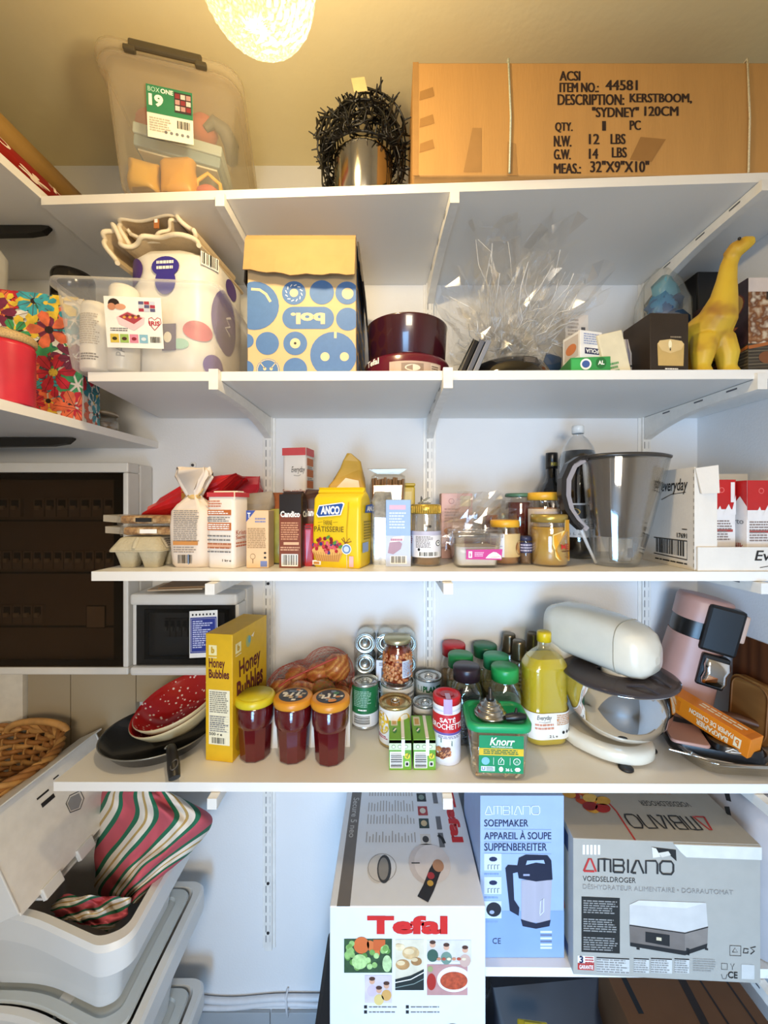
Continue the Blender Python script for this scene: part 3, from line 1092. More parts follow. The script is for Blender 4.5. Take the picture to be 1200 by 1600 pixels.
# ================================================================= SECOND SHELF
Z4 = EYE + S4 + .0005
t = thing('storage_tub', 'open clear plastic tub with product label holding rolls and bottles', 'storage tub', (-.585, 1.045, Z4), 4)
tub(t, .315, .31, .355, .35, .195, MILK2, .011, .025)
mb = MB()
F = Fr((-.062, -.166, .048), (.122, 0, 0), (0, -.0135, .108))
mb.rect(F, 0, 0, 1, 1, PAPER, .001)
mb.ell(F, .17, .86, .1, .1, C('2b1a14', .6), .0016, 12)
mb.ell(F, .13, .8, .07, .07, C('c98a6a', .6), .0018, 12)
mb.ell(F, .28, .8, .1, .06, C('d39a7c', .6), .0018, 12)
for i in range(3):
    for j in range(3):
        mb.rect(F, .6 + j * .1, .72 + i * .07, .69 + j * .1, .78 + i * .07, C(('a8344a', 'c9cfe0', '5a5a80')[(i + j) % 3], .5), .0016)
mb.poly(F, [(.2, .6), (.4, .72), (.7, .6), (.68, .48), (.5, .34), (.24, .46)], C('ecc9cf', .5), .0016)
mb.poly(F, [(.24, .61), (.4, .7), (.66, .59), (.5, .47)], C('a8404c', .5), .0018)
for q in range(6):
    mb.ell(F, .34 + .05 * q, .6 + .03 * (q % 2), .03, .025, C(('d9a24c', '6a3a2c')[q % 2], .5), .002, 8)
mb.line(F, [(.86, .36), (.76, .5), (.77, .59), (.82, .61), (.87, .56), (.92, .61), (.97, .59), (.98, .5), (.86, .36)], .0014, C('b02a3c', .5), .0018)
mb.tx(F, 'IRIS', .77, .45, .96, .54, C('b02a3c', .5), .03, h=.0019)
for i, cc in enumerate(('d8bf52', '9fbf62', 'd98aa0', '86b8cf')):
    mb.rect(F, .07 + i * .17, .1, .22 + i * .17, .27, C(cc, .5), .0016)
    mb.ell(F, .145 + i * .17, .18, .045, .035, C(('3a3520', '4a2a20', '8a2030', 'd8e4ea')[i], .5), .0018, 10)
mb.bars(F, .76, .1, .97, .24, INK, None, 18, h=.0016)
mb.small(F, .08, .32, .4, .4, 2, GREYINK, h=.0016)
mb.build('label', t)['label'] = 'white product label with a heart and small pictures'
TB = Matrix.Translation((-.585, 1.045, Z4)) @ Matrix.Rotation(R_(4), 4, 'Z')
tp = lambda x, y, z: TB @ Vector((x, y, z))

# rolls in printed plastic
t = thing('kitchen_roll_pack', 'plastic wrapped pack of white paper rolls with purple spots in the clear tub', 'paper roll pack', tp(.04, .02, .004), -4)
mb = MB()
w, d, h = .225, .235, .325
rings = []
for k, a in ((0, .9), (.03, .99), (.25, 1), (.5, .985), (.75, 1), (.93, .98), (.985, .85), (1, .5)):
    rings.append(rr(w * a, d * a, .075 * a, h * k, 8))
mb.loft(rings, C('e6e2da', .35), True, True)
mb.jit(.004, 24, 4)
F = Per(w, d + .006, .075, h)
PUR, PUR2 = C('4b2f7c', .4), C('5a3f93', .4)
mb.spot(F, -.085, .82, .035, .1, PUR)
mb.spot(F, -.105, .5, .05, .13, C('6a4a8c', .4))
mb.spot(F, .008, .83, .035, .075, C('3b3391', .4))
mb.spot(F, .008, .72, .026, .1, C('3b3391', .4), .0012)
mb.small(F, -.014, .8, .03, .88, 2, PAPER, h=.002)
mb.tx(F, 'C', -.1, .46, -.07, .6, C('ddd7ee', .4), .03, h=.0014)
mb.spot(F, .085, .36, .034, .075, C('c9565e', .4))
mb.spot(F, .045, .25, .02, .04, C('9fd0c0', .4))
mb.rect(F, .0, .2, .035, .4, C('4a3a6a', .4), .0012)
mb.spot(F, .014, .3, .01, .04, PAPER, .0016)
mb.spot(F, .17, .52, .055, .26, PUR, .0012)
mb.spot(F, .125, .12, .03, .09, PUR2, .0014)
mb.spot(F, .2, .84, .03, .08, C('46237a', .4))
mb.line(F, [(.19, .44), (.165, .48), (.19, .52), (.17, .56), (.195, .6)], .006, C('e9e4f2', .4), .0025)
mb.bars(F, .09, .87, .135, .97, INK, PAPER, 10, h=.003)
mb.build('wrapped_rolls', t)
mb = MB()
mb.lathe([(0, h + .01), (.012, h + .012), (.02, h + .02), (.009, h + .004), (.03, h - .004)], C('dcd6ca', .4), 10, cx=-.01).jit(.005, 60, 2)
mb.build('knotted_end', t)
# bottles inside
t = thing('lotion_bottle', 'white printed bottle standing in the near corner of the clear tub', 'bottle', tp(-.125, -.105, .01))
MB().lathe([(0, 0), (.03, 0), (.032, .004), (.031, .15), (.027, .16), (0, .163)], C('ede6d8', .35), 28).build('body', t)
mb = MB()
F = Cy(.0322, .012, .14, -70, 70)
mb.small(F, .2, .35, .85, .92, 14, C('b5a894', .6))
mb.small(F, .3, .06, .85, .2, 3, C('6a6050', .6))
mb.build('label', t)
t = thing('white_bottle', 'tall white bottle with rounded top inside the clear tub', 'bottle', tp(-.062, -.105, .01))
MB().lathe([(0, 0), (.03, 0), (.033, .004), (.033, .17), (.031, .176), (.031, .196), (.027, .203), (0, .206)], C('efe9da', .3), 28).build('body', t)
mb = MB().tx(Cy(.034, .02, .12, -30, 90), 'PARTOFF', .3, .1, .55, .95, C('a6a39c', .5), .01, rot=90)
mb.build('label', t)
tag(MB().box(-.03, .03, -.04, .04, 0, .15, C('cfc6b4', .5), .01).jit(.004, 40).build('soap_refill', None, tp(-.125, .02, .01), 4), 'cream refill pouch behind the bottles in the clear tub', 'pouch')
# folded canvas bag on the rolls
t = thing('canvas_bag', 'folded beige canvas bag lying on top of the wrapped paper rolls', 'canvas bag', tp(.02, .03, .335), -6)
CAN = C('cdb896', .8, n=.05, ns=60, b=.2, bs=300)
EDGE = C('e9dcc2', .8)


def fold(pts, y0, y1, th, name):
    P = [Vector(((u - 266) * .00156, 0, (408 - v) * .00158 - .012)) for u, v in pts]
    # smooth the outline
    Q = []
    n = len(P)
    for i in range(n - 1):
        p0, p1, p2, p3 = P[max(i - 1, 0)], P[i], P[i + 1], P[min(i + 2, n - 1)]
        for k in range(5):
            f = k / 5
            Q.append(.5 * ((2 * p1) + (p2 - p0) * f + (2 * p0 - 5 * p1 + 4 * p2 - p3) * f * f + (3 * p1 - p0 - 3 * p2 + p3) * f ** 3))
    Q.append(P[-1])
    mb = MB()
    rings = []
    for i, q in enumerate(Q):
        tt = (Q[min(i + 1, len(Q) - 1)] - Q[max(i - 1, 0)]).normalized()
        nn = Vector((tt.z, 0, -tt.x)) * th / 2
        wob = .006 * sin(i * .7)
        rings.append([q + nn + Vector((0, y0 + wob, 0)), q + nn + Vector((0, y1, 0)), q - nn + Vector((0, y1, 0)), q - nn + Vector((0, y0 + wob, 0))])
    mb.loft(rings, CAN, True, True, False)
    mb.tube([q + Vector((0, y0 + .006 * sin(i * .7), 0)) for i, q in enumerate(Q)], th * .72, EDGE, 8)
    return mb.build(name, t)


fold([(200, 424), (186, 405), (176, 386), (178, 378), (190, 370), (196, 366), (203, 388), (214, 400), (236, 392), (255, 386), (290, 388), (326, 392), (340, 408)], -.115, .1, .008, 'lower_fold')
fold([(212, 394), (203, 374), (194, 356), (200, 350), (230, 350), (284, 349), (292, 348), (304, 362), (322, 374), (326, 382), (312, 388), (280, 384), (240, 388)], -.10, .09, .008, 'upper_fold')
fold([(206, 362), (214, 372), (240, 382), (262, 376), (276, 366), (284, 356), (290, 352)], -.095, .08, .006, 'inner_fold')
tag_m = MB().box(-.008, .004, -.112, -.109, .045, .066, C('b5703c', .6)).box(-.006, .002, -.1125, -.1121, .058, .067, PAPER)
tag_m.build('care_tag', t)

# --- carton with blue circles
t = thing('cardboard_box', 'tall kraft carton printed with blue circles and an upside down word', 'cardboard box', (-.207, 1.055, Z4))
w, d, h = .252, .3, .325
KR2 = C('cdb083', .7, n=.03, ns=20)
BLU = C('4d74a8', .6, n=.04, ns=90)
mb = MB().box(-w / 2, w / 2, -d / 2, d / 2, 0, h - .012, KR2, .002)
F = faces(w, d, h)['front']
# circles measured on the face: (u, v, r) in its own pixels 386..553 x 432..578
gx = lambda u: (u - 386) / 168
gy = lambda v: (578 - v) / 220


def disc(u, v, r, mat=BLU, hh=.0006, n=28, clip=True):
    pts = []
    for i in range(n):
        a = 2 * pi * i / n
        pts.append((min(1, max(0.0, gx(u + r * cos(a)))), min(1, max(0.0, gy(v + r * sin(a))))))
    o = []
    for p in pts:
        if not o or (abs(o[-1][0] - p[0]) + abs(o[-1][1] - p[1])) > 1e-5:
            o.append(p)
    mb.poly(F, o, mat, hh)


for u, v, r in ((397, 472, 38), (458, 452, 18.5), (501, 451, 19), (540, 452, 18), (541, 493, 18), (417, 531, 18), (460, 531, 18.5), (418, 573, 18), (460, 572, 18.5), (519, 549, 36), (385, 527, 11), (384, 570, 12)):
    disc(u, v, r)
mb.poly(F, [(gx(440 + 17 + 17 * cos(R_(a)) if 90 <= a <= 270 else 503 + 17 * cos(R_(a))), gy(491 + 17.5 * sin(R_(a)))) for a in range(0, 360, 12)], BLU)
KL = C('d9c39b', .7)
disc(458, 452, 6.5, KL, .0008); disc(460, 531, 8, KL, .0008); disc(460, 531, 2, C('2a2a2a', .6), .001); disc(506, 552, 7, KL, .0008); disc(536, 552, 7, KL, .0008)
disc(541, 453, 9, KL, .0008)
for i in range(12):
    a = i * pi / 6
    mb.line(F, [(gx(458 + 11 * cos(a)), gy(452 + 11 * sin(a))), (gx(458 + 13.5 * cos(a + .3)), gy(452 + 13.5 * sin(a + .3)))], .002, PAPER, .0009)
mb.line(F, [(gx(392), gy(446)), (gx(405), gy(447)), (gx(415), gy(454)), (gx(422), gy(466))], .006, KL, .0009)
mb.rect(F, gx(520), gy(523), gx(524), gy(513), KL, .0009)
mb.line(F, [(gx(418 + 16.5 * cos(R_(a))), gy(573 - 16.5 * sin(R_(a)))) for a in range(-10, 191, 20)], .002, KL, .0009)
for s in (-1, 1):
    mb.line(F, [(gx(418 + s * 13), gy(560)), (gx(418 + s * 5), gy(570))], .002, KL, .0009)
    disc(418 + s * 5, 571, 2.5, KL, .0009)
mb.tx(F, 'bol.', gx(453), gy(501), gx(506), gy(483), KL, .05, rot=180, h=.001)
FR = faces(w, d, h)['right']
rnd = random.Random(2)
for i in range(5):
    for j in range(6):
        mb.ell(FR, .12 + i * .19, .1 + j * .16, .075, None, BLU, .0006, 18)
mb.build('carton', t)
mb = MB()                                          # front flap folded over, bare kraft inside
P = []
rnd = random.Random(5)
for i in range(15):
    a = i / 14
    x = -w / 2 - .003 + (w + .002) * a
    zb = h - .096 - .016 * min(1, a * 2.2) + .002 * sin(25 * a)
    P.append((x, zb))
up = C('ad8a58', .75, n=.04, ns=25)
vs, fs = [], []
for x, zb in P:
    for (y, z) in ((-d / 2 - .018 - .012 * sin(x * 6 + 1), zb), (-d / 2 - .014, h - .06), (-d / 2 - .008, h - .02), (-d / 2 + .004, h - .002), (-d / 2 + .03, h - .006)):
        vs.append((x, y, z))
for x, zb in P:
    for (y, z) in ((-d / 2 - .015 - .012 * sin(x * 6 + 1), zb), (-d / 2 - .011, h - .06), (-d / 2 - .005, h - .021), (-d / 2 + .004, h - .005), (-d / 2 + .03, h - .009)):
        vs.append((x, y, z))
m5 = 5 * 15
for i in range(14):
    for k in range(4):
        a, b = i * 5 + k, (i + 1) * 5 + k
        fs += [(a, b, b + 1, a + 1), (m5 + a, m5 + a + 1, m5 + b + 1, m5 + b)]
    fs.append((i * 5, m5 + i * 5, m5 + i * 5 + 5, i * 5 + 5))
for e in (0, 14):
    for k in range(4):
        a = e * 5 + k
        fs.append((a, a + 1, m5 + a + 1, m5 + a))
mb.add(vs, fs, up, False)
mb.build('front_flap', t)['label'] = 'bare kraft flap folded forward'
for sx in (-1, 1):
    mb = MB()
    mb.loft([[Vector((sx * (w / 2 + .002), -d / 2 + .01, h - .013)), Vector((sx * (w / 2 + .002), d / 2 - .02, h - .013)), Vector((sx * (w / 2 + .006), d / 2 - .02, h - .013)), Vector((sx * (w / 2 + .006), -d / 2 + .01, h - .013))],
             [Vector((sx * (w / 2 + .012), -d / 2 + .02, h - .1)), Vector((sx * (w / 2 + .012), d / 2 - .06, h - .14)), Vector((sx * (w / 2 + .016), d / 2 - .06, h - .14)), Vector((sx * (w / 2 + .016), -d / 2 + .02, h - .1))]], C('2b2119', .6), smooth=False)
    mb.build('side_flap', t)

# --- pans in their sleeve
BURG = C('5d1526', .25, coat=.5)
t = thing('saucepan', 'lower burgundy saucepan with a paper sleeve across its front', 'saucepan', (.042, 1.035, Z4))
MB().lathe([(0, 0), (.1, 0), (.107, .004), (.112, .02), (.112, .05), (.109, .057), (.104, .058), (.1, .05), (0, .05)], BURG, 48).build('body', t)
mb = MB()
F = Cy(.1128, .004, .036, -24, 44)
mb.rect(F, 0, 0, 1, 1, C('b9a394', .5), .0006)
mb.rect(F, .22, .15, .62, .85, C('8d7a6c', .5), .001)
mb.ell(F, .42, .5, .14, .25, C('d6cabb', .5), .0013, 14)
mb.rect(F, .76, .2, .96, .9, C('c9bcae', .5), .001)
mb.small(F, .78, .3, .94, .8, 3, C('6a5a50', .6), h=.0013)
mb.build('paper_sleeve', t)
t2 = MB().tx(Cy(.1125, .036, .056, -66, -36), 'Tefal', .1, .1, .9, .85, PAPER, .03, h=.0012)
t2.build('logo', t)
t = thing('saucepan', 'deeper dark burgundy saucepan nested in the lower one', 'saucepan', (.042, 1.035, Z4 + .0515))
DB2 = C('3a1019', .22, coat=.6, n=.2, ns=9)
MB().lathe([(0, 0), (.092, 0), (.1, .006), (.105, .1), (.1065, .103), (.1045, .104), (.099, .098), (.094, .01), (0, .008)], DB2, 48).build('body', t)
t = thing('whisk', 'wire whisk standing behind the nested saucepans', 'whisk', (-.012, 1.2, Z4))
mb = MB()
for k in range(5):
    a = pi * k / 5
    mb.tube([Vector((.035 * sin(pi * i / 14) * cos(a), .035 * sin(pi * i / 14) * sin(a), .08 + .1 * (1 - cos(pi * i / 14)) / 2 * 1.4)) for i in range(15)], .0011, STEEL, 5)
mb.build('wires', t)
MB().lathe([(0, 0), (.009, 0), (.007, .04), (.006, .085), (0, .085)], C('3a3a3c', .4), 12).build('handle', t)

# --- dark trays leaning
for k, (cc, lab) in enumerate((('16161a', 'black baking tray leaning nearest the saucepans'), ('5b5f6b', 'grey baking tray in the middle of the leaning trays'), ('7b808c', 'paler grey baking tray at the outside of the leaning trays'))):
    mb = MB().box(-.006, .006, -.1, .1, 0, .098, C(cc, .35), .002).box(-.0085, -.006, -.1, .1, .09, .098, C(cc, .35))
    tag(mb.build('baking_tray', None, (.166 + k * .0155, 1.04, Z4 + .003), rot=(0, R_(24), 0)), lab, 'baking tray', 'leaning trays')

# --- dark round tin and cellophane
t = thing('cake_tin', 'glossy black round tin upside down beneath the cellophane', 'tin', (.308, 1.03, Z4))
MB().lathe([(.112, 0), (.114, .003), (.106, .03), (.095, .05), (.075, .06), (0, .062)], C('131110', .12, coat=.6), 48).build('shell', t)
mb = MB()
F = Cy(.1, .033, .052, 4, 28, r2=.093)
mb.rect(F, 0, 0, 1, 1, C('3a3736', .4), .004)
mb.small(F, .1, .15, .9, .85, 3, C('77706a', .5), h=.0045)
mb.build('label', t)
tag(MB().box(-.03, .03, -.003, .003, 0, .115, C('2c4c6c', .5)).build('card', None, (.425, 1.1, Z4), rot=(R_(8), R_(18), 0)), 'dark blue card leaning behind the small green carton', 'card')
CREASE_GLINT = clear('ffffff', .45, .8, .2)
CEL = clear('ffffff', .012, .55, .1, b=.0)
rnd = random.Random(21)
mb = MB()


def leaf(base, tip, wid, k):
    """one crumpled sheet: a strip of facets from base to tip"""
    base, tip = Vector(base), Vector(tip)
    ax = tip - base
    side = ax.cross(Vector((rnd.gauss(0, .5), 1, rnd.gauss(0, .4)))).normalized()
    nm = ax.cross(side).normalized()
    n, mcol = 9, 5
    vs = []
    for i in range(n):
        a = i / (n - 1)
        wv = wid * (.35 + 1.0 * a) * (1 if i < n - 1 else rnd.uniform(.5, 1))
        for j in range(mcol):
            b = j / (mcol - 1) - .5
            vs.append(base + ax * a + side * wv * b + nm * (abs(b) * wv * .55 + rnd.gauss(0, .011)) + side * rnd.gauss(0, .006) + ax.normalized() * rnd.gauss(0, .008))
    fs = []
    for i in range(n - 1):
        for j in range(mcol - 1):
            a = i * mcol + j
            fs += [(a, a + 1, a + mcol), (a + 1, a + mcol + 1, a + mcol)]
    mb.add(vs, fs, CEL, False)
    for j in rnd.sample(range(mcol), 2):               # white tubes along creases stand in for glints of light
        i0 = rnd.randrange(0, 4)
        i1 = rnd.randrange(i0 + 3, n)
        mb.tube([vs[i * mcol + j] + Vector((0, -.0012, 0)) for i in range(i0, i1)], [rnd.uniform(.0005, .0016) for i in range(i0, i1)], CREASE_GLINT, 4)


for k in range(26):
    a = rnd.uniform(-1.25, 1.2)
    L = rnd.uniform(.24, .42) * (1 - .18 * abs(a))
    leaf((.33 + rnd.gauss(0, .03), 1.1 + rnd.gauss(0, .03), Z4 + .095 + rnd.gauss(0, .012)),
         (.325 + L * .78 * sin(a), .98 + rnd.gauss(0, .04), Z4 + .08 + L * cos(a)), rnd.uniform(.05, .1), k)
for k in range(16):
    a = rnd.uniform(0, 2 * pi)
    leaf((.3 + .06 * cos(a), 1.06 + .02 * sin(a), Z4 + .12), (.3 + .16 * cos(a) + rnd.gauss(0, .02), 1.05 + .08 * sin(a), Z4 + .15 + .06 * sin(a * 2)), rnd.uniform(.08, .13), k)
for q in mb.v:
    q.z = min(q.z, EYE + S5 - T - .006)
    q.z = max(q.z, Z4 + .069)
    q.y = min(q.y, BACK - .012)
tag(mb.build('cellophane'), 'big crumpled sheet of clear cellophane spreading up over the black tin', 'cellophane')

# --- small cartons
w, d, h = .09, .09, .044
mb = MB().box(-w / 2, w / 2, -d / 2, d / 2, 0, h, C('2f8f4a', .4), .001)
F = faces(w, d, h)['front']
mb.poly(F, [(.02, .1), (.22, .1), (.42, .9), (.02, .9)], C('3aa655', .4), .0006)
mb.ell(F, .38, .62, .14, .3, PAPER, .0008); mb.ell(F, .38, .62, .1, .2, C('3a5a9c', .4), .001)
mb.ell(F, .76, .66, .13, .3, C('1f6a34', .4), .0008)
mb.tx(F, 'AL', .68, .56, .84, .78, PAPER, .03, h=.0012)
mb.small(F, .3, .04, .95, .2, 1, PAPER)
tag(mb.build('dishwasher_carton', None, (.475, .965, Z4), -6), 'small green carton with round badges near the shelf edge', 'carton')
w, d, h = .062, .062, .066
mb = MB().box(-w / 2, w / 2, -d / 2, d / 2, 0, h, C('eceae6', .5), .001)
F = faces(w, d, h)['front']
mb.rect(F, .2, .16, .86, .38, C('262a52', .5), .0006)
mb.tx(F, 'FOLIA', .24, .2, .82, .34, PAPER, .03, rot=180, h=.0009)
mb.small(F, .15, .5, .9, .92, 5, C('9aa4c2', .5), rag=.1)
FL = faces(w, d, h)['left']
mb.rect(FL, .1, .1, .9, .9, C('c9bfb6', .5), .0005); mb.ell(FL, .5, .45, .3, .2, C('c87a4a', .5), .0008)
tag(mb.build('foil_carton', None, (.472, .965, Z4 + .0455), 14), 'small white carton upside down on the green carton', 'carton')
w, d, h = .066, .05, .215
mb = MB().box(-w / 2, w / 2, -d / 2, d / 2, 0, h, C('e3ddd6', .5), .001)
F = faces(w, d, h)['front']
mb.small(F, .1, .72, .6, .95, 5, C('b7aea8', .5)); mb.rect(F, .68, .55, .86, .84, C('5b5a60', .5)); mb.tx(F, 'FOLIA', .7, .58, .84, .8, PAPER, .02, rot=90, h=.001)
tag(mb.build('foil_carton', None, (.505, 1.09, Z4), 5), 'tall white carton standing behind the small green carton', 'carton')
mb = MB().box(-.03, .03, -.07, .07, 0, .108, C('ddd3b4', .55), .002)
mb.small(Fr((-.03, -.07, 0), (.06, 0, 0), (0, 0, .108)), .15, .1, .6, .35, 3, C('6aa060', .6))
tag(mb.build('cream_carton', None, (.545, 1.0, Z4 + .001), rot=(0, R_(-13), 0)), 'cream carton leaning beside the small green carton', 'carton')
rnd = random.Random(4)
mb = MB().loft([rr(.05, .09, .012, 0), rr(.06, .1, .015, .02), rr(.062, .1, .015, .08), rr(.055, .07, .012, .118)], ramp_mat('wrapped_straws', 'Wave', [(0, '6f6f86'), (.4, 'b9a78c'), (.7, '9a9aa6'), (1, 'cfc3ae')], .25, scale=(1, 1, .35), Scale=28.0, Distortion=3.0), True, True)
mb.jit(.004, 50)
mb.box(-.015, .0, -.053, -.051, .043, .047, INK).box(.006, .015, -.053, -.051, .043, .047, INK)
tag(mb.build('straw_packet', None, (.612, 1.035, Z4)), 'plastic wrapped packet of straws behind the candle carton', 'packet')
w, d, h = .094, .1, .148
mb = MB().box(-w / 2, w / 2, -d / 2, d / 2, 0, h, C('2a201a', .4, n=.1), .0015)
F = faces(w, d, h)['front']
WAX = C('dcbf85', .5)
mb.poly(F, [(.2, .16), (.86, .16), (.88, .5), (.82, .56), (.5, .58), (.24, .56), (.18, .5)], C('c9a866', .5), .0006)
mb.poly(F, [(.18, .51), (.26, .56), (.52, .585), (.8, .56), (.88, .51), (.8, .42), (.52, .36), (.3, .4)], WAX, .0008)
mb.ell(F, .51, .5, .045, .07, C('fff3c9', .5), .001, 12); mb.rect(F, .5, .4, .53, .45, INK, .001)
mb.small(F, .52, .6, .8, .64, 1, C('9a8a72', .5), rag=0)
mb.small(F, .38, .02, .72, .13, 3, PAPER, rag=.05)
tag(mb.build('candle_carton', None, (.655, .972, Z4), 3), 'dark brown carton with a picture of a glowing candle', 'carton')
# bag with blue things
t = thing('plastic_bag', 'clear plastic bag of crumpled blue pieces behind the candle carton', 'bag', (.80, 1.15, Z4))
mb = MB()
rings = [rr(.13, .1, .03, 0), rr(.14, .1, .04, .1), rr(.155, .1, .04, .2), rr(.145, .09, .04, .29), rr(.09, .06, .02, .35), rr(.03, .015, .006, .392)]
mb.loft(rings, clear('e8e6dc', .12, .55, .12), True, True, True).jit(.006, 22, 9)
mb.build('clear_bag', t)
mb = MB()
rnd = random.Random(6)
for k in range(16):
    c = Vector((rnd.choice((-1, 1)) * rnd.uniform(.012, .045) * (1 - k / 28), rnd.uniform(-.02, .02), .03 + k * .019))
    m0 = len(mb.v)
    mb.ball(c, rnd.uniform(.034, .046), C(('2f5d8c', '3f86b0', '1f4166', '6aa6b4')[k % 4], .35), 12, k=(.9, .7, 1.0))
    mb.jit(.02, 34, k, m0)
mb.build('filling', t)['label'] = 'crumpled blue pieces'

# toy dinosaur
YEL = ramp_mat('dinosaur_skin', 'Noise', [(.3, '9a6a28'), (.42, 'cfa82c'), (.6, 'd8b838')], .5, Scale=9.0, Detail=3.0, bump=.1)
t = thing('toy_dinosaur', 'yellow long necked toy dinosaur standing at the shelf edge', 'toy', (.785, .985, Z4), 4)
mb = MB()
mb.tube([(-.06, .0, .016), (-.052, .05, .03), (-.025, .078, .06), (0, .05, .1), (.0, -.02, .125), (0, -.045, .15), (.004, -.055, .19), (.008, -.058, .23), (.012, -.06, .265), (.018, -.068, .29)],
        [.012, .02, .036, .052, .05, .04, .027, .02, .017, .016], YEL, 16)
mb.tube([(.008, -.06, .28), (.016, -.074, .292), (.03, -.085, .3), (.043, -.09, .304)], [.014, .019, .016, .009], YEL, 12)
for sx, y in ((-1, -.03), (1, -.03), (-1, .055), (1, .055)):
    mb.tube([(sx * .02, y, .1), (sx * .032, y - .006, .06), (sx * .034, y - .004, .03), (sx * .036, y - .012, .008), (sx * .036, y - .018, .0)], [.03, .025, .019, .021, .02], YEL, 12)
z = min(q.z for q in mb.v)
mb.v = [Vector((q.x, q.y, max(q.z, 0))) for q in mb.v]
o = mb.build('body', t)
md = o.modifiers.new('merge', 'REMESH'); md.mode = 'VOXEL'; md.voxel_size = .0035; md.use_smooth_shade = True
m2 = MB()
for sx in (-1, 1):
    m2.ball((.02 + sx * .012, -.09 + (.003 if sx > 0 else 0), .306), .0035, INK, 8)
m2.build('eye', t)
# game carton and black box in the corner
w, d, h = .143, .17, .238
mb = MB().box(-w / 2, w / 2, -d / 2, d / 2, 0, h, C('3a332b', .45, n=.25, ns=30), .0015)
F = faces(w, d, h)['front']
FL = faces(w, d, h)['left']
for FF in (F, FL):
    mb.rect(FF, 0, .34, 1, 1, ramp_mat('autumn_picture', 'Noise', [(.35, 'c9b9a0'), (.48, '8a5a34'), (.56, '6a3d22'), (.7, 'd8cbb5')], .45, Scale=40.0) if FF is F else C('37242a', .45, n=.3, ns=40), .0005)
    for k in range(9):
        mb.line(FF, [(0, .03 + k * .033), (.5, .05 + k * .032), (1, .035 + k * .034)], .0025, C(('5a5244', '6f6552')[k % 2], .5), .0007)
    mb.line(FF, [(0, .3), (.5, .36), (1, .46)] if FF is F else [(0, .18), (1, .31)], .008, C('a8602c', .5), .0009)
mb.rect(F, .0, .86, 1, 1, C('d2c5be', .5), .0007)
mb.rect(F, .3, .78, 1, .86, C('2a211c', .5), .001); mb.small(F, .38, .8, .9, .84, 1, PAPER, rag=0, h=.0013)
mb.ell(FL, .6, .78, .33, .15, C('c39a4c', .5), .001); mb.ell(FL, .6, .78, .35, .16, C('7a3424', .5), .0008)
mb.small(FL, .36, .7, .84, .86, 3, C('5a2c1c', .6), rag=.1, h=.0014)
mb.poly(FL, [(.35, .55), (.6, .62), (.85, .55), (.6, .48)], C('b9683c', .5), .0009); mb.ell(FL, .7, .44, .12, .05, C('dccfb8', .5), .001)
mb.poly(FL, [(.2, .36), (.5, .42), (.8, .36), (.5, .3)], C('cfa070', .5), .0009)
for q in ((.3, .2), (.7, .28)):
    mb.ell(F, q[0], q[1], .13, .06, C('7a4a2a', .5), .0011)
mb.tx(FL, 'ST', .06, .03, .18, .07, PAPER, .02, shear=.2, h=.0012)
tag(mb.build('puzzle_carton', None, (.925, 1.018, Z4)), 'picture carton with a round orange sticker behind the toy dinosaur', 'carton')
tag(MB().box(-.052, .052, -.065, .065, 0, .375, C('0d0d10', .35), .004).build('black_carton', None, (.943, 1.2, Z4)), 'tall black carton in the corner behind the puzzle carton', 'carton')

# ================================================================= THIRD SHELF: FLOUR, SUGAR, JARS, JUG
Z3 = EYE + S3 + .0005
ORG = C('c06a32', .55)


def pack(name, label, cat, loc, w, d, h, mat, rz=0, fn=None, bev=.0015, group=None, rot=None):
    mb = MB().box(-w / 2, w / 2, -d / 2, d / 2, 0, h, mat, bev)
    if fn:
        fn(mb, faces(w, d, h))
    return tag(mb.build(name, None, loc, rz, rot), label, cat, group)


def jar(name, label, cat, loc, R, H, lidr, lidh, lidmat, fill=None, level=.8, glass=GLASS, fn=None, group=None, rz=0, shoulder=.012, neck=None, ribs=0, seg=36):
    t = thing(name, label, cat, loc, rz, group)
    nk = neck or lidr * .94
    hs = H - lidh - shoulder
    MB().lathe([(0, .0), (R * .9, 0), (R, .006), (R, hs - .008), (R * .985, hs), (nk, hs + shoulder * .7), (nk, H - .003), (nk - .002, H - .003), (nk - .002, hs + shoulder * .6), (R - .002, hs - .006), (R - .002, .004), (0, .003)], glass, seg).build('glass', t)
    if fill:
        lv = hs * level
        rt = R - .003
        MB().lathe([(0, .0035), (R * .88, .0035), (rt, .009), (rt, lv), (0, lv)], fill, seg).build('filling', t)
    mb = MB().lathe([(nk + .0005, H - lidh), (lidr, H - lidh), (lidr, H - .003), (lidr - .003, H), (0, H)], lidmat, seg)
    for k in range(ribs):
        a = 2 * pi * k / ribs
        mb.tube([(lidr * cos(a), lidr * sin(a), H - lidh + .002), (lidr * cos(a), lidr * sin(a), H - .004)], .0009, lidmat, 4)
    mb.build('lid', t)
    if fn:
        mb = MB()
        fn(mb)
        mb.build('label', t)
    return t


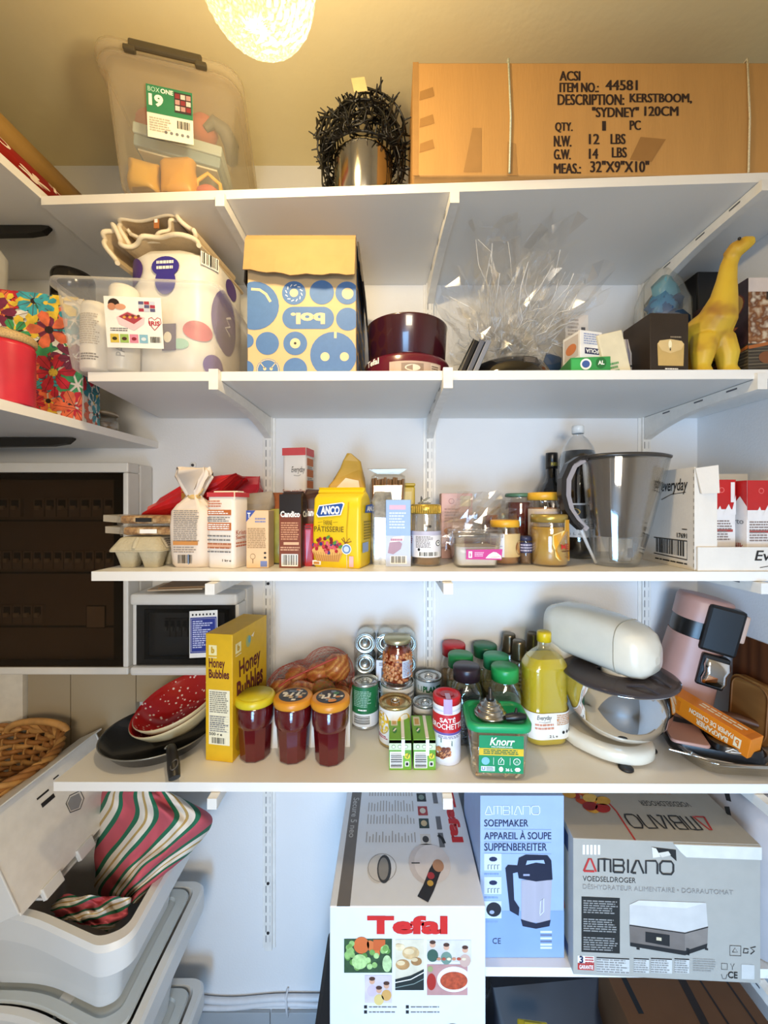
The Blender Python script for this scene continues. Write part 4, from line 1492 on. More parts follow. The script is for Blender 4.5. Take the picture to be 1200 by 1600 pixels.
# egg box: lid with bumps over six cups
EGG = C('b9b096', .9, n=.06, ns=60, b=.4, bs=220)
t = thing('egg_box', 'grey pulp egg box at the shelf end beneath two clear packets', 'egg box', (-.607, 1.005, Z3), 0)
mb = MB()
for i in range(2):
    for j in range(3):
        cx, cy = (i - .5) * .056, (j - 1) * .052
        mb.loft([rr(.034, .03, .008, 0, 4, cx, cy), rr(.046, .042, .012, .022, 4, cx, cy), rr(.055, .052, .012, .04, 4, cx, cy)], EGG, True, False)
mb.loft([rr(.114, .16, .012, .0385), rr(.126, .172, .014, .0385), rr(.126, .172, .014, .042), rr(.114, .16, .012, .042)], EGG, True, True)
mb.build('tray', t)
mb = MB()
mb.loft([rr(.126, .172, .014, .0425), rr(.122, .168, .014, .047), rr(.098, .14, .016, .07), rr(.088, .13, .016, .073)], EGG, True, True)
mb.tube([(0, -.084, .0455), (0, -.076, .058), (0, -.068, .071)], [.005, .007, .005], EGG, 8)
mb.build('lid', t)
mb = MB()
F = Fr((.0615, -.06, .046), (0, .09, 0), (-.014, 0, .024))
mb.rect(F, 0, 0, 1, 1, C('cfc8b8', .6), .002)
mb.small(F, .1, .1, .9, .9, 4, C('77706a', .6), h=.0026)
mb.build('label', t)
OAT = ramp_mat('crispbread_crumb', 'Noise', [(.35, '8a5c30'), (.5, 'b98a52'), (.65, 'd9b98a')], .6, Scale=90.0)
for k, (z, dx, lab) in enumerate(((.0745, .0, 'lower clear packet of crumbly crispbread on the egg box'), (.102, -.008, 'upper clear packet of crumbly crispbread under the red bag'))):
    t = thing('crispbread_packet', lab, 'packet', (-.578 + dx, .99, Z3 + z), 3 - 5 * k, 'crispbread packets')
    MB().box(-.075, .075, -.04, .04, .002, .022, OAT, .006).build('crispbread', t)
    mb = MB().loft([rr(.165, .088, .01, .0), rr(.168, .09, .012, .012), rr(.165, .086, .01, .024)], clear('f0e6d2', .14, .5, .1), True, True).jit(.002, 60, k)
    mb.loft([[Vector((-.08, -.03, .004)), Vector((-.08, .03, .004)), Vector((-.08, .03, .02)), Vector((-.08, -.03, .02))], [Vector((-.112, -.045, .008)), Vector((-.112, .045, .008)), Vector((-.112, .045, .024)), Vector((-.112, -.045, .024))]], clear('f0e6d2', .2, .6, .15), smooth=False)
    mb.rect(Fr((-.03, -.047, .007), (.04, 0, 0), (0, 0, .01)), 0, 0, 1, 1, INK if k else PAPER, .001)
    mb.build('film', t)
# red crinkled bag
REDB = C('b8161c', .3, n=.12, ns=25)
t = thing('chip_bag', 'shiny red bag lying slanted across the crispbread packets', 'bag', (-.535, 1.078, Z3 + .172), rot=(R_(-6), R_(-24), R_(4)))
mb = MB()
rings = []
for k, w_, th in ((0, .1, .002), (.05, .12, .006), (.2, .13, .032), (.5, .135, .045), (.8, .13, .03), (.95, .12, .006), (1, .11, .002)):
    x = -.135 + .27 * k
    rings.append([Vector((x, w_ / 2 * cos(a) * .9, th * sin(a))) for a in [2 * pi * i / 24 for i in range(24)]])
mb.loft(rings, REDB, True, True, False).jit(.007, 45, 3)
bagm = mb
F = Fr((-.02, -.062, -.012), (.06, 0, 0), (0, .02, .045))
mb.poly(F, [(.1, 0), (.9, .1), (.95, 1), (.2, .9)], C('b07a34', .5), .006)
mb.poly(Fr((-.115, -.055, -.01), (.04, 0, 0), (0, .02, .03)), [(0, .2), (1, .1), (1, .9), (.1, .8)], C('c8605a', .5), .004)
mb.build('bag_body', t)
t = bag('chip_bag', 'open pinkish red bag behind the tied flour bag', 'bag', (-.478, 1.2, Z3), .14, .08, .25, C('bb2233', .3, n=.2, ns=12), 6, seed=8, amp=.014, smooth=False, sc=22, taper=1.15, ruf=.07)
t = bag('plastic_bag', 'grey plastic bag lying behind the two white sugar bags', 'bag', (-.375, 1.062, Z3), .105, .06, .188, C('8f867c', .35, n=.3, ns=14), 0, seed=12, amp=.008, smooth=False, sc=30, taper=1.1, ruf=.03)

# tied flour bag
t = thing('flour_bag', 'white flour bag tied at its neck beside the egg box', 'flour bag', (-.485, .965, Z3), -4)
FLB = C('e3d5c6', .55, n=.05, ns=18)
mb = MB()
rings = []
for z, w, d in ((0, .084, .05), (.006, .094, .062), (.05, .103, .07), (.1, .106, .07), (.135, .1, .066), (.152, .075, .05), (.166, .034, .028), (.172, .028, .024), (.18, .034, .03), (.205, .062, .034), (.225, .082, .03), (.238, .078, .026)):
    g_ = rr(w, d, min(w, d) * .4, z, 6)
    if z > .16:
        g_ = [Vector((q.x * (1 + .16 * sin(i * 2.2)), q.y * (1 + .3 * sin(i * 1.7)) - .004 * sin(i * 2.2), q.z + .007 * sin(i * 1.3))) for i, q in enumerate(g_)]
    rings.append(g_)
mb.loft(rings, FLB, True, True, True).jit(.003, 45, 2)
F = Fr((-.032, -.0365, .006), (.068, 0, 0), (0, 0, .135))
mb.small(F, .02, .42, .95, .98, 17, C('8d8782', .6), rag=.12, h=.0012)
mb.rect(F, .0, .36, .9, .44, C('c98a48', .5), .0012)
mb.small(F, .02, .22, .92, .34, 3, C('9a8f86', .6), h=.0012)
mb.bars(F, .14, .02, .72, .2, INK, None, 18, h=.0012)
mb.rect(F, .55, .02, .58, .2, C('6a8fc0', .5), .0014)
mb.build('bag_body', t)
mb = MB().lathe([(.0155, .164), (.018, .167), (.018, .172), (.0155, .175)], C('c9a86a', .5), 16)
mb.tube([(.012, -.012, .17), (.026, -.016, .182), (.03, -.015, .19)], .002, C('c9a86a', .5), 6)
mb.build('bag_tie', t)

SUG = C('eee5da', .5, n=.03, ns=20)


def sugar_front(mb, F):
    f = F['front']
    mb.rect(f, 0, .94, 1, 1.0, C('c23a40', .5), .0005); mb.rect(F['right'], 0, .94, 1, 1.0, C('c23a40', .5), .0005)
    mb.small(f, .04, .8, .6, .9, 3, C('c8826a', .6))
    mb.rect(f, .03, .7, .9, .77, ORG); mb.small(f, .06, .71, .8, .76, 2, PAPER, h=.001)
    mb.small(f, .03, .61, .9, .68, 3, GREYINK)
    mb.rect(f, .03, .5, .9, .6, ORG); mb.small(f, .06, .51, .85, .59, 3, PAPER, h=.001, rag=.05)
    for k in range(5):
        mb.small(f, .03, .2 + k * .052, .9, .235 + k * .052, 1, C('a8603c', .6) if k in (1, 2) else GREYINK, rag=.02)
    mb.rect(f, .03, .27, .9, .33, C('d8a98c', .6), .0005)
    mb.tx(f, '1 kg e', .58, .08, .9, .12, INK, .02)
    r = F['right']
    mb.tx(r, 'Kristal', .06, .44, .9, .5, C('b3543a', .6), .0)
    mb.tx(r, 'Sucre cr', .06, .38, .98, .43, C('b3543a', .6), .01)
    mb.small(r, .06, .27, .9, .35, 2, C('c07a62', .6))


def sugar(label, loc, rz, fn, h=.18):
    t = thing('sugar_bag', label, 'sugar bag', loc, rz)
    w, d = .072, .06
    mb = MB()
    mb.loft([rr(w - .004, d - .004, .008, 0, 4), rr(w, d, .01, .004, 4), rr(w + .001, d + .001, .01, h * .5, 4), rr(w - .001, d - .001, .009, h - .004, 4), rr(w - .006, d - .006, .008, h, 4)], SUG, True, True).jit(.0012, 60, h)
    fn(mb, faces(w, d + .003, h) | dict(right=Fr((w / 2 + .0015, -d / 2, 0), (0, d, 0), (0, 0, h))))
    mb.build('bag_body', t)
    mb = MB().box(-w / 2 + .004, w / 2 - .004, -.012, .016, h, h + .004, SUG, .001)
    mb.build('folded_top', t)
    return t


sugar('white sugar bag with red top edge standing at the shelf front beside the flour bag', at(357, .955, S3 + .0005), -12, sugar_front)
t = pack('rice_carton', 'narrow peach coloured carton of small print between sugar bag and brown packets', 'carton', at(407, .953, S3 + .0005), .053, .045, .137, C('e2bf94', .5), 0,
         lambda mb, F: (mb.poly(F['front'], [(0, .8), (.42, 1), (0, 1)], C('3c4f9a', .5)), mb.small(F['front'], .4, .78, .95, .88, 2, C('7f86b0', .6)), mb.small(F['front'], .06, .34, .92, .7, 12, C('a8875e', .6), rag=.1),
                        mb.ell(F['front'], .3, .2, .12, .05, C('8a6a44', .6), .0008, 14), mb.ell(F['front'], .3, .2, .1, .04, C('e2bf94', .5), .001, 14), mb.rect(F['front'], .28, .08, .32, .16, C('8a6a44', .6)),
                        mb.rect(F['front'], .64, .02, .94, .12, C('6f80b8', .6)), mb.tx(F['front'], 'T', .06, .87, .2, .96, PAPER, .03, h=.001), mb.ell(F['front'], .85, .26, .06, .02, INK, .0008, 8), mb.ell(F['front'], .85, .18, .06, .02, INK, .0008, 8)))
bag('spice_bag', 'slim olive green packet behind the peach carton', 'packet', at(433, 1.0, S3 + .0005), .034, .03, .138, C('8f8a3c', .35, n=.2, ns=30), seed=14, amp=.004, sc=50)
bag('paper_bag', 'crinkled brown and orange bag behind the peach carton', 'bag', at(428, 1.1, S3 + .0005), .07, .05, .192, C('95552f', .4, n=.25, ns=20), -5, seed=16, amp=.009, smooth=False, sc=32, taper=1.05, ruf=.04)


def candico(mb, F):
    f = F['front']
    mb.rect(f, 0, .7, 1, .96, C('1a110e', .35), .0004); mb.rect(f, 0, 0, 1, .7, C('7a3a20', .4), .0003)
    mb.tx(f, 'Candico', .06, .66, .95, .74, PAPER, .04)
    mb.small(f, .08, .36, .92, .6, 8, C('c9916c', .6), rag=.1)
    mb.rect(f, .2, .3, .9, .335, C('d9b08a', .5)); mb.small(f, .06, .22, .95, .28, 2, C('d0a080', .6))
    mb.bars(f, .1, .02, .86, .18, INK, PAPER, 16)
    mb.tx(F['right'], 'Can', .1, .66, .9, .74, PAPER, .04)


def brick(name, label, loc, w, d, h, mat, rz, fn, seed):
    mb = MB()
    mb.loft([rr(w - .006, d - .006, .006, 0, 3), rr(w, d, .007, .004, 3), rr(w, d, .007, h * .86, 3), rr(w * .98, d * .9, .006, h * .93, 3), rr(w * .9, d * .45, .006, h * .985, 3), rr(w * .95, d * .2, .004, h, 3)], mat, True, True, False)
    mb.jit(.0022, 70, seed)
    f = faces(w, d + .004, h)
    f['right'] = Fr((w / 2 + .002, -d / 2, 0), (0, d, 0), (0, 0, h))
    fn(mb, f)
    return tag(mb.build(name, None, loc, rz), label, 'packet')


brick('sugar_packet', 'dark brown candy sugar packet with white lettering and a barcode at its foot', at(459, .958, S3 + .0005), .053, .05, .183, C('2a1710', .35), -4, candico, 3)
brick('sugar_packet', 'second dark brown sugar packet half hidden behind the yellow flour bag', at(493, 1.022, S3 + .0005), .055, .05, .19, C('3a1d12', .35), 0,
      lambda mb, F: (mb.rect(F['front'], 0, .5, 1, .74, C('6a3a20', .4), .0004), mb.tx(F['front'], 'Candico', .04, .64, .98, .74, PAPER, .04), mb.small(F['front'], .05, .3, .95, .5, 5, C('b98a62', .6))), 5)
brick('jelly_packet', 'small glossy pinkish red packet between the brown packets and yellow flour bag', at(483, .967, S3 + .0005), .026, .022, .104, C('b0303c', .2, n=.2, ns=40), 0, lambda mb, F: mb.small(F['front'], .1, .86, .9, .98, 2, C('5a1a20', .5)), 7)
pack('cardboard_carton', 'plain grey carton behind the brown packets under the standing sugar bag', 'carton', at(462, 1.165, S3 + .0005), .1, .07, .134, C('a89c8c', .6))


def sugar_back(mb, F):
    f = F['front']
    mb.rect(f, 0, .88, 1, 1.0, C('cf4a4c', .5), .0005); mb.rect(F['right'], 0, .88, 1, 1.0, C('cf4a4c', .5), .0005)
    mb.tx(f, 'Everyday', .4, .58, .98, .7, INK, .0, .25)
    mb.line(f, [(.5, .56), (.7, .55), (.8, .57)], .001, INK)
    mb.tx(f, 'Sucre cristallise', .03, .27, .98, .34, C('a85a44', .6), .01)
    mb.tx(f, 'Kristalsuiker', .03, .18, .76, .25, C('a85a44', .6), .02)
    mb.small(f, .03, .06, .7, .14, 2, C('a85a44', .6), rag=.1)
    r = F['right']
    for z in (.72, .54, .36):
        mb.rect(r, .1, z, .9, z + .12, ORG)
        mb.small(r, .15, z - .06, .9, z - .01, 2, GREYINK)
    mb.small(r, .1, .05, .9, .3, 6, GREYINK)


sugar('white sugar bag with red top standing high behind the brown packets', at(466, 1.165, S3 + .135), -10, sugar_back, .182)

# yellow flour bag
YF = C('e6c41c', .35, n=.05, ns=14)
t = thing('flour_bag', 'bright yellow pastry flour bag with a berry tart picture', 'flour bag', at(535, .972, S3 + .0005), -17)
w, d, h = .125, .078, .182
mb = MB()
rings = []
for z, a, b in ((0, .95, .92), (.005, 1, 1), (.07, 1.01, 1.03), (.14, 1, 1), (.165, .98, .9), (.176, 1.0, .55), (.182, .98, .3)):
    rings.append(rr(w * a, d * b, .009, z, 4))
mb.loft(rings, YF, True, True, True).jit(.0025, 40, 6)
F = Fr((-w / 2, -d / 2 - .0035, 0), (w, 0, 0), (0, 0, h))
mb.poly(F, [(.1, .7), (.16, .82), (.66, .86), (.7, .84), (.62, .69), (.14, .66)], PAPER, .0005)
mb.poly(F, [(.12, .71), (.17, .805), (.64, .845), (.67, .83), (.6, .7), (.16, .675)], C('1f4f9c', .45), .0009)
mb.tx(F, 'ANCO', .2, .7, .6, .81, PAPER, .05, .08, h=.0014)
mb.line(F, [(.14, .59), (.24, .6)], .0008, C('6a5a14', .5)); mb.line(F, [(.46, .595), (.56, .6)], .0008, C('6a5a14', .5))
mb.tx(F, 'FARINE', .26, .56, .44, .62, C('5f4a12', .5), .0)
mb.tx(F, 'PÂTISSERIE', .06, .47, .68, .56, C('5f4a12', .5), .005)
rnd = random.Random(9)
CR = C('c9924a', .6)
mb.poly(F, [(.02, .2), (.66, .2), (.58, .08), (.12, .08)], CR, .0006)
for i in range(12):
    mb.line(F, [(.05 + i * .05, .2), (.12 + i * .04, .085)], .0011, C('9a6428', .6), .0009)
mb.ell(F, .34, .22, .33, .06, C('dba95c', .6), .0008)
for i in range(44):
    a, q = rnd.uniform(0, 2 * pi), math.sqrt(rnd.random())
    mb.ell(F, .33 + .29 * q * cos(a), .27 + .1 * q * sin(a) + .02, .036, None, C(rnd.choice(('a8202c', 'c23a44', '7a1626', '3a3a6c', 'd4606a')), .4, n=.2, ns=90), .001 + i * .00002, 10)
for x, y in ((.5, .33), (.36, .4), (.62, .28)):
    mb.ell(F, x, y, .05, .02, C('4f8a3c', .5), .0022, 8, .6)
mb.line(F, [(.76, .1), (.74, .5), (.78, .86)], .003, C('c9a214', .4), .0008)
mb.rect(F, .02, .03, .2, .09, PAPER); mb.rect(F, .05, .04, .17, .07, C('c98a3c', .5), .001)
mb.line(F, [(.71, .33), (.64, .38), (.68, .4), (.72, .33), (.8, .39), (.84, .35), (.72, .33), (.66, .28)], .0022, C('7a4a1c', .5), .0012)
mb.line(F, [(.74, .32), (.75, .0)], .002, C('d8c89a', .5), .001)
mb.ell(F, .74, .25, .1, None, PAPER, .0013); mb.ell(F, .74, .25, .085, None, C('6a8ab8', .5), .0016); mb.ell(F, .74, .25, .055, None, C('c9d8ea', .5), .0019)
mb.rect(F, .79, .02, .88, .16, C('e2b2b0', .5), .0006)
FRr = Fr((w / 2 + .003, -d / 2, 0), (0, d, 0), (0, 0, h))
mb.poly(FRr, [(.3, .72), (.95, .72), (.95, .84), (.4, .82)], C('1f4f9c', .45)); mb.tx(FRr, 'AN', .45, .74, .9, .81, PAPER, .05, h=.001)
mb.small(FRr, .2, .36, .9, .62, 7, C('8a7a1c', .6)); mb.rect(FRr, .1, .2, .6, .33, C('8fa4c9', .5))
mb.build('bag_body', t)
mb = MB()
mb.loft([rr(w * .96, .03, .004, .1812, 3), rr(w * .98, .012, .004, .19, 3), rr(w * .97, .02, .004, .194, 3)], YF, True, True, False).jit(.003, 40, 3)
mb.build('folded_top', t)

t = thing('flour_bag', 'amber paper bag with a peaked torn top behind the yellow flour bag', 'flour bag', at(541, 1.075, S3 + .0005), 4)
mb = MB()
rings = []
for z, w, d, cx in ((0, .1, .06, 0), (.01, .11, .066, 0), (.16, .108, .06, 0), (.2, .1, .05, .004), (.22, .085, .04, .008), (.25, .06, .02, .014), (.27, .045, .012, .016), (.292, .012, .006, .012)):
    rings.append(rr(w, d, .01, z, 4, cx))
mb.loft(rings, C('c2993a', .5, n=.12, ns=20), True, True, False).jit(.006, 36, 5)
F = Fr((-.05, -.033, .12), (.1, 0, 0), (0, .004, .1))
mb.poly(F, [(.1, .6), (.9, .62), (.84, .95), (.5, 1.02)], C('e0d2b4', .5), .006)
mb.small(F, .15, .55, .6, .66, 1, C('6a4a1c', .5), h=.007)
mb.build('bag_body', t)
t = thing('pasta_bag', 'silver film bag beside the blue carton', 'bag', at(597, 1.0, S3 + .0005), 0)
mb = MB().loft([rr(.05, .04, .008, 0), rr(.054, .046, .01, .05), rr(.052, .046, .01, .12), rr(.054, .03, .008, .16), rr(.04, .014, .004, .185)], C('bfc3c8', .18, .75, n=.35, ns=60), True, True, False).jit(.006, 55, 7)
mb.build('film', t)
t = thing('breadstick_bag', 'see-through bag of brown sticks perched behind the blue carton', 'bag', at(606, 1.1, S3 + .165), 0)
rnd = random.Random(3)
STK = C('8f6238', .6, n=.2, ns=60)
mb = MB()
for i in range(11):
    for j in range(2):
        x = -.04 + i * .008
        mb.tube([(x, -.012 + j * .02, .001), (x + rnd.uniform(-.003, .003), -.012 + j * .02, .06 + rnd.uniform(-.006, .004))], .0037, STK, 6)
mb.build('sticks', t)
mb = MB().loft([rr(.096, .05, .01, 0), rr(.1, .052, .01, .04), rr(.094, .04, .01, .066), rr(.075, .014, .004, .074), rr(.115, .01, .003, .088)], clear('f0ead8', .08, .6, .08), True, True, False).jit(.004, 50, 4)
mb.build('film', t)
pack('cardboard_carton', 'plain carton behind the silver bag holding up the bag of brown sticks', 'carton', at(606, 1.11, S3 + .0005), .09, .055, .163, C('a89c8c', .6))
t = thing('yellow_can', 'yellow tin peeking out above the blue carton', 'tin', at(632, 1.18, S3 + .0005), 0)
MB().box(-.03, .03, -.03, .03, 0, .205, C('d6bb2e', .4), .004).box(-.005, .02, -.0305, -.03, .1, .19, C('e6d890', .4)).build('body', t)
MB().box(-.031, .031, -.031, .031, .2055, .215, C('c9ae28', .4), .003).build('lid', t)
pack('salt_carton', 'pale blue carton with a barcode beside the gold lidded coffee jar', 'carton', at(622.5, .975, S3 + .0005), .061, .042, .163, C('8fadd6', .5), -2,
     lambda mb, F: (mb.rect(F['front'], .14, .85, .8, .92, C('c9a6c0', .5)), mb.small(F['front'], .14, .56, .85, .82, 6, C('c6d4ea', .5), rag=.3),
                    mb.rect(F['front'], 0, 0, 1, .46, C('b9c4de', .5), .0003), mb.poly(F['front'], [(.08, .2), (.3, .18), (.6, .26), (.66, .34), (.4, .42), (.16, .38)], C('a88a9c', .6)),
                    mb.poly(F['front'], [(.14, .36), (.7, .38), (.74, .46), (.3, .44)], PAPER, .001), mb.small(F['front'], .2, .37, .66, .43, 1, C('b06a8a', .5), rag=0, h=.0014), mb.bars(F['front'], .18, .04, .84, .16, INK, PAPER, 18)))

COF = C('8a633a', .8, n=.2, ns=90)


def coffee_label(mb):
    F = Cy(.0376, .022, .086, -88, 88)
    mb.rect(F, 0, 0, 1, 1, C('e3e0e2', .5)); mb.rect(F, .0, .84, 1, 1, C('b9b6c8', .5), .0006)
    mb.small(F, .24, .36, .62, .82, 9, C('6f6a6c', .6)); mb.ell(F, .76, .54, .07, .12, INK, .0008); mb.ell(F, .76, .54, .05, .09, PAPER, .001); mb.ell(F, .76, .56, .02, .04, INK, .0012, 8)
    mb.bars(F, .3, .04, .8, .22, INK, PAPER, 18); mb.small(F, .0, .5, .14, .8, 4, C('b0506a', .6)); mb.ell(F, .32, .3, .03, .06, INK, .0008, 8)


t = jar('coffee_jar', 'glass jar with ribbed gold lid and printed label, nearly empty', 'jar', at(665.5, .985, S3 + .0005), .0368, .152, .0375, .024, C('c2a044', .3, .7), COF, .2, fn=coffee_label, ribs=40)
t = thing('bag_clip', 'small grey clip lying on the gold jar lid', 'clip', at(665, .985, S3 + .1535), 20)
mb = MB().box(-.016, .016, -.007, .007, 0, .003, C('8d8f86', .5), .001, M=Matrix.Rotation(R_(-28), 4, 'Y') @ Matrix.Translation((.0, 0, .008))).box(-.012, .012, -.007, .007, 0, .003, C('6f7169', .5), .001).tube([(-.01, -.006, .006), (-.012, .0, .018), (-.01, .006, .006)], .0016, STEEL, 6)
mb.build('jaws', t)
pack('pink_carton', 'pale pink carton behind the tub with the pink label', 'carton', at(712, 1.12, S3 + .0005), .088, .045, .183, C('d9ada4', .5), 0,
     lambda mb, F: (mb.ell(F['front'], .32, .88, .09, None, C('b07a78', .5)), mb.ell(F['front'], .32, .88, .07, None, C('d9ada4', .5), .001), mb.rect(F['front'], .6, .8, .95, .96, C('cfc0a4', .5)), mb.small(F['front'], .1, .55, .6, .78, 5, C('b58a84', .6)), mb.ell(F['front'], .3, .42, .22, .06, C('cf7a34', .5)), mb.ell(F['front'], .3, .2, .2, .06, C('cf7a34', .5))))
mb = MB()
rnd = random.Random(13)
for k in range(4):
    n = 7
    g = [[Vector((.0 + (.12 * (i / n - .5)) * (1 + .3 * k) + k * .008, .01 * k + rnd.gauss(0, .004), .02 + .16 * j / n * (1 - .12 * k) + rnd.gauss(0, .003) + .015 * (i / n))) for i in range(n + 1)] for j in range(n + 1)]
    vs = [q for r in g for q in r]
    mb.add(vs, [(j * (n + 1) + i, j * (n + 1) + i + 1, (j + 1) * (n + 1) + i + 1, (j + 1) * (n + 1) + i) for j in range(n) for i in range(n)], clear('f4f4f6', .16, .6, .08))
tag(mb.build('plastic_film', None, at(735, 1.035, S3 + .0005), rot=(0, R_(8), 0)), 'loose sheets of clear film standing behind the square tub', 'plastic film')

t = thing('food_tub', 'square clear tub of white powder with a bright pink label', 'food tub', at(741, .972, S3 + .0005), 0)
mb = MB()
w0, w1, H = .098, .122, .083
mb.loft([rr(w0 - .008, .07, .012, 0), rr(w0, .078, .014, .003), rr(w1 - .006, .1, .016, H - .012), rr(w1, .106, .016, H - .011), rr(w1, .106, .016, H), rr(w1 - .006, .1, .016, H), rr(w0 - .003, .075, .013, .005)], clear('f2f4f6', .1, .6, .06), True, True)
mb.build('tub_wall', t)
MB().loft([rr(w0 - .006, .072, .012, .006), rr(w0 + .006, .086, .014, .042), rr(w0 + .004, .084, .014, .05)], C('efebe4', .8), True, True).jit(.002, 60).build('powder', t)
mb = MB().loft([rr(w1 - .001, .105, .016, H + .0005), rr(w1 + .004, .11, .017, H + .002), rr(w1 + .003, .109, .017, H + .007), rr(w1 - .014, .09, .014, H + .008)], clear('f2f4f6', .12, .6, .06), True, True)
mb.build('lid', t)
mb = MB()
F = Fr((-.03, -.0475, .02), (.084, 0, 0), (0, -.0035, .026))
mb.poly(F, [(0, .05), (1, 0), (1.02, 1), (0, .95)], C('c23a86', .4), .0008)
mb.poly(F, [(.07, .2), (.17, .2), (.17, .8), (.07, .8)], PAPER, .0012); mb.tx(F, 'b', .095, .32, .145, .7, C('c23a86', .4), .04, h=.0016)
mb.small(F, .24, .3, .52, .75, 3, C('eab8d4', .5), h=.0012); mb.poly(F, [(.55, .16), (1, .14), (.98, .4), (.85, .7), (.76, .74), (.64, .5)], PAPER, .0012); mb.line(F, [(.7, .24), (.95, .32)], .002, C('c9b0a0', .5), .0016)
mb.build('label', t)['label'] = 'bright pink label'

PB = C('a86f34', .5, n=.06)
YL = C('dfa72c', .4)


def pb_label(mb):
    F = Cy(.0378, .02, .078, -85, 85)
    mb.rect(F, 0, 0, 1, 1, C('cbb17c', .5)); mb.rect(F, .0, 0, .4, 1, C('dcdce0', .5), .0006); mb.small(F, .05, .1, .36, .9, 12, C('8a93b8', .6)); mb.ell(F, .8, .4, .14, .32, C('8a5a2c', .5), .0008); mb.ell(F, .8, .4, .1, .24, C('c08a4c', .5), .001)


jar('peanut_butter_jar', 'short peanut butter jar with a yellow lid beside the square tub', 'jar', at(788.5, 1.005, S3 + .0005), .037, .112, .0365, .018, YL, PB, .95, fn=pb_label)


def pb2_label(mb):
    F = Cy(.0418, .07, .14, -85, 85)
    mb.rect(F, 0, 0, 1, 1, C('d9cfc6', .5)); mb.rect(F, .2, .45, .86, .9, C('c9c6d4', .5), .0006); mb.small(F, .24, .55, .6, .82, 2, C('7a86b8', .5), h=.001); mb.small(F, .62, .5, .84, .85, 3, C('9a86a0', .5), h=.001)


jar('peanut_butter_jar', 'taller peanut butter jar with a yellow lid behind the honey jar', 'jar', at(848.5, 1.06, S3 + .0005), .041, .184, .041, .021, YL, PB, .95, fn=pb2_label)
jar('jam_jar', 'dark red jam jar with a green lid', 'jar', at(811, 1.1, S3 + .0005), .0385, .183, .0385, .01, C('4f7358', .35), C('5a0a12', .25, coat=.4), .98, neck=.034, fn=lambda mb: mb.rect(Cy(.039, .07, .11, -75, -20), 0, 0, 1, 1, C('4a0c3c', .4)))
pack('red_packet', 'small red packet peeking up beside the short peanut butter jar', 'packet', at(768, 1.09, S3 + .0005), .03, .02, .122, C('9a2c34', .4))
jar('spice_jar', 'little dark jar with printed band between the peanut butter jars', 'jar', at(821, .99, S3 + .0005), .0155, .072, .0145, .012, C('2a2c48', .4), C('6a4a34', .6, n=.3, ns=150), .9,
    fn=lambda mb: (mb.rect(Cy(.0158, .03, .056, -90, 90), 0, 0, 1, 1, C('2c2a4c', .5)), mb.small(Cy(.0158, .03, .056, -80, 80), .1, .1, .9, .9, 3, C('a8a4b8', .5))))


def honey_label(mb):
    F = Cy(.0466, .012, .118, -62, 78)
    HL = C('d69a1e', .4)
    mb.poly(F, [(.42, .12), (.5, .03), (.9, .0), (1, .08), (1.02, .5), (.98, .66), (.86, .74), (.84, .96), (.64, .96), (.63, .72), (.5, .68), (.36, .62), (.36, .4), (.4, .28)], C('f0d88a', .4), .0008)
    mb.poly(F, [(.44, .14), (.51, .06), (.89, .03), (.98, .1), (1.0, .5), (.96, .64), (.84, .72), (.82, .96), (.66, .96), (.65, .7), (.51, .65), (.38, .6), (.38, .42), (.42, .28)], HL, .0012)
    mb.line(F, [(.56, .42), (.62, .52), (.7, .6), (.76, .58), (.82, .46), (.86, .42)], .0009, C('8a5a12', .5), .0016)
    mb.tx(F, 'MELI', .54, .29, .88, .41, C('b8201c', .4), .04, h=.0018)
    mb.small(F, .56, .22, .86, .27, 1, C('5a2c10', .5), rag=0, h=.0016); mb.small(F, .68, .08, .78, .12, 1, C('8a5a12', .5), rag=0, h=.0016)


jar('honey_jar', 'honey jar with gold lid and a big orange yellow label', 'jar', at(857.5, .985, S3 + .0005), .0462, .127, .0445, .02, C('b3984c', .3, .6), C('b98f2c', .35, coat=.3), 1.0, fn=honey_label, neck=.043)

# bottles
WINE = C('0f0d0c', .15, coat=.5)
t = thing('wine_bottle', 'dark wine bottle standing behind the cola bottle', 'bottle', at(862, 1.215, S3 + .0005), 0)
MB().lathe([(0, 0), (.036, 0), (.0385, .005), (.0385, .19), (.034, .205), (.02, .222), (.016, .235), (.0155, .262)], WINE, 32).build('glass', t)
mb = MB().lathe([(.0162, .2622), (.0178, .263), (.018, .304), (.0175, .312), (0, .3125)], C('15120f', .3), 24)
mb.rect(Cy(.0181, .268, .284, -80, 80), 0, 0, 1, 1, C('201c14', .4)); mb.tx(Cy(.0181, .268, .284, -50, 60), 'RED', .2, .2, .85, .8, C('b8a83c', .4), .04, h=.001)
mb.build('foil_cap', t)
t = thing('cola_bottle', 'large clear bottle of dark cola behind the water jug', 'bottle', at(903, 1.13, S3 + .0005), 0)
PET = clear('eef2f4', .07, .6, .05)
pr = [(0, .004), (.03, 0), (.044, .004), (.0485, .02), (.0485, .09), (.046, .13), (.0475, .16), (.0505, .2), (.052, .25), (.05, .285), (.04, .318), (.026, .34), (.0145, .35), (.0135, .356)]
MB().lathe(pr, PET, 40).build('plastic', t)
MB().lathe([(0, .006), (.03, .003), (.043, .006), (.0475, .021), (.0475, .09), (.045, .13), (.0465, .16), (.0495, .2), (.051, .25), (.0487, .284), (.042, .305), (0, .305)], C('120a08', .1, coat=.3), 32).build('cola', t)
MB().lathe([(.014, .3565), (.0165, .3565), (.0165, .376), (.015, .379), (0, .379)], C('e3e5e3', .35), 24).build('cap', t)
mb = MB()
F = Cy(.0492, .06, .155, -89, 89)
mb.rect(F, 0, 0, 1, 1, C('cfd0d2', .4), .0008); mb.rect(F, .05, .55, .6, .95, C('23211f', .4), .0012)
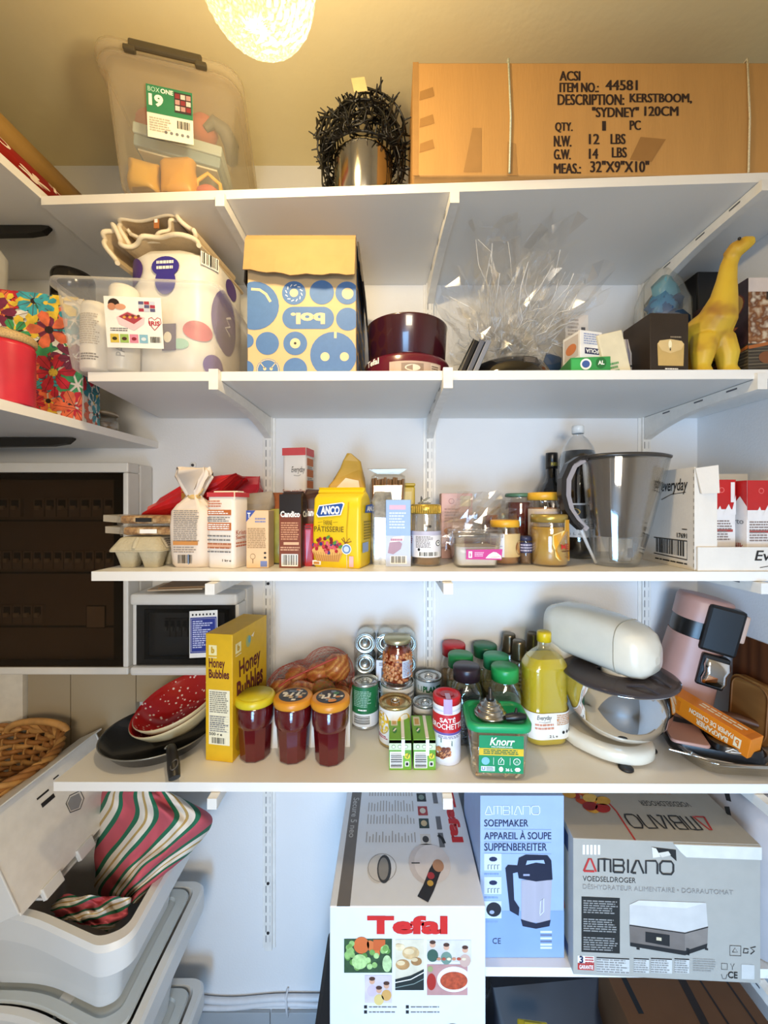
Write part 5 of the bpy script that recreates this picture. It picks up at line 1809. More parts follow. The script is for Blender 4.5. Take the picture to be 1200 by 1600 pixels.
mb.tx(F, 'Co', .46, .44, .58, .52, C('3a3634', .4), .02, h=.0014); mb.tx(F, 'ZERO', .42, .24, .86, .4, C('3a3634', .4), .03, h=.0014); mb.tx(F, '1,5 L e', .14, .06, .4, .14, C('6a6866', .4), .0, h=.0014); mb.ell(F, .3, .75, .1, .1, C('c9a84c', .4), .0016)
mb.build('label', t)

# water jug
t = thing('water_jug', 'clear water filter jug with grey funnel and black handle', 'water jug', at(966, .985, S3 + .0005), 3)
JUG = clear('eef1f2', .09, .65, .05)
H = .27
lv = lambda z: (.052 + (.104 - .052) * (z / H) ** .8)
cxz = lambda z: -.008 + .024 * (z / H)


def jring(z, k=1.0, sp=0.0):
    o = []
    for i in range(40):
        a = 2 * pi * i / 40
        rx = lv(z) * k
        ry = (.05 + .02 * z / H) * k
        x = rx * cos(a) + (sp * max(0, cos(a)) ** 6)
        o.append(Vector((cxz(z) + x, ry * sin(a), z)))
    return o


mb = MB()
mb.loft([jring(0, .9), jring(.004, .98)] + [jring(z, 1, .012 * z / H) for z in (.02, .06, .11, .16, .21, .25, .265)], JUG, True, False)
mb.loft([jring(z, .965, .012 * z / H) for z in (.265, .2, .1, .01)], JUG, False, True)
mb.build('jug_body', t)
FUN = clear('584e44', .8, .9, .25, thru='7d7468')
mb = MB()
fr = lambda z, k: [Vector((cxz(z) + .004 + lv(z) * k * .94 * cos(a), (.05 + .02 * z / H) * .92 * k * sin(a), z)) for a in [2 * pi * i / 36 for i in range(36)]]
mb.loft([fr(.0705, .72), fr(.072, .86), fr(.13, .9), fr(.2, .97), fr(.262, .99)], FUN, True, True)
mb.build('funnel', t)
MB().lathe([(0, .012), (.024, .012), (.026, .03), (.026, .066), (0, .068)], clear('cfc8b8', .35, .6, .2), 24, cx=.006).build('filter_cartridge', t)
mb = MB().rect(Cy(.0262, .02, .044, 0, 60, cx=.006), 0, 0, 1, 1, C('55504a', .5), .001)
mb.build('filter_label', t)
mb = MB()
mb.loft([jring(.2655, .98, .013), jring(.268, 1.01, .013), jring(.273, 1.01, .013), jring(.276, .9, .01), jring(.277, .5)], C('35322f', .3), True, True)
mb.build('lid', t)
HB = C('1b1a1c', .3)
mb = MB()
hp = [(-.086, 0, .268), (-.105, 0, .266), (-.13, 0, .25), (-.146, 0, .215), (-.147, 0, .175), (-.138, 0, .14), (-.118, 0, .11), (-.098, 0, .092)]
rings = []
for i, p in enumerate(hp):
    p = Vector(p)
    a, b = Vector(hp[max(i - 1, 0)]), Vector(hp[min(i + 1, len(hp) - 1)])
    tt = (b - a).normalized()
    nn = Vector((tt.z, 0, -tt.x))
    rings.append([p + nn * .006 + Vector((0, -.012, 0)), p + nn * .006 + Vector((0, .012, 0)), p - nn * .006 + Vector((0, .012, 0)), p - nn * .006 + Vector((0, -.012, 0))])
mb.loft(rings, HB, smooth=False)
mb.build('handle', t)
mb = MB()
mb.loft([[q + Vector((.0125, 0, -.003)) for q in r] for r in rings[1:]], clear('b9b4ba', .5, .8, .15), smooth=False)
mb.build('handle_lining', t)
mb = MB()
mb.tube([(-.098, 0, .092), (-.08, 0, .05), (-.058, 0, .004)], [.005, .004, .003], clear('e6e8ea', .35, .7, .06), 8)
mb.build('handle_rib', t)

# milk carton tray
WC = C('e0dad0', .6, n=.03, ns=25, b=.08, bs=150)
BX0, BY0 = .694, .893
t = thing('milk_tray', 'open white carton tray of milk with handwritten style lettering at the right wall', 'carton', (BX0, BY0, Z3), 0)
W, D, H = .302, .2, .237
mb = MB()
e = .003
mb.box(0, e, 0, D, 0, H, WC); mb.box(e, W, D - e, D, 0, H, WC); mb.box(e, W, 0, D - e, 0, .002, WC)
mb.box(e, .052, 0, e, 0, H - .004, WC)
FL = Fr((0, D, 0), (0, -D, 0), (0, 0, H))
q = lambda u: ((.694 * 610 / (u - 611)) - BY0) / D        # where picture column u falls along the side wall
qq = lambda u: 1 - q(u)
mb.tx(FL, 'everyday', qq(1034), .74, qq(1075), .9, INK, .01, .25); mb.line(FL, [(qq(1034), .69), (qq(1050), .745), (qq(1072), .76)], .0015, INK)
mb.bars(FL, qq(1023), .1, qq(1073.5), .28, INK, None, 26)
mb.line(FL, [(qq(1022), .275), (qq(1074), .275), (qq(1074), .09), (qq(1022), .1)], .0025, INK)
mb.tx(FL, '17691', qq(1058), .3, qq(1074), .35, INK, .03); mb.small(FL, qq(1066), .38, qq(1074), .4, 1, INK, rag=0); mb.small(FL, qq(1024), .035, qq(1074), .06, 1, INK, rag=0)
for k in range(14):
    mb.rect(FL, .985, .03 + k * .07, .998, .065 + k * .07, C('a8a298', .7), .0004)
mb.build('tray_wall', t)
mb = MB().box(.003, .302, -.006, -.001, 0, .054, WC)
F = Fr((.003, -.006, 0), (.299, 0, 0), (0, 0, .054))
mb.tx(F, 'Everyday', .43, .3, .9, .86, INK, .012, .2); mb.line(F, [(.47, .14), (.6, .26), (.75, .28)], .0016, INK)
mb.build('front_lip', t)
mb = MB()
mb.loft([[Vector((.0, -.0035, H - .003)), Vector((.052, -.0035, H + .004)), Vector((.052, .0, H + .004)), Vector((.0, 0, H - .003))],
         [Vector((.011, -.008, H - .062)), Vector((.052, -.007, H - .06)), Vector((.052, -.0035, H - .06)), Vector((.011, -.0045, H - .062))]], WC, smooth=False)
mb.build('flap', t)
MRED, MW = C('b81a1c', .4), C('e9e4e0', .45)
for k in range(3):
    def mk(mb, F):
        f = F['front']
        mb.rect(f, 0, .66, 1, 1, MRED, .0005)
        mb.poly(f, [(0, .66), (.3, .62), (.45, .7), (.55, .6), (.75, .72), (.86, .64), (1, .82), (1, .6), (0, .55)], MW, .0008)
        mb.rect(F['left'], 0, .7, 1, 1, MRED, .0005); mb.poly(F['left'], [(0, .62), (.2, .78), (.5, .68), (.8, .82), (1, .7), (1, .6)], MW, .0008)
        mb.ell(f, .5, .88, .1, None, C('d8605c', .5), .0008); mb.ell(f, .5, .88, .07, None, MRED, .001)
        mb.rect(f, .82, .74, .96, .97, MW, .001)
        mb.small(f, .08, .3, .9, .54, 8, C('8a7a74', .5)); mb.rect(f, .08, .4, .9, .43, C('a8403c', .5))
        mb.ell(f, .2, .17, .09, None, INK, .0008, 8); mb.rect(f, .5, .14, .66, .2, INK)
        mb.line(f, [(.3 + .1 * cos(R_(a)), .07 + .03 * sin(R_(a))) for a in range(0, 360, 45)], .0015, INK, closed=True); mb.line(f, [(.55 + .1 * cos(R_(a)), .07 + .03 * sin(R_(a))) for a in range(0, 360, 45)], .0015, INK, closed=True)
        mb.tx(F['left'], 'Milk', .5, .22, .9, .28, C('b84a44', .5), .03); mb.tx(F['left'], 'arto', .5, .5, .9, .55, GREYINK, .0)
    pack('milk_carton', ('red and white milk carton next to the tray flap', 'red and white milk carton in the middle of the white tray', 'red and white milk carton nearest the right wall')[k],
         'milk carton', (BX0 + .095 + k * .0735, BY0 + .062 + (.02 if k == 0 else 0), Z3 + .0025), .068, .085, .205 if k else .208, MW, (0, 3, -2)[k], mk, group='milk cartons')
    if k:
        pass

# ================================================================= FOURTH SHELF: PAN, CEREAL, CANS, MIXER
Z2 = EYE + S2 + .0005
on2 = lambda u, Y: at(u, Y, S2 + .0005)

# frying pan and nested bowls
PAN = C('141414', .25, n=.1, coat=.3)
t = thing('frying_pan', 'black frying pan with a folded handle beneath the red bowls', 'frying pan', (-.612, 1.037, Z2), 0)
MB().lathe([(0, 0), (.1, 0), (.108, .003), (.133, .034), (.136, .036), (.134, .038), (.131, .036), (.106, .007), (0, .006)], PAN, 56).build('body', t)
MB().lathe([(.1335, .0375), (.1362, .0385), (.1368, .037), (.1358, .035)], C('8d8a80', .3, .6), 56).build('rim', t)
mb = MB()
HN = C('1c1916', .4)
mb.tube([(.076, -.09, .04), (.09, -.11, .05), (.104, -.13, .047), (.119, -.152, .034), (.13, -.168, .02)], [.008, .011, .012, .0135, .012], HN, 14)
mb.build('handle', t)
MB().box(.066, .084, -.1, -.086, .038, .044, STEEL, .002).build('bracket', t)
MB().tube([(.124 + .007 * cos(a), -.158 + .009 * sin(a), .0435 + .006 * sin(a)) for a in [2 * pi * i / 14 for i in range(14)]], .0018, C('4a443c', .4), 6, closed=True).build('ring', t)

CRM = C('c4b48c', .4, n=.08, ns=30)
REDW = ramp_mat('red_glaze_white_dots', 'Voronoi', [(0, 'e9dcd2'), (.2, 'e9dcd2'), (.22, 'a51a1a'), (1, 'a51a1a')], .15, const=True)
REDW.node_tree.nodes['Voronoi Texture'].inputs['Scale'].default_value = 75
mp_ = REDW.node_tree.nodes['Mapping']
for k, (dz, sc, lab) in enumerate(((0, 1, 'lower cream bowl nested under the dotted red one on the frying pan'), (.0125, .96, 'dotted red bowl tilted on top of the frying pan'))):
    t = thing('bowl', lab, 'bowl', (-.568 + .004 * k, 1.075, Z2 + .032 + dz), rot=(R_(14), R_(-14), 0), group='red dotted bowls')
    R = .115 * sc
    MB().lathe([(0, 0), (R * .35, 0), (R * .62, .01), (R * .85, .033), (R * .97, .055), (R, .062), (R * .985, .0645)], CRM, 48).build('outside', t)
    MB().lathe([(R * .985, .0645), (R * .965, .063), (R * .93, .054), (R * .8, .034), (R * .58, .013), (R * .33, .004), (0, .003)], REDW, 48).build('glaze', t)

# cereal box
def cereal(mb, F):
    f, r = F['front'], F['right']
    YD, RED_ = C('d5aa1c', .5), C('5a1a1c', .5)
    for g, x0, x1, y0, y1 in ((f, .12, .42, .83, .91), (r, .07, .22, .83, .91)):
        mb.rect(g, x0, y0, x1, y1, C('f0e3a8', .5)); mb.tx(g, 'b', x0 + (x1 - x0) * .3, y0 + (y1 - y0) * .2, x1 - (x1 - x0) * .28, y1 - (y1 - y0) * .16, C('c9a01c', .5), .05, h=.001)
        mb.small(g, x0, y0 - .025, x1, y0 - .008, 1, C('f0e3a8', .5), rag=0)
    mb.tx(f, 'Honey', .12, .71, .72, .81, RED_, .02, -.05); mb.tx(f, 'Bubbles', .12, .65, .88, .72, RED_, .03, -.04)
    mb.rect(f, .12, .13, .9, .56, C('ece4c4', .5))
    mb.small(f, .16, .38, .86, .55, 11, C('8a8474', .6), rag=.15, h=.0008); mb.small(f, .16, .23, .86, .36, 8, GREYINK, h=.0008, rag=.3)
    for k in range(7):
        mb.rect(f, .16, .235 + k * .02, .86, .237 + k * .02, C('b5ae98', .6), .0009)
    mb.tx(f, '500 g e', .14, .195, .62, .225, INK, .02); mb.bars(f, .2, .135, .76, .19, INK, None, 18)
    mb.tx(r, 'Honey', .16, .58, .78, .76, RED_, .02, -.06); mb.tx(r, 'Bubbles', .1, .42, .86, .6, RED_, .03, -.05)
    mb.ell(r, .42, .87, .07, .05, C('a9b06a', .5)); mb.ell(r, .45, .88, .04, .03, C('6fa0a0', .5), .0009); mb.poly(r, [(.5, .9), (.6, .92), (.56, .88)], C('f0e3c8', .5))
    mb.line(r, [(.6, .44), (.68, .42), (.66, .4)], .003, RED_); mb.ell(r, .2, .12, .14, .08, C('b98a1c', .5)); mb.ell(r, .6, .15, .2, .1, C('c9991c', .5))
    for k in range(14):
        mb.ell(r, .3 + .04 * (k % 7), .1 + .05 * (k // 7), .03, .018, C('c07a1c', .5), .001, 10)


t = pack('cereal_box', 'tall yellow cereal box standing between frying pan and jam jars', 'cereal box', (-.4075, 1.043, Z2), .0715, .176, .312, C('d9ab16', .45), -9, cereal, .001)

# three faceted jam jars
JAM = C('55090f', .15, coat=.7, n=.06)
for u, lidc, pr, lab, Y in ((399, 'cdbb20', 0, 'faceted jam jar with a plain yellow lid', .984), (458.5, 'd08a22', 1, 'faceted jam jar with an orange rimmed picture lid beside the yellow one', .978), (516.5, 'd08a22', 2, 'faceted jam jar with an orange rimmed picture lid nearest the cans', .97)):
    t = thing('jam_jar', lab, 'jam jar', on2(u, Y), 9 * pr, 'faceted jam jars')
    mb = MB()
    mb.lathe([(0, 0), (.034, 0), (.037, .004), (.0415, .082)], JAM, 10, smooth=False)
    mb.lathe([(.0415, .082), (.0445, .09), (.0455, .1), (.0455, .128), (.043, .134)], JAM, 40)
    mb.build('jam_body', t)
    MB().lathe([(.0458, .0885), (.0468, .1), (.0465, .126), (.045, .128)], clear('ffffff', .01, .22, .04), 40).build('glass', t)
    mb = MB().lathe([(.043, .1345), (.0475, .1345), (.0485, .137), (.0485, .147), (.046, .151), (.043, .1525), (0, .1525)], C(lidc, .35), 40)
    if pr:
        F = Fr((-.037, -.037, .1526), (.074, 0, 0), (0, .074, 0))
        mb.ell(F, .5, .5, .48, None, C('2a2620', .4), .0004, 28)
        rnd = random.Random(pr)
        for k in range(22):
            a, q = rnd.uniform(0, 6.28), .36 * math.sqrt(rnd.random())
            cx, cy = .5 + q * cos(a), .5 + q * sin(a)
            mb.poly(F, [(cx - .08, cy - .05), (cx + .05, cy - .07), (cx + .09, cy + .03), (cx - .05, cy + .06)], C(rnd.choice(('e6dcc8', 'c9b48c', 'd8862c', '7a8a9a', '3a3430')), .4), .0006 + k * .00003)
        for k in range(3):
            mb.line(F, [(.2 + k * .2, .38), (.3 + k * .2, .62)], .006, C('e9e2d0', .4), .0016)
        if pr == 2:
            mb.ell(F, .5, .16, .14, .09, C('d8862c', .4), .0018); mb.ell(F, .72, .62, .1, .09, C('3f7a4a', .4), .0018)
    else:
        mb.lathe([(.04, .1527), (.04, .1535), (0, .1537)], C('c2b122', .4), 36)
    mb.build('lid', t)

# onions in a net, in a white carton tray
t = thing('carton_tray', 'white carton tray of onions behind the jam jars', 'carton tray', (-.228, 1.105, Z2), 2)
mb = MB()
W, D, H, e = .236, .19, .112, .003
mb.box(-W / 2, W / 2, -D / 2, D / 2, 0, e, WC); mb.box(-W / 2, W / 2, -D / 2, -D / 2 + e, e, H, WC); mb.box(-W / 2, W / 2, D / 2 - e, D / 2, e, H * .9, WC)
mb.box(-W / 2, -W / 2 + e, -D / 2 + e, D / 2 - e, e, H, WC); mb.box(W / 2 - e, W / 2, -D / 2 + e, D / 2 - e, e, H * .95, WC)
mb.build('tray_wall', t)
ON = ramp_mat('onion_skin', 'Wave', [(0, 'a8612c'), (.4, 'c98a44'), (.75, 'dca862'), (1, 'b07038')], .35, Scale=9.0, Distortion=5.0, Detail=3.0)
ons = [(-.075, -.03, .105, .042, 0), (-.02, -.045, .105, .045, .4), (.04, -.03, .108, .04, 1), (.085, -.01, .085, .036, .7), (-.045, .03, .125, .036, 2), (.02, .03, .135, .038, 1.4), (.07, .03, .155, .041, .2), (-.08, .05, .075, .036, 0), (0, .0, .055, .04, .3), (.07, .045, .075, .038, .8), (-.06, .0, .04, .036, .5)]
olab = ['onion at the near end of the net beside the cereal box', 'big round onion at the front of the red net', 'smooth brown onion in the middle of the red net', 'onion low at the net end nearest the cans', 'small onion at the back of the red net', 'onion at the back beneath the top of the net', 'highest onion in the net nearest the can pack']
for k, (x, y, z, r, a) in enumerate(ons):
    mb = MB()
    mb.lathe([(0, -r * .9), (r * .3, -r * .86), (r * .75, -r * .6), (r, -.05 * r), (r * .86, r * .5), (r * .45, r * .86), (r * .14, r * 1.05), (0, r * 1.25)], ON if k != 2 else C('8a6a2c', .3, n=.25, ns=20), 22)
    o = mb.build('onion', None, Vector((-.228 + x, 1.105 + y, Z2 + z)), rot=(a, .8 * a + .5, a * 2))
    tag(o, olab[k] if k < len(olab) else 'onion buried low in the carton tray', 'onion', 'onions in the net')
NET = C('b8452c', .5)
bmn = bmesh.new()
bmesh.ops.create_icosphere(bmn, subdivisions=4, radius=1)
bmesh.ops.rotate(bmn, verts=bmn.verts, matrix=Matrix.Rotation(.4, 3, 'X'))
pts_o = [(Vector((x, y, z)), r) for x, y, z, r, a in ons]
for q in bmn.verts:
    d = q.co.normalized()
    c = Vector((0, .0, .105))
    best = .0
    for (p, r) in pts_o:
        pr_ = (p - c).dot(d) + r * 1.13
        best = max(best, pr_)
    rr_ = best * .985
    q.co = c + d * rr_
    q.co.x = max(-W / 2 - .001, min(W / 2 + .004, q.co.x))
    if q.co.z < H + .01:
        q.co.x = max(-W / 2 + .006, min(W / 2 - .006, q.co.x)); q.co.y = max(-D / 2 + .006, min(D / 2 - .006, q.co.y))
    q.co.z = max(.006, q.co.z)
mn = MB()
bmn.verts.index_update()
seen = set()
V = [q.co.copy() for q in bmn.verts]
for ed in bmn.edges:
    a, b = ed.verts[0].index, ed.verts[1].index
    if V[a].z < .06 and V[b].z < .06:
        continue
    mn.tube([V[a], V[b]], .00038, NET, 3)
bmn.free()
mn.tube([(-.11, -.05, .11), (-.05, -.05, .155), (.02, -.02, .178), (.075, .0, .196)], .003, C('b84a3c', .5), 6)
tag(mn.build('onion_net', None, (-.228, 1.105, Z2 + .001)), 'red mesh net stretched over the onions in the white tray', 'net')

# pack of small cans wrapped in film, ends to the front
CANM = C('b9bdb6', .25, .9, n=.03)


def can_end(mb, F3, R, z, s=1):
    pass


def small_can(loc, label):
    t = thing('food_can', label, 'can', loc, 0, 'small cans in film', rot=(pi / 2, 0, 0))
    R, L = .0295, .07
    MB().lathe([(0, 0), (R * .94, 0), (R, .002), (R * .97, .004), (R * .97, L - .004), (R, L - .002), (R * .96, L), (R * .9, L - .003), (R * .72, L - .003), (R * .68, L - .0015), (R * .45, L - .0015), (R * .42, L - .003), (0, L - .003)], CANM, 28).build('can_body', t)
    mb = MB().tube([(.006 * cos(a), .009 + .01 * sin(a), L - .0005) for a in [2 * pi * i / 12 for i in range(12)]], .0012, C('a5a9a4', .25, .9), 5, closed=True)
    mb.build('pull_tab', t)
    return t


proto = None
names = {}
rows_ = ['bottom', 'lower middle', 'upper middle', 'top']
cols_ = ['nearest the onions', 'of the middle column', 'nearest the bean jar']
for r_ in range(4):
    for c_ in range(3):
        loc = Vector(((570 - 611) / 610 * 1.15 + c_ * .0615, 1.235, Z2 + .031 + r_ * .0612))
        lab = 'small can %s in the %s row of the film pack' % (cols_[c_], rows_[r_])
        if proto is None:
            proto = small_can(loc, lab)
        else:
            c2 = proto.copy(); COL.objects.link(c2); c2.location = loc; c2['label'] = lab
            for ch in proto.children:
                cc = ch.copy(); COL.objects.link(cc); cc.parent = c2
mb = MB()
cx0 = (570 - 611) / 610 * 1.15 + .0615
rings = [[Vector((cx0 + q.x, y, Z2 + .1235 + q.y)) for q in [Vector((v.x, v.y, 0)) for v in rr(.188 * k, .246 * k, .032, 0, 6)]] for y, k in ((1.2385, .98), (1.235, 1.0), (1.163, 1.0), (1.158, .97), (1.156, .9))]
mb.loft([list(reversed(r)) for r in rings], clear('f2f6f2', .06, .5, .07), False, False).jit(.0015, 40)
FILM = tag(mb.build('shrink_film'), 'clear film stretched round the stack of small cans', 'film')
mb = MB()
F = Fr((cx0 - .028, 1.152, Z2 + .11), (.044, 0, 0), (0, 0, .06))
mb.rect(F, 0, 0, 1, 1, C('d9dce4', .5), 0); mb.bars(F, .3, .1, .9, .66, INK, None, 16); mb.small(F, .2, .72, .8, .9, 2, GREYINK)
mb.box(cx0 - .028, cx0 + .016, 1.1522, 1.154, Z2 + .11, Z2 + .17, PAPER).build('barcode_label', FILM)['label'] = 'white barcode label'

TIN = C('cfcfca', .25, .85, n=.03)


def can(name, label, cat, loc, R, H, wrap, fn=None, rz=0, rimc=None, open_top=True):
    rimc = rimc or TIN
    t = thing(name, label, cat, loc, rz)
    MB().lathe([(0, .001), (R * .95, .001), (R * 1.01, .002), (R * 1.01, .005), (R * .985, .007), (R * .985, H - .007), (R * 1.01, H - .005), (R * 1.01, H - .001), (R * .97, H), (R * .94, H - .005), (R * .8, H - .005), (R * .78, H - .0035), (R * .5, H - .0035), (0, H - .0035)], rimc, 40).build('can_body', t)
    mb = MB()
    mb.loft([circ(R * .992, R * .992, z, 40) for z in (.0075, H - .0075)], wrap, False, False)
    if fn:
        fn(mb, Cy(R * .9935, .0075, H - .0075, -90, 90))
    mb.build('label', t)
    mb = MB().tube([(.011 * cos(a), -.004 + .014 * sin(a), H - .001 + .0015 * (1 - sin(a))) for a in [2 * pi * i / 16 for i in range(16)]], .0014, TIN, 6, closed=True)
    mb.box(-.004, .004, .004, .014, H - .0034, H - .0012, TIN, .001)
    mb.build('pull_tab', t)
    return t


GRN = C('1d6a3c', .4)
can('food_can', 'green vegetable can with a barcode standing before the can pack', 'can', on2(570.5, 1.127), .0385, .125, GRN,
    lambda mb, F: (mb.rect(F, 0, 0, 1, .33, C('dfe0e2', .4), .0003), mb.small(F, .22, .5, .68, .92, 10, C('8fb59c', .5)), mb.small(F, .35, .4, .6, .46, 1, PAPER), mb.bars(F, .2, .06, .66, .3, INK, PAPER, 16, vert=False), mb.poly(F, [(.8, .45), (1, .5), (1, .8), (.85, .7)], PAPER)))
can('food_can', 'fruit can with a golden peach picture under the bean jar', 'can', on2(620.5, 1.14), .049, .118, C('e3e1dc', .4),
    lambda mb, F: (mb.ell(F, .42, .62, .2, .3, C('dd9a1c', .4), .0008, 24), mb.ell(F, .36, .7, .1, .15, C('e6b04a', .4), .0012), mb.small(F, .7, .4, .95, .9, 4, GREYINK)))


def corn(mb, F):
    mb.ell(F, .22, .6, .17, .32, C('cf9f1c', .4), .0006)
    rnd = random.Random(4)
    for k in range(40):
        a, q = rnd.uniform(0, 6.28), math.sqrt(rnd.random())
        mb.ell(F, .22 + .14 * q * cos(a), .6 + .27 * q * sin(a), .022, .04, C(('e3bf3c', 'd8a82a', 'ecd06a')[k % 3], .4), .0009 + k * .00001, 8)
    mb.ell(F, .68, .6, .16, .3, C('d8a82a', .4)); mb.small(F, .06, .14, .4, .24, 2, C('b03a5a', .5)); mb.small(F, .5, .1, .9, .3, 3, GREYINK)


can('food_can', 'corn can with a gold top behind the two green drink cartons', 'can', on2(617.5, 1.047), .0438, .105, C('e6e2da', .4), corn, 0, C('c9b27a', .25, .8))
can('food_can', 'small pale can behind the red capped shaker', 'can', on2(664, 1.085), .034, .085, C('dcd9d4', .4), lambda mb, F: (mb.small(F, .1, .3, .6, .8, 4, C('b59a8c', .5)),))
can('food_can', 'white can lettered in green with a leafy logo standing at the back', 'can', on2(669.5, 1.175), .0395, .118, C('dfe3de', .4),
    lambda mb, F: (mb.tx(F, "PLAN'T", .34, .72, .8, .9, C('1d6a3c', .4), .05), mb.line(F, [(.2, .88), (.2, .74), (.3, .74), (.3, .88)], .002, C('1d6a3c', .4)), mb.small(F, .2, .2, .8, .6, 4, C('7fa58c', .5)), mb.rect(F, 0, 0, 1, .15, GRN)))

BEAN = C('a8461c', .3, n=.15, ns=60)
t = thing('bean_jar', 'jar of brown beans in sauce standing on the fruit can', 'jar', at(621, 1.14, S2 + .1195))
R = .041
MB().lathe([(0, 0), (R * .92, 0), (R, .006), (R * 1.0, .08), (R * .98, .09), (R * .86, .1), (R * .84, .112)], clear('fff4ea', .05, .55, .04), 36).build('glass', t)
mb = MB().lathe([(0, .003), (R * .9, .003), (R * .96, .008), (R * .96, .08), (R * .9, .09), (R * .8, .099), (0, .099)], C('7a2410', .25, coat=.4), 32)
rnd = random.Random(7)
BE = [C('c9804a', .35), C('b5683a', .35), C('d59a66', .35)]
for k in range(230):
    a = rnd.uniform(-pi, 0)
    z = rnd.uniform(.008, .085)
    mb.ball((R * .95 * cos(a), R * .95 * sin(a), z), .0052, BE[k % 3], 8, k=(rnd.uniform(.8, 1.2), .5, rnd.uniform(.7, 1.1)))
mb.build('beans', t)['label'] = 'brown beans in red sauce'
MB().lathe([(R * .85, .1125), (R * .95, .1125), (R * .97, .115), (R * .97, .122), (R * .93, .1255), (0, .126)], C('bfb48c', .3, .7), 36).build('lid', t)
mb = MB().rect(Cy(R * 1.012, .02, .068, 18, 86), 0, 0, 1, 1, C('d5dae2', .5), .0004)
mb.small(Cy(R * 1.012, .02, .068, 18, 86), .06, .08, .8, .92, 9, C('8a96b8', .5), h=.0008)
mb.build('label', t)

# two small drink cartons
for k, u in enumerate((624.5, 660.5)):
    def drink(mb, F):
        f, tp_ = F['front'], F['top']
        DG = C('1f5a34', .45)
        mb.rect(f, 0, .42, 1, .98, C('5f9a28', .45), .0004); mb.rect(f, 0, .88, 1, .98, DG)
        mb.rect(f, .0, .66, 1, .88, C('c8d8b4', .5), .0006)
        for i in range(3):
            mb.ell(f, .2 + i * .28, .77, .09, None, C('5a7a4a', .5), .001, 14); mb.ell(f, .2 + i * .28, .77, .07, None, C('d8e2c8', .5), .0013, 14)
        mb.rect(f, 0, .0, 1, .64, C('6fa62e', .45), .0003)
        mb.bars(f, .04, .06, .62, .6, INK, PAPER, 15, vert=False)
        mb.ell(f, .82, .46, .13, None, C('d5c62a', .5), .001); mb.line(f, [(.76, .48), (.82, .4), (.88, .54)], .002, DG, .0014)
        mb.rect(f, .72, .12, .9, .28, PAPER); mb.rect(f, .75, .15, .87, .25, INK, .001)
        mb.rect(tp_, 0, 0, 1, 1, C('6fae2c', .45), .0003); mb.rect(tp_, .08, .55, .4, .95, C('d8d8c0', .5)); mb.rect(tp_, .14, .6, .34, .85, C('c9a05a', .5), .001); mb.ell(tp_, .26, .35, .1, .12, C('1f7a34', .5), .001); mb.line(tp_, [(.2, .3), (.32, .42)], .004, PAPER, .0014)
    t = pack('drink_carton', ('small green drink carton with a straw nearest the corn can', 'small green drink carton with a straw nearest the red capped shaker')[k], 'drink carton', at(u, .978, S2 + .0005), .0525, .105, .072, C('7ab02f', .45), 0, drink, .001, group='green drink cartons')
    m2 = MB().box(.003, .011, -.05, .05, .0728, .0745, PAPER, .0005).box(.003, .011, -.0548, -.0532, .035, .0735, PAPER, .0005)
    m2.build('straw', t)

# shaker with red cap
t = thing('spice_shaker', 'white seasoning shaker with a red cap and meat picture', 'shaker', on2(698, .972), 0)
MB().lathe([(0, 0), (.033, 0), (.0345, .002), (.0345, .126), (.033, .129)], C('e4e4ea', .4), 36).build('body', t)
mb = MB()
F = Cy(.0347, .004, .126, -90, 90)
mb.rect(F, 0, .62, 1, .97, C('c2242c', .4)); mb.tx(F, 'SATÉ', .3, .82, .66, .93, PAPER, .02); mb.tx(F, 'BROCHETTES', .06, .69, .92, .8, PAPER, .015)
mb.rect(F, 0, .575, 1, .62, C('6a5a9c', .4)); mb.poly(F, [(.32, .42), (.58, .36), (.58, .46), (.32, .52)], C('2a5a3c', .4)); mb.tx(F, 'Verstegen', .34, .42, .56, .48, PAPER, .02, .1, h=.001)
mb.small(F, .25, .5, .9, .56, 2, C('9a98a8', .5))
rnd = random.Random(2)
for k in range(26):
    mb.ell(F, .3 + rnd.uniform(-.16, .2), .2 + rnd.uniform(-.1, .12), .06, .04, C(rnd.choice(('8a4a2c', 'b06a3c', '6a3420', 'c98a5a')), .5), .001 + k * .00001, 9)
mb.build('label', t)
MB().lathe([(.033, .1295), (.0345, .13), (.0345, .142), (.033, .1425)], C('e9e8ea', .35), 36).build('collar', t)
mb = MB().lathe([(.0335, .143), (.0345, .143), (.0345, .157), (.033, .16), (.026, .16), (.025, .158), (0, .158)], C('c2202a', .3), 36)
mb.ell(Fr((-.025, -.025, .1582), (.05, 0, 0), (0, .05, 0)), .5, .5, .34, None, C('a81a24', .35), .0006)
mb.build('cap', t)
mb = MB().rect(Cy(.0352, .125, .161, -20, 14), 0, 0, 1, 1, C('b8a0c8', .4), .0006).rect(Fr((-.006, -.034, .1606), (.012, 0, 0), (0, .03, 0)), 0, 0, 1, 1, C('b8a0c8', .4), .0008)
mb.build('seal_strip', t)

# spice jars
SPG = clear('f0f6f2', .07, .6, .05)


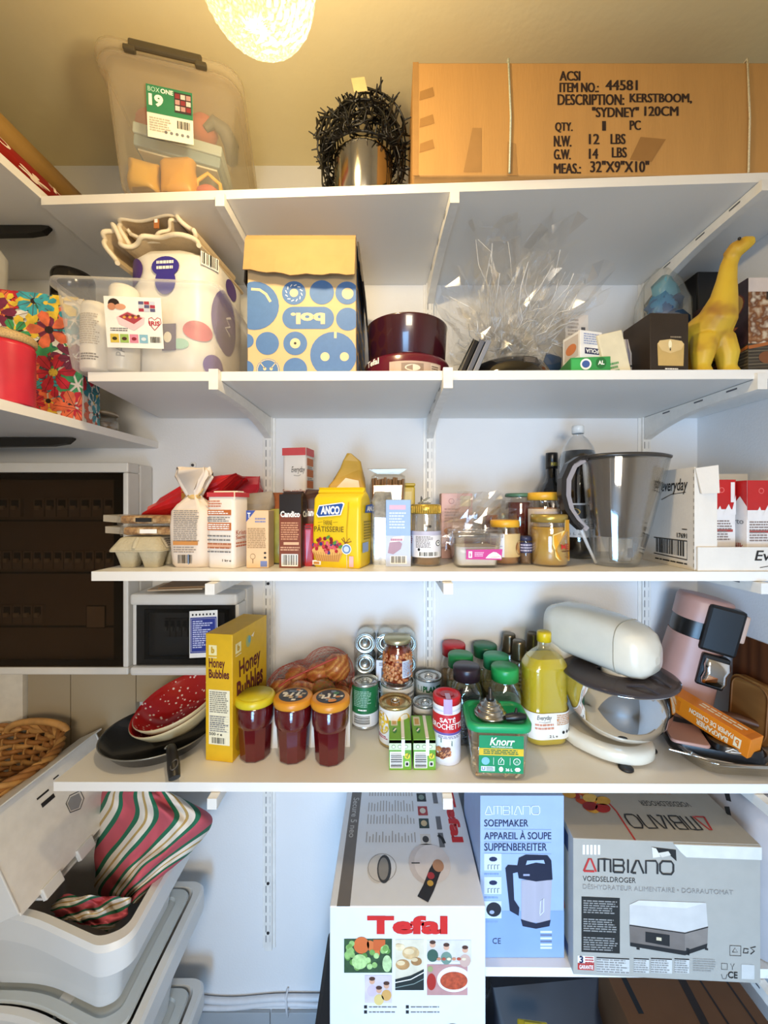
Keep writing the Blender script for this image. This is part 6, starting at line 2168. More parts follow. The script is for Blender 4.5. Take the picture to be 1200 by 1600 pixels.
def spice(label, u, Y, capc, fill, lvl=.75, lab=None, H=.195):
    t = thing('spice_jar', label, 'spice jar', on2(u, Y), 0, 'spice jars behind the shaker')
    R = .039
    MB().loft([rr(R * 1.9, R * 1.9, .02, 0), rr(R * 2, R * 2, .022, .004), rr(R * 2, R * 2, .022, H - .07), rr(R * 1.9, R * 1.9, .03, H - .052), rr(R * 1.62, R * 1.62, R * .8, H - .04), rr(R * 1.6, R * 1.6, R * .79, H - .034)], SPG, True, False).build('glass', t)
    MB().loft([rr(R * 1.88, R * 1.88, .019, .004), rr(R * 1.9, R * 1.9, .02, (H - .06) * lvl)], fill, True, True).build('filling', t)
    MB().lathe([(R * .86, H - .0345), (R * .93, H - .0345), (R * .93, H - .004), (R * .88, H), (0, H)], C(capc, .35), 36).build('cap', t)
    if lab:
        mb = MB()
        lab(mb, Fr((-R * .85, -R * 1.003, .012), (R * 1.7, 0, 0), (0, 0, H - .095)))
        mb.build('label', t)
    return t


GC = '1f8a4a'
spice('spice jar with a red cap at the back', 709, 1.225, 'c02c34', C('b08a5a', .7, n=.3, ns=90))
spice('spice jar with a dark green cap at the back of the group', 758, 1.215, '1f6a44', C('8a8a4a', .7, n=.3, ns=90))
spice('spice jar with a green cap behind the dark capped jar', 719.5, 1.138, GC, C('7a7a48', .7, n=.3, ns=90))
spice('spice jar with a pale green cap behind the front green capped jar', 775, 1.13, '2f9a66', C('9a8a4a', .7, n=.3, ns=90))


def herb(mb, F):
    mb.rect(F, 0, 0, 1, .62, C('1f7a5a', .4)); mb.rect(F, .12, .3, .38, .58, C('d8ece2', .4), .0008); mb.tx(F, 'b', .19, .34, .31, .54, C('1f7a5a', .4), .05, h=.0012); mb.small(F, .1, .05, .9, .22, 3, C('cfe6da', .4))


spice('spice jar with a green cap and green label next to the oil bottle', 788.5, 1.052, '23994c', C('6f9a86', .5, n=.25, ns=60), .8, herb)
spice('spice jar with a dark cap full of black bits', 729, 1.055, '2a1a22', C('0e0c10', .3, n=.4, ns=80, b=.6, bs=160), .85)
CAPM = C('6d614e', .3, .75)
for k, (u, Y, lab) in enumerate(((796, 1.225, 'pepper grinder with a bronze cap nearest the spice jars'), (811, 1.165, 'pepper grinder with a bronze cap in front of the other two'), (833.5, 1.235, 'pepper grinder with a bronze cap behind the oil bottle'))):
    t = thing('pepper_grinder', lab, 'grinder', on2(u, Y), 0, 'bronze capped grinders')
    MB().lathe([(0, 0), (.024, 0), (.025, .003), (.025, .15), (.021, .162), (.021, .168)], clear('f0f0ec', .12, .6, .06), 28).build('glass', t)
    MB().lathe([(0, .003), (.0235, .003), (.0235, .12), (0, .12)], C('8a7f6e', .7, n=.5, ns=110), 24).build('filling', t)
    MB().lathe([(.0215, .1685), (.0235, .1685), (.0235, .174), (.022, .178), (.0185, .216), (.0185, .222), (.0165, .225), (0, .2255)], CAPM, 28).build('cap', t)
    mb = MB().rect(Cy(.0252, .09, .145, -89, 89), 0, 0, 1, 1, C('dcd8d0', .5), .0004)
    mb.small(Cy(.0252, .09, .145, -89, 89), .1, .1, .9, .9, 4, C('8a8478', .5), h=.0007)
    mb.build('label', t)

# oil bottle
OIL = clear('cfc03a', .1, .5, .05, thru='e8dc5a')
t = thing('oil_bottle', 'large bottle of yellow cooking oil with a yellow cap', 'oil bottle', on2(850, 1.052), 6)
w, d = .121, .088
mb = MB()
rings = []
zs = [(0, .8), (.004, .92), (.016, .97), (.03, 1), (.092, 1)]
for k in range(13):
    zs += [(.094 + k * .0085, .96 if k % 2 else 1.0)]
zs += [(.205, .96), (.222, .78), (.236, .5), (.244, .32), (.25, .27), (.262, .26)]
for z, k in zs:
    dd = d * k if z < .23 else min(d * k * 1.2, w * k)
    rings.append(rr(w * k, dd, min(w * k, dd) * .42, z, 7))
mb.loft(rings, clear('f6f4e2', .07, .55, .05), True, False, True)
mb.build('bottle_wall', t)
mb = MB()
mb.loft([[Vector((q.x * .96, q.y * .95, q.z + .002)) for q in r] for r, (z, k) in zip(rings, zs) if z < .23], clear('e8cc34', .6, .85, .13, thru='f8ee9a'), True, True, True)
mb.build('oil', t)
mb = MB()
mb.lathe([(.0165, .2625), (.0185, .2625), (.0185, .285), (.017, .288), (0, .2885)], C('d8b818', .35), 28)
mb.build('cap', t)
mb = MB()
F = Per(w, d, .037, .262)
mb.loft([rr(w + .001, d + .001, .037, z, 7) for z in (.022, .09)], C('e6e2d8', .5), False, False)
mb.tx(F, 'Everyday', -.04, .27, -.002, .325, INK, .005, .2, h=.0012); mb.line(F, [(-.036, .262), (-.02, .256), (-.004, .262)], .0008, INK, .0012)
mb.small(F, -.045, .18, .004, .25, 2, C('c8866a', .5), rag=.1, h=.0012); mb.small(F, .012, .22, .058, .33, 6, C('c08a5a', .5), rag=.1, h=.0012); mb.rect(F, .012, .26, .05, .28, C('d8823c', .5), .0014)
mb.tx(F, '2 L e', -.008, .105, .014, .13, INK, .01, h=.0012)
for k in range(4):
    mb.spot(F, .03 + k * .012, .15, .004, .016, INK, .0012, 8, 1)
mb.build('label', t)

# food tub with green lid, and the metal burner on it
t = thing('stock_tub', 'clear tub with a green lid and green label, full of brown pasta', 'food tub', on2(774, .938), -3)
w0, w1, d0, d1, H = .122, .138, .096, .108, .118
mb = MB()
mb.loft([rr(w0 - .012, d0 - .012, .016, 0), rr(w0, d0, .02, .005), rr(w1, d1, .022, H), rr(w1 - .004, d1 - .004, .02, H), rr(w0 - .003, d0 - .003, .018, .008)], clear('eef2ee', .08, .6, .05), True, True)
mb.build('tub_wall', t)
mb = MB()
rnd = random.Random(12)
BR = [C('a87a48', .6), C('c2935c', .6), C('8a6236', .6), C('d0a876', .6)]
mb.loft([rr(w0 - .016, d0 - .016, .014, .006), rr(w0 - .006, d0 - .01, .016, .07)], BR[2], True, True)
for k in range(110):
    fx_ = rnd.choice((0, 0, 0, 1, -1))
    x = rnd.uniform(-.05, .05) if fx_ == 0 else fx_ * .055
    y = -.0435 if fx_ == 0 else rnd.uniform(-.04, .04)
    z = rnd.uniform(.01, .078)
    a = rnd.uniform(0, pi)
    mb.tube([(x - .007 * cos(a), y, z - .006 * sin(a)), (x, y - .001, z), (x + .007 * cos(a), y, z + .006 * sin(a))], .0028, BR[k % 4], 5)
mb.v = [Vector((max(-.0595, min(.0595, q.x)), max(-.0465, min(.0465, q.y)), max(.004, q.z))) for q in mb.v]
mb.build('pasta', t)['label'] = 'brown pasta pieces'
LG = C('1f9a5e', .35)
mb = MB()
mb.loft([rr(w1 + .004, d1 + .004, .024, H - .006), rr(w1 + .01, d1 + .01, .026, H - .004), rr(w1 + .012, d1 + .012, .028, H + .008), rr(w1 + .006, d1 + .006, .026, H + .0125), rr(w1 - .012, d1 - .012, .02, H + .0125), rr(w1 - .018, d1 - .018, .018, H + .006)], LG, False, True)
mb.build('lid', t)
mb = MB()
F = Fr((-.048, -.0495, .018), (.1, 0, 0), (0, -.0048, .088))
KG = C('1d8a58', .4)
mb.rect(F, 0, 0, 1, 1, KG, .0006)
mb.tx(F, 'Knorr', .24, .74, .8, .95, PAPER, .02, .25, h=.0012); mb.tx(F, 'PROFESSIONAL', .28, .68, .76, .72, PAPER, .01, h=.0012)
mb.rect(F, 0, .47, 1, .66, C('d8b62c', .4), .001); mb.small(F, .1, .5, .9, .64, 3, C('2a6a44', .5), rag=.1, h=.0014)
mb.ell(F, .15, .32, .09, None, C('7ab8d8', .4), .0012); mb.line(F, [(.33, .22), (.33, .42)], .0008, PAPER, .0012); mb.line(F, [(.7, .22), (.7, .42)], .0008, PAPER, .0012)
mb.line(F, [(.44, .24), (.56, .24), (.56, .34), (.5, .42), (.44, .34)], .0014, PAPER, .0012, True); mb.line(F, [(.48, .28), (.52, .38)], .0012, PAPER, .0014)
mb.ell(F, .85, .32, .08, None, PAPER, .0012); mb.ell(F, .85, .32, .065, None, KG, .0015); mb.line(F, [(.82, .28), (.85, .36), (.88, .28)], .001, PAPER, .0018)
mb.rect(F, .05, .05, .36, .18, C('d8e2dc', .5), .0012); mb.tx(F, 'U', .07, .07, .14, .16, C('3a4a9a', .5), .02, h=.0016); mb.small(F, .17, .06, .34, .17, 3, GREYINK, h=.0016)
mb.ell(F, .5, .11, .05, .07, PAPER, .0012, 10); mb.tx(F, '36 L', .6, .06, .76, .14, PAPER, .03, h=.0012); mb.ell(F, .87, .11, .07, .06, PAPER, .0012, 6)
mb.build('label', t)
t = thing('gas_burner', 'round metal burner cap with a black knob and lever on the green lid', 'burner', at(766, .935, S2 + .0005 + H + .0068))
SM = C('a9a7a2', .22, .95)
MB().lathe([(0, 0), (.036, 0), (.039, .003), (.039, .007), (.034, .011), (.031, .012), (.031, .018), (.027, .021), (.025, .021), (.025, .028), (.021, .031), (.016, .032), (.016, .036), (.012, .038), (0, .038)], SM, 40).build('disc_stack', t)
MB().lathe([(.008, .0385), (.01, .0385), (.009, .044), (.005, .048), (.004, .064), (.003, .066), (0, .066)], C('1a1816', .35), 16).build('knob', t)
mb = MB().tube([(.03, -.026, .008), (.045, -.03, .012), (.062, -.03, .013), (.075, -.028, .012)], [.008, .0095, .009, .006], C('18181a', .4), 10).tube([(.052, -.028, .016), (.055, -.024, .03)], [.005, .002], C('18181a', .4), 8)
mb.build('lever', t)

# ------------------------------------------------------------- stand mixer
MX = C('ddd6c4', .25, coat=.5, n=.02)
t = thing('stand_mixer', 'cream stand mixer with a shiny steel bowl', 'stand mixer', on2(943, 1.035), -56)
# local +x runs from the column to the head's nose
mb = MB()
rings = []
for z, k in ((.008, .97), (.012, 1), (.03, 1), (.038, .95), (.042, .8)):
    o = []
    for i in range(48):
        a = 2 * pi * i / 48
        x = .122 * cos(a) - .005 + (-.045 if cos(a) < -.3 else -.045 * max(0, (1 - (cos(a) + .3) / .6)) if cos(a) < .3 else 0)
        y = .092 * sin(a) * (1.04 if x > -.03 else .96)
        o.append(Vector((x * k, y * k, z)))
    rings.append(o)
mb.loft(rings, MX, True, True)
mb.build('base', t)
mb = MB()
rings = []
for z, x, w_, d_ in ((.04, -.12, .13, .075), (.07, -.13, .122, .062), (.13, -.136, .12, .06), (.19, -.13, .126, .08), (.25, -.12, .13, .1)):
    rings.append(rr(d_, w_, .03, z, 6, x, 0))
mb.loft(rings, MX, True, True)
mb.build('column', t)
mb = MB()
prof = [(-.155, .01, .012, 0.278), (-.151, .042, .04, 0.278), (-.138, .062, .058, 0.281), (-.105, .07, .066, 0.284), (-.05, .072, .067, 0.282), (.02, .072, .066, 0.277), (.06, .071, .064, 0.272), (.09, .067, .06, 0.267), (.11, .058, .051, 0.263), (.123, .04, .033, 0.259), (.128, .012, .01, 0.257)]
rings = []
for x, hy, hz, zc in prof:
    o = []
    for i in range(36):
        a = 2 * pi * i / 36
        c, s_ = cos(a), sin(a)
        e_ = .62
        o.append(Vector((x, hy * math.copysign(abs(c) ** e_, c), zc + hz * math.copysign(abs(s_) ** e_, s_))))
    rings.append(o)
mb.loft(rings, MX, True, True)
mb.build('head', t)
mb = MB()
o = []
r6 = rings[6]
mb.tube([q + (q - Vector((q.x, 0, .273))).normalized() * .0004 for q in r6], .0011, C('a8a08c', .4), 5, closed=True)
mb.build('nose_seam', t)
mb = MB().lathe([(0, .14), (.028, .14), (.032, .16), (.04, .185), (.046, .232), (0, .232)], MX, 32, cx=.04)
mb.build('drive_hub', t)
MB().box(.1195, .1235, -.022, .022, .235, .2395, C('2a2724', .4), .001).build('slot', t)
mb = MB()
RB = .128
CBX = .035
mb.lathe([(0, .044), (.05, .044), (.062, .048), (.09, .07), (.114, .105), (.124, .145), (.127, .188), (.1295, .19), (.1275, .192), (.1245, .189), (.1215, .146), (.111, .107), (.088, .073), (.05, .05), (0, .048)], CHROME, 64, cx=CBX)
mb.build('mixing_bowl', t)
GUARD = clear('6a6264', .3, .7, .12, thru='8d8588')
MB().lathe([(.05, .2), (.1, .2), (.126, .1935), (.1335, .1935), (.1345, .198), (.128, .2015), (.1, .2055), (.05, .2055)], GUARD, 56, cx=CBX).build('splash_guard', t)
mb = MB()
for s_ in (-1, 1):
    mb.tube([(CBX + .06, s_ * .05 - .03, .207), (CBX + .09, s_ * .035 - .03, .214), (CBX + .12, s_ * .03 - .03, .206)], .0035, GUARD, 8)
mb.build('guard_chute', t)
FT = C('17171a', .5)
for x, y in ((.085, -.062), (.085, .062), (-.1, -.07), (-.1, .07)):
    MB().lathe([(0, 0), (.0165, 0), (.0165, .003), (.011, .008), (0, .0085)], FT, 20, cx=x, cy=y).build('foot', t)

# ------------------------------------------------------------- glass dish, coffee machine, baking paper, boards
t = thing('glass_dish', 'large clear glass dish beneath the coffee machine parts', 'dish', (.845, 1.0, Z2), -4)
mb = MB()
mb.loft([rr(.22, .19, .05, 0), rr(.235, .21, .06, .006), rr(.25, .225, .065, .03), rr(.272, .245, .07, .034), rr(.272, .245, .07, .039), rr(.245, .22, .062, .036), rr(.228, .2, .055, .012), rr(.21, .18, .05, .007)], clear('f2efe4', .12, .7, .05), True, True)
mb.build('glass', t)
PINK = C('b98d80', .4, n=.03)
BK = C('0d0c0d', .3)
t = thing('drip_tray', 'detached pink and black drip tray of the coffee machine in the glass dish', 'drip tray', (.80, .975, Z2 + .018), -22)
mb = MB()
mb.loft([rr(.19, .09, .03, 0), rr(.205, .1, .035, .014), rr(.2, .096, .034, .024)], BK, True, True)
mb.build('tray_body', t)
mb = MB().loft([rr(.08, .1, .012, .0245, 6, -.055), rr(.083, .102, .014, .028, 6, -.055), rr(.078, .096, .012, .031, 6, -.055)], PINK, True, True)
mb.build('cover', t)
mb = MB().loft([rr(.105, .104, .03, .0245, 6, .04), rr(.1, .096, .03, .036, 6, .04)], BK, True, True)
F = Fr((.0, -.052, .025), (.05, 0, 0), (0, .004, .011))
mb.line(F, [(.2, .2), (.5, .85), (.8, .4), (.4, .3)], .0016, PAPER, .003)
mb.build('control_panel', t)['label'] = 'black panel with a small white sign'
MB().tube([(-.1, -.05, .006), (-.03, -.056, .0035), (.05, -.056, .0035), (.1, -.045, .008)], .003, CHROME, 8).build('chrome_trim', t)

t = thing('coffee_machine', 'tilted dusty pink pod coffee machine with a black middle and chrome spout', 'coffee machine', (.845, 1.16, Z2 + .028), rot=(R_(0), R_(12.5), R_(-22)))
mb = MB()
H = .34
el = lambda w_, d_, z, x=0, y=0: [Vector((x + .9 * w_ * math.copysign(abs(cos(a)) ** .75, cos(a)), y + d_ * math.copysign(abs(sin(a)) ** .75, sin(a)), z)) for a in [2 * pi * i / 44 for i in range(44)]]
mb.loft([el(.082, .07, 0), el(.086, .074, .006), el(.082, .07, .09), el(.076, .066, .17), el(.073, .064, .228)], PINK, True, True)
mb.build('lower_body', t)
MB().loft([el(.071, .062, .2285), el(.072, .062, .26), el(.07, .061, .275)], BK, True, True).build('black_band', t)
mb = MB().loft([el(.073, .064, .2755), el(.074, .065, .33), el(.068, .06, .342), el(.05, .045, .345)], PINK, True, True)
mb.build('upper_body', t)
mb = MB().box(-.01, .075, -.0745, -.03, .205, .335, BK, .008)
mb.build('brew_head', t)
mb = MB().box(.062, .084, -.07, -.02, .25, .325, C('c9a792', .4), .004)
mb.build('lever_grip', t)
mb = MB().box(.002, .066, -.078, -.045, .11, .2, BK, .006)
mb.build('spout_recess', t)
mb = MB()
mb.loft([rr(.05, .03, .008, .122, 6, .036, -.075), rr(.056, .036, .01, .135, 6, .036, -.078), rr(.05, .034, .01, .155, 6, .036, -.078), rr(.058, .038, .01, .172, 6, .036, -.078), rr(.054, .03, .008, .19, 6, .036, -.074)], CHROME, True, True)
mb.build('spout', t)
WD = ramp_mat('dark_board_wood', 'Wave', [(0, '4f2a14'), (.5, '5e3418'), (1, '6b3c1e')], .5, scale=(1, 1, .12), Scale=9.0, Distortion=9.0, Detail=3.0)
WD2 = ramp_mat('light_board_wood', 'Wave', [(0, '8f602f'), (.5, 'a06d38'), (.8, 'a97840'), (1, '94642f')], .5, scale=(.12, 1, 1), Scale=9.0, Distortion=9.0, Detail=3.0)
mb = MB()
o = [Vector((q.x, 0, q.y + .129)) for q in rr(.15, .258, .012, 0, 4)]
mb.loft([[q + Vector((0, .018, 0)) for q in o], o], WD, smooth=False)
tag(mb.build('cutting_board', None, (.988, 1.06, Z2 + .001), rot=(R_(-2), 0, R_(-90))), 'dark brown wooden board leaning in the corner behind the pale one', 'cutting board')
mb = MB()
o = [Vector((q.x, 0, q.y + .079)) for q in rr(.12, .158, .03, 0, 7)]
mb.loft([[q + Vector((0, .018, 0)) for q in o], o], WD2, smooth=False)
mb.tube([q * .88 + Vector((0, -.001, .011)) for q in o], .0022, C('8a5a2c', .6), 6, closed=True)
tag(mb.build('cutting_board', None, (.956, 1.05, Z2 + .001), rot=(R_(-4), 0, R_(-90))), 'pale wooden board with rounded corners leaning on the dark one', 'cutting board')
mb = MB().tube([(0, 0, 0), (.06, -.02, .006), (.12, -.05, .006), (.16, -.08, .0)], [.007, .011, .012, .008], C('5a341a', .5), 8)
tag(mb.build('wooden_spoon', None, (.81, 1.1, Z2 + .05)), 'dark wooden spoon handle beside the orange paper carton', 'spoon')
# orange baking paper carton
OR = C('dc7c12', .45, n=.04)
P0, P1 = Vector((.765, 1.115, Z2 + .105)), Vector((.845, .905, Z2 + .066))
ax = (P1 - P0)
L = .205
ax.normalize()
sd = Vector((0, 0, 1)).cross(ax).normalized()
up = ax.cross(sd).normalized()
Mx = Matrix((ax, sd, up)).transposed().to_4x4()
Mx.translation = P1 - ax * (L / 2)
mb = MB().box(-L / 2, L / 2, -.024, .024, -.024, .024, OR, .0012)
F = Fr((-L / 2, -.024, -.024), (L, 0, 0), (0, 0, .048))
PW = C('ecd9b4', .5)
mb.tx(F, 'BAKPAPIER', .45, .14, .8, .42, PW, .03, rot=180); mb.tx(F, 'PAPIER DE CUISSON', .36, .52, .84, .78, PW, .03, rot=180)
mb.rect(F, .85, .24, .92, .72, PW); mb.tx(F, 'b', .868, .32, .902, .64, OR, .04, rot=180, h=.001)
FT2 = Fr((-L / 2, -.024, .024), (L, 0, 0), (0, .048, 0))
mb.small(FT2, .4, .3, .9, .8, 2, PW, rag=.1); mb.rect(F, .0, .2, .25, .8, C('c96a0e', .5), .0004)
mb.rect(FT2, .93, .1, .99, .9, C('c9700e', .5))
o = mb.build('baking_paper_carton')
o.matrix_world = Mx
tag(o, 'long orange baking paper carton lying slanted on the drip tray', 'carton')

# ================================================================= BELOW: BINS, CARTONS, CABLES
BINW = C('dcdedd', .35, n=.015, ns=8)
LIDG = C('c9cfce', .4, n=.015, ns=8)


def outline(ins, z):
    """bin rim seen from above, its front edge bent forward to the right"""
    P = [Vector((-1.02, .885)), Vector((-.834, .88)), Vector((-.60, .806)), Vector((-.552, .83)), Vector((-.558, .95)), Vector((-.563, 1.2)), Vector((-1.02, 1.2))]
    c = Vector((-.79, 1.02))
    rad = [.02, .10, .04, .05, .2, .04, .03]
    o = []
    n = len(P)
    for i in range(n):
        a, b, d = P[i - 1], P[i], P[(i + 1) % n]
        ta, td = (a - b).normalized(), (d - b).normalized()
        r = min(rad[i], (a - b).length * .45, (d - b).length * .45)
        for k in range(7):
            f = k / 6
            o.append((b + ta * r) * (1 - f) ** 2 + b * 2 * f * (1 - f) + (b + td * r) * f * f)
    res = []
    for q in o:
        v = q - c
        L = v.length
        v = Vector((v.x * (1 - ins / .23), v.y * (1 - ins / .2)))
        res.append(Vector((c.x + v.x, c.y + v.y, EYE + z)))
    return res


def bin_(name, label, zt, hgt, opened):
    t = thing(name, label, 'bin', (0, 0, 0), 0, 'stacked white bins')
    mb = MB()
    mb.loft([outline(.075, zt - hgt), outline(.06, zt - hgt * .5), outline(.03, zt - .062)], BINW, True, False, split=True)
    mb.loft([outline(.03, zt - .062), outline(-.001, zt - .058), outline(0, zt - .01), outline(.006, zt), outline(.024, zt), outline(.028, zt - .012), outline(.045, zt - .06), outline(.075, zt - hgt + .01)], BINW, False, True, split=True)
    mb.build('bin_body', t)
    if not opened:
        mb = MB()
        mb.loft([outline(.033, zt - .004), outline(.036, zt + .003), outline(.06, zt + .003), outline(.064, zt - .006)], LIDG, True, True, split=True)
        mb.build('lid', t)
        mb = MB().box(-.762, -.754, .87, 1.16, EYE + zt - .0055, EYE + zt - .0035, C('3a3f40', .6))
        for y in (.9, 1.0, 1.1):
            mb.box(-.775, -.741, y, y + .06, EYE + zt - .0055, EYE + zt - .001, BINW, .001)
        mb.build('hinge', t)
    return t


bin_('storage_bin', 'middle white bin of the stack with its grey lid shut', -1.15, .285, False)
bin_('storage_bin', 'bottom white bin of the stack standing on the floor', -1.446, .3, False)
t = bin_('storage_bin', 'top white bin of the stack with its lid folded open and striped cloth inside', -.92, .222, True)
# fixed half of the lid and the folded half
Hx, Hz = -.80, EYE - .905
mb = MB().box(-1.0, Hx - .008, .905, 1.18, Hz - .012, Hz - .006, BINW, .002)
mb.build('fixed_lid', t)
lx, lz = -.90, EYE - .69
d = Vector((lx - Hx, 0, lz - Hz))
Ln = d.length
d.normalize()
nrm = Vector((d.z, 0, -d.x))            # towards the opening
M4 = Matrix(((d.x, 0, nrm.x, Hx), (0, 1, 0, .85), (d.z, 0, nrm.z, Hz), (0, 0, 0, 1)))
mb = MB()
LW, LD = Ln, .335
MW_ = C('e4e2dc', .4)
mb.box(.012, LW, .0, LD, -.004, 0, MW_, .0015, M4)
mb.box(.02, LW, -.004, 0, -.045, .002, BINW, .001, M4)
mb.box(.02, LW, LD, LD + .004, -.045, .002, BINW, .001, M4)
mb.box(LW, LW + .004, -.004, LD + .004, -.05, .022, BINW, .001, M4)
F = Fr(M4 @ Vector((.0, LD, 0)), M4.to_3x3() @ Vector((0, -LD, 0)), M4.to_3x3() @ Vector((LW, 0, 0)))
F = Fr(M4 @ Vector((.0, 0, 0)), M4.to_3x3() @ Vector((0, LD, 0)), M4.to_3x3() @ Vector((LW, 0, 0)))
mb_sign = 1
if F.n.dot(nrm) < 0:
    F = Fr(M4 @ Vector((.0, LD, 0)), M4.to_3x3() @ Vector((0, -LD, 0)), M4.to_3x3() @ Vector((LW, 0, 0)))
    mb_sign = -1
fu = lambda a: a if mb_sign > 0 else 1 - a
for (a, b, w_, h_) in ((.36, .80, .1, .02), (.37, .70, .11, .045), (.52, .86, .05, .015), (.56, .79, .05, .015)):
    x = sorted((fu(a), fu(a + w_)))
    mb.rect(F, x[0], b, x[1], b + h_, INK, .0008)
GI = C('8d9094', .5)
for (a, b, s_) in ((.58, .5, 1.0), (.78, .62, .8)):
    pts = [(-.05, -.05), (.03, -.1), (.09, -.04), (.09, .06), (.0, .1), (-.05, .06)]
    mb.line(F, [(fu(a + x * s_), b + y * s_) for x, y in pts], .0025, C('4a4c50', .5), .0008, True)
    mb.poly(F, [(fu(a + x * s_ * .8), b + y * s_ * .8) for x, y in pts], GI, .0006)
mb.line(F, [(fu(.9), .3), (fu(.9), .75)], .0012, INK, .0008)
mb.line(F, [(fu(.8), .6), (fu(.95), .6)], .0012, INK, .0008)
mb.build('folded_lid', t)
for k, y in enumerate((.05, .15, .25)):
    MB().box(-.008, .02, y, y + .05, -.006, .005, BINW, .002, M4).build('hinge', t)

# striped cloth
STR = ramp_mat('striped_cotton', 'Wave', [(0, 'c25560'), (.27, '1f6a4c'), (.4, 'e6ddcf'), (.55, 'b99a5c'), (.62, 'e6ddcf'), (.77, '1f6a4c'), (.9, 'c25560')], .85, coord='UV', const=True, Scale=.31416, wave_profile='SAW')


def cloth(name, label, left, right, Yl, Yr, reps, bulge, seed, top_t=0.0):
    nu, nv = 40, 44

    def curve(P, t):
        f = t * (len(P) - 1)
        i = min(int(f), len(P) - 2)
        f -= i
        g = lambda k: Vector(P[max(0, min(len(P) - 1, k))])
        p0, p1, p2, p3 = g(i - 1), g(i), g(i + 1), g(i + 2)
        return .5 * (2 * p1 + (p2 - p0) * f + (2 * p0 - 5 * p1 + 4 * p2 - p3) * f * f + (3 * p1 - p0 - 3 * p2 + p3) * f ** 3)
    vs, uv, fs = [], [], []
    for side in (0, 1):
        for j in range(nv + 1):
            t_ = j / nv
            a, b = curve(left, t_), curve(right, t_)
            for i in range(nu + 1):
                s_ = i / nu
                u = a + (b - a) * s_ + Vector((5 * noise.noise(Vector((t_ * 6, s_ * 2, seed))), 3 * noise.noise(Vector((s_ * 6, t_ * 3, seed + 4)))))
                Y = Yl + (Yr - Yl) * s_
                env = max(0, 1 - (2 * s_ - 1) ** 2) ** .5
                nz_ = noise.noise(Vector((s_ * 3.2 - t_ * 1.2, t_ * 2.4 + seed, seed)))
                rip = .011 * sin((s_ * 1.3 + t_ * .9) * 11 + 2 * nz_ + seed) + .026 * nz_ + .02 * noise.noise(Vector((s_ * 7 - t_ * 4, t_ * 5, seed))) + .006 * noise.noise(Vector((s_ * 16, t_ * 14, seed)))
                Y += (-bulge * env + rip * env) if side == 0 else (.02 + bulge * .35 * env)
                p = at(u.x, Y, (790 - u.y) / 610 * Y)
                vs.append(p)
                uv.append(((s_ * .72 + t_ * .62 + .012 * nz_) * reps, t_))
    off = (nu + 1) * (nv + 1)
    for side in (0, 1):
        for j in range(nv):
            for i in range(nu):
                a = side * off + j * (nu + 1) + i
                q = (a, a + nu + 1, a + nu + 2, a + 1)
                fs.append(q if side == 0 else tuple(reversed(q)))
    for j in range(nv):
        for i in (0, nu):
            a = j * (nu + 1) + i
            q = (a, off + a, off + a + nu + 1, a + nu + 1)
            fs.append(q if i == 0 else tuple(reversed(q)))
    me = bpy.data.meshes.new(name)
    me.from_pydata([tuple(q) for q in vs], [], fs)
    me.materials.append(STR)
    ul = me.uv_layers.new(name='weave')
    for lp in me.loops:
        ul.data[lp.index].uv = uv[lp.vertex_index]
    me.polygons.foreach_set('use_smooth', [True] * len(fs))
    me.update()
    o = bpy.data.objects.new(name, me)
    COL.objects.link(o)
    return tag(o, label, 'cloth')


cloth('striped_cloth', 'red, green and white striped cloth heaped up out of the open bin', [(160, 1236), (154, 1290), (148, 1350), (150, 1392), (178, 1412)], [(262, 1236), (330, 1276), (306, 1322), (252, 1372), (214, 1412)], 1.1, 1.0, 3.6, .10, 2.0)
cloth('striped_cloth', 'crumpled end of striped cloth lying low at the front of the open bin', [(98, 1398), (84, 1412), (80, 1424), (92, 1434)], [(205, 1402), (200, 1424), (180, 1446), (168, 1456)], .96, .905, 2.2, .035, 5.0)

# wicker basket
WK = C('9a6834', .6, n=.25, ns=40)
WK2 = C('b98a4e', .6, n=.2, ns=40)
t = thing('wicker_basket', 'brown wicker basket with a pale bound handle on the low side shelf', 'basket', (-1.135, 1.04, EYE - .884))
mb = MB()
rnd = random.Random(5)
for k in range(13):
    z = .008 + k * .0145
    r = .155 + .045 * (z / .19)
    pts = []
    for i in range(72):
        a = 2 * pi * i / 72
        q = r + .006 * (1 if (i // 2 + k) % 2 else -1)
        pts.append((q * cos(a), q * .92 * sin(a), z + .003 * sin(5 * a + k) * (k > 9)))
    mb.tube(pts, .0075, WK if k % 3 else WK2, 6, closed=True)
mb.loft([circ(.15, .138, 0, 36), circ(.15, .138, .01, 36)], WK)
mb.build('weave', t)
mb = MB()
for i in range(36):
    a = 2 * pi * i / 36
    mb.tube([(.153 * cos(a), .141 * sin(a), .004), (.2 * cos(a), .184 * sin(a), .19)], .0045, WK2, 5)
mb.build('stakes', t)
mb = MB()
for o_ in range(3):
    mb.tube([((.202 + .006 * sin(12 * a + o_ * 2.1)) * cos(a), (.186 + .006 * sin(12 * a + o_ * 2.1)) * sin(a), .194 + .007 * cos(12 * a + o_ * 2.1)) for a in [2 * pi * i / 90 for i in range(90)]], .007, WK if o_ else WK2, 6, closed=True)
mb.build('rim', t)
mb = MB()
mb.tube([(.06 + .09 * cos(a), -.02 + .16 * sin(a) * 0 + .175 * cos(.35), .2 + .03 * sin(a)) for a in [pi * i / 12 for i in range(13)]], .01, WK2, 8)
mb.build('handle', t)

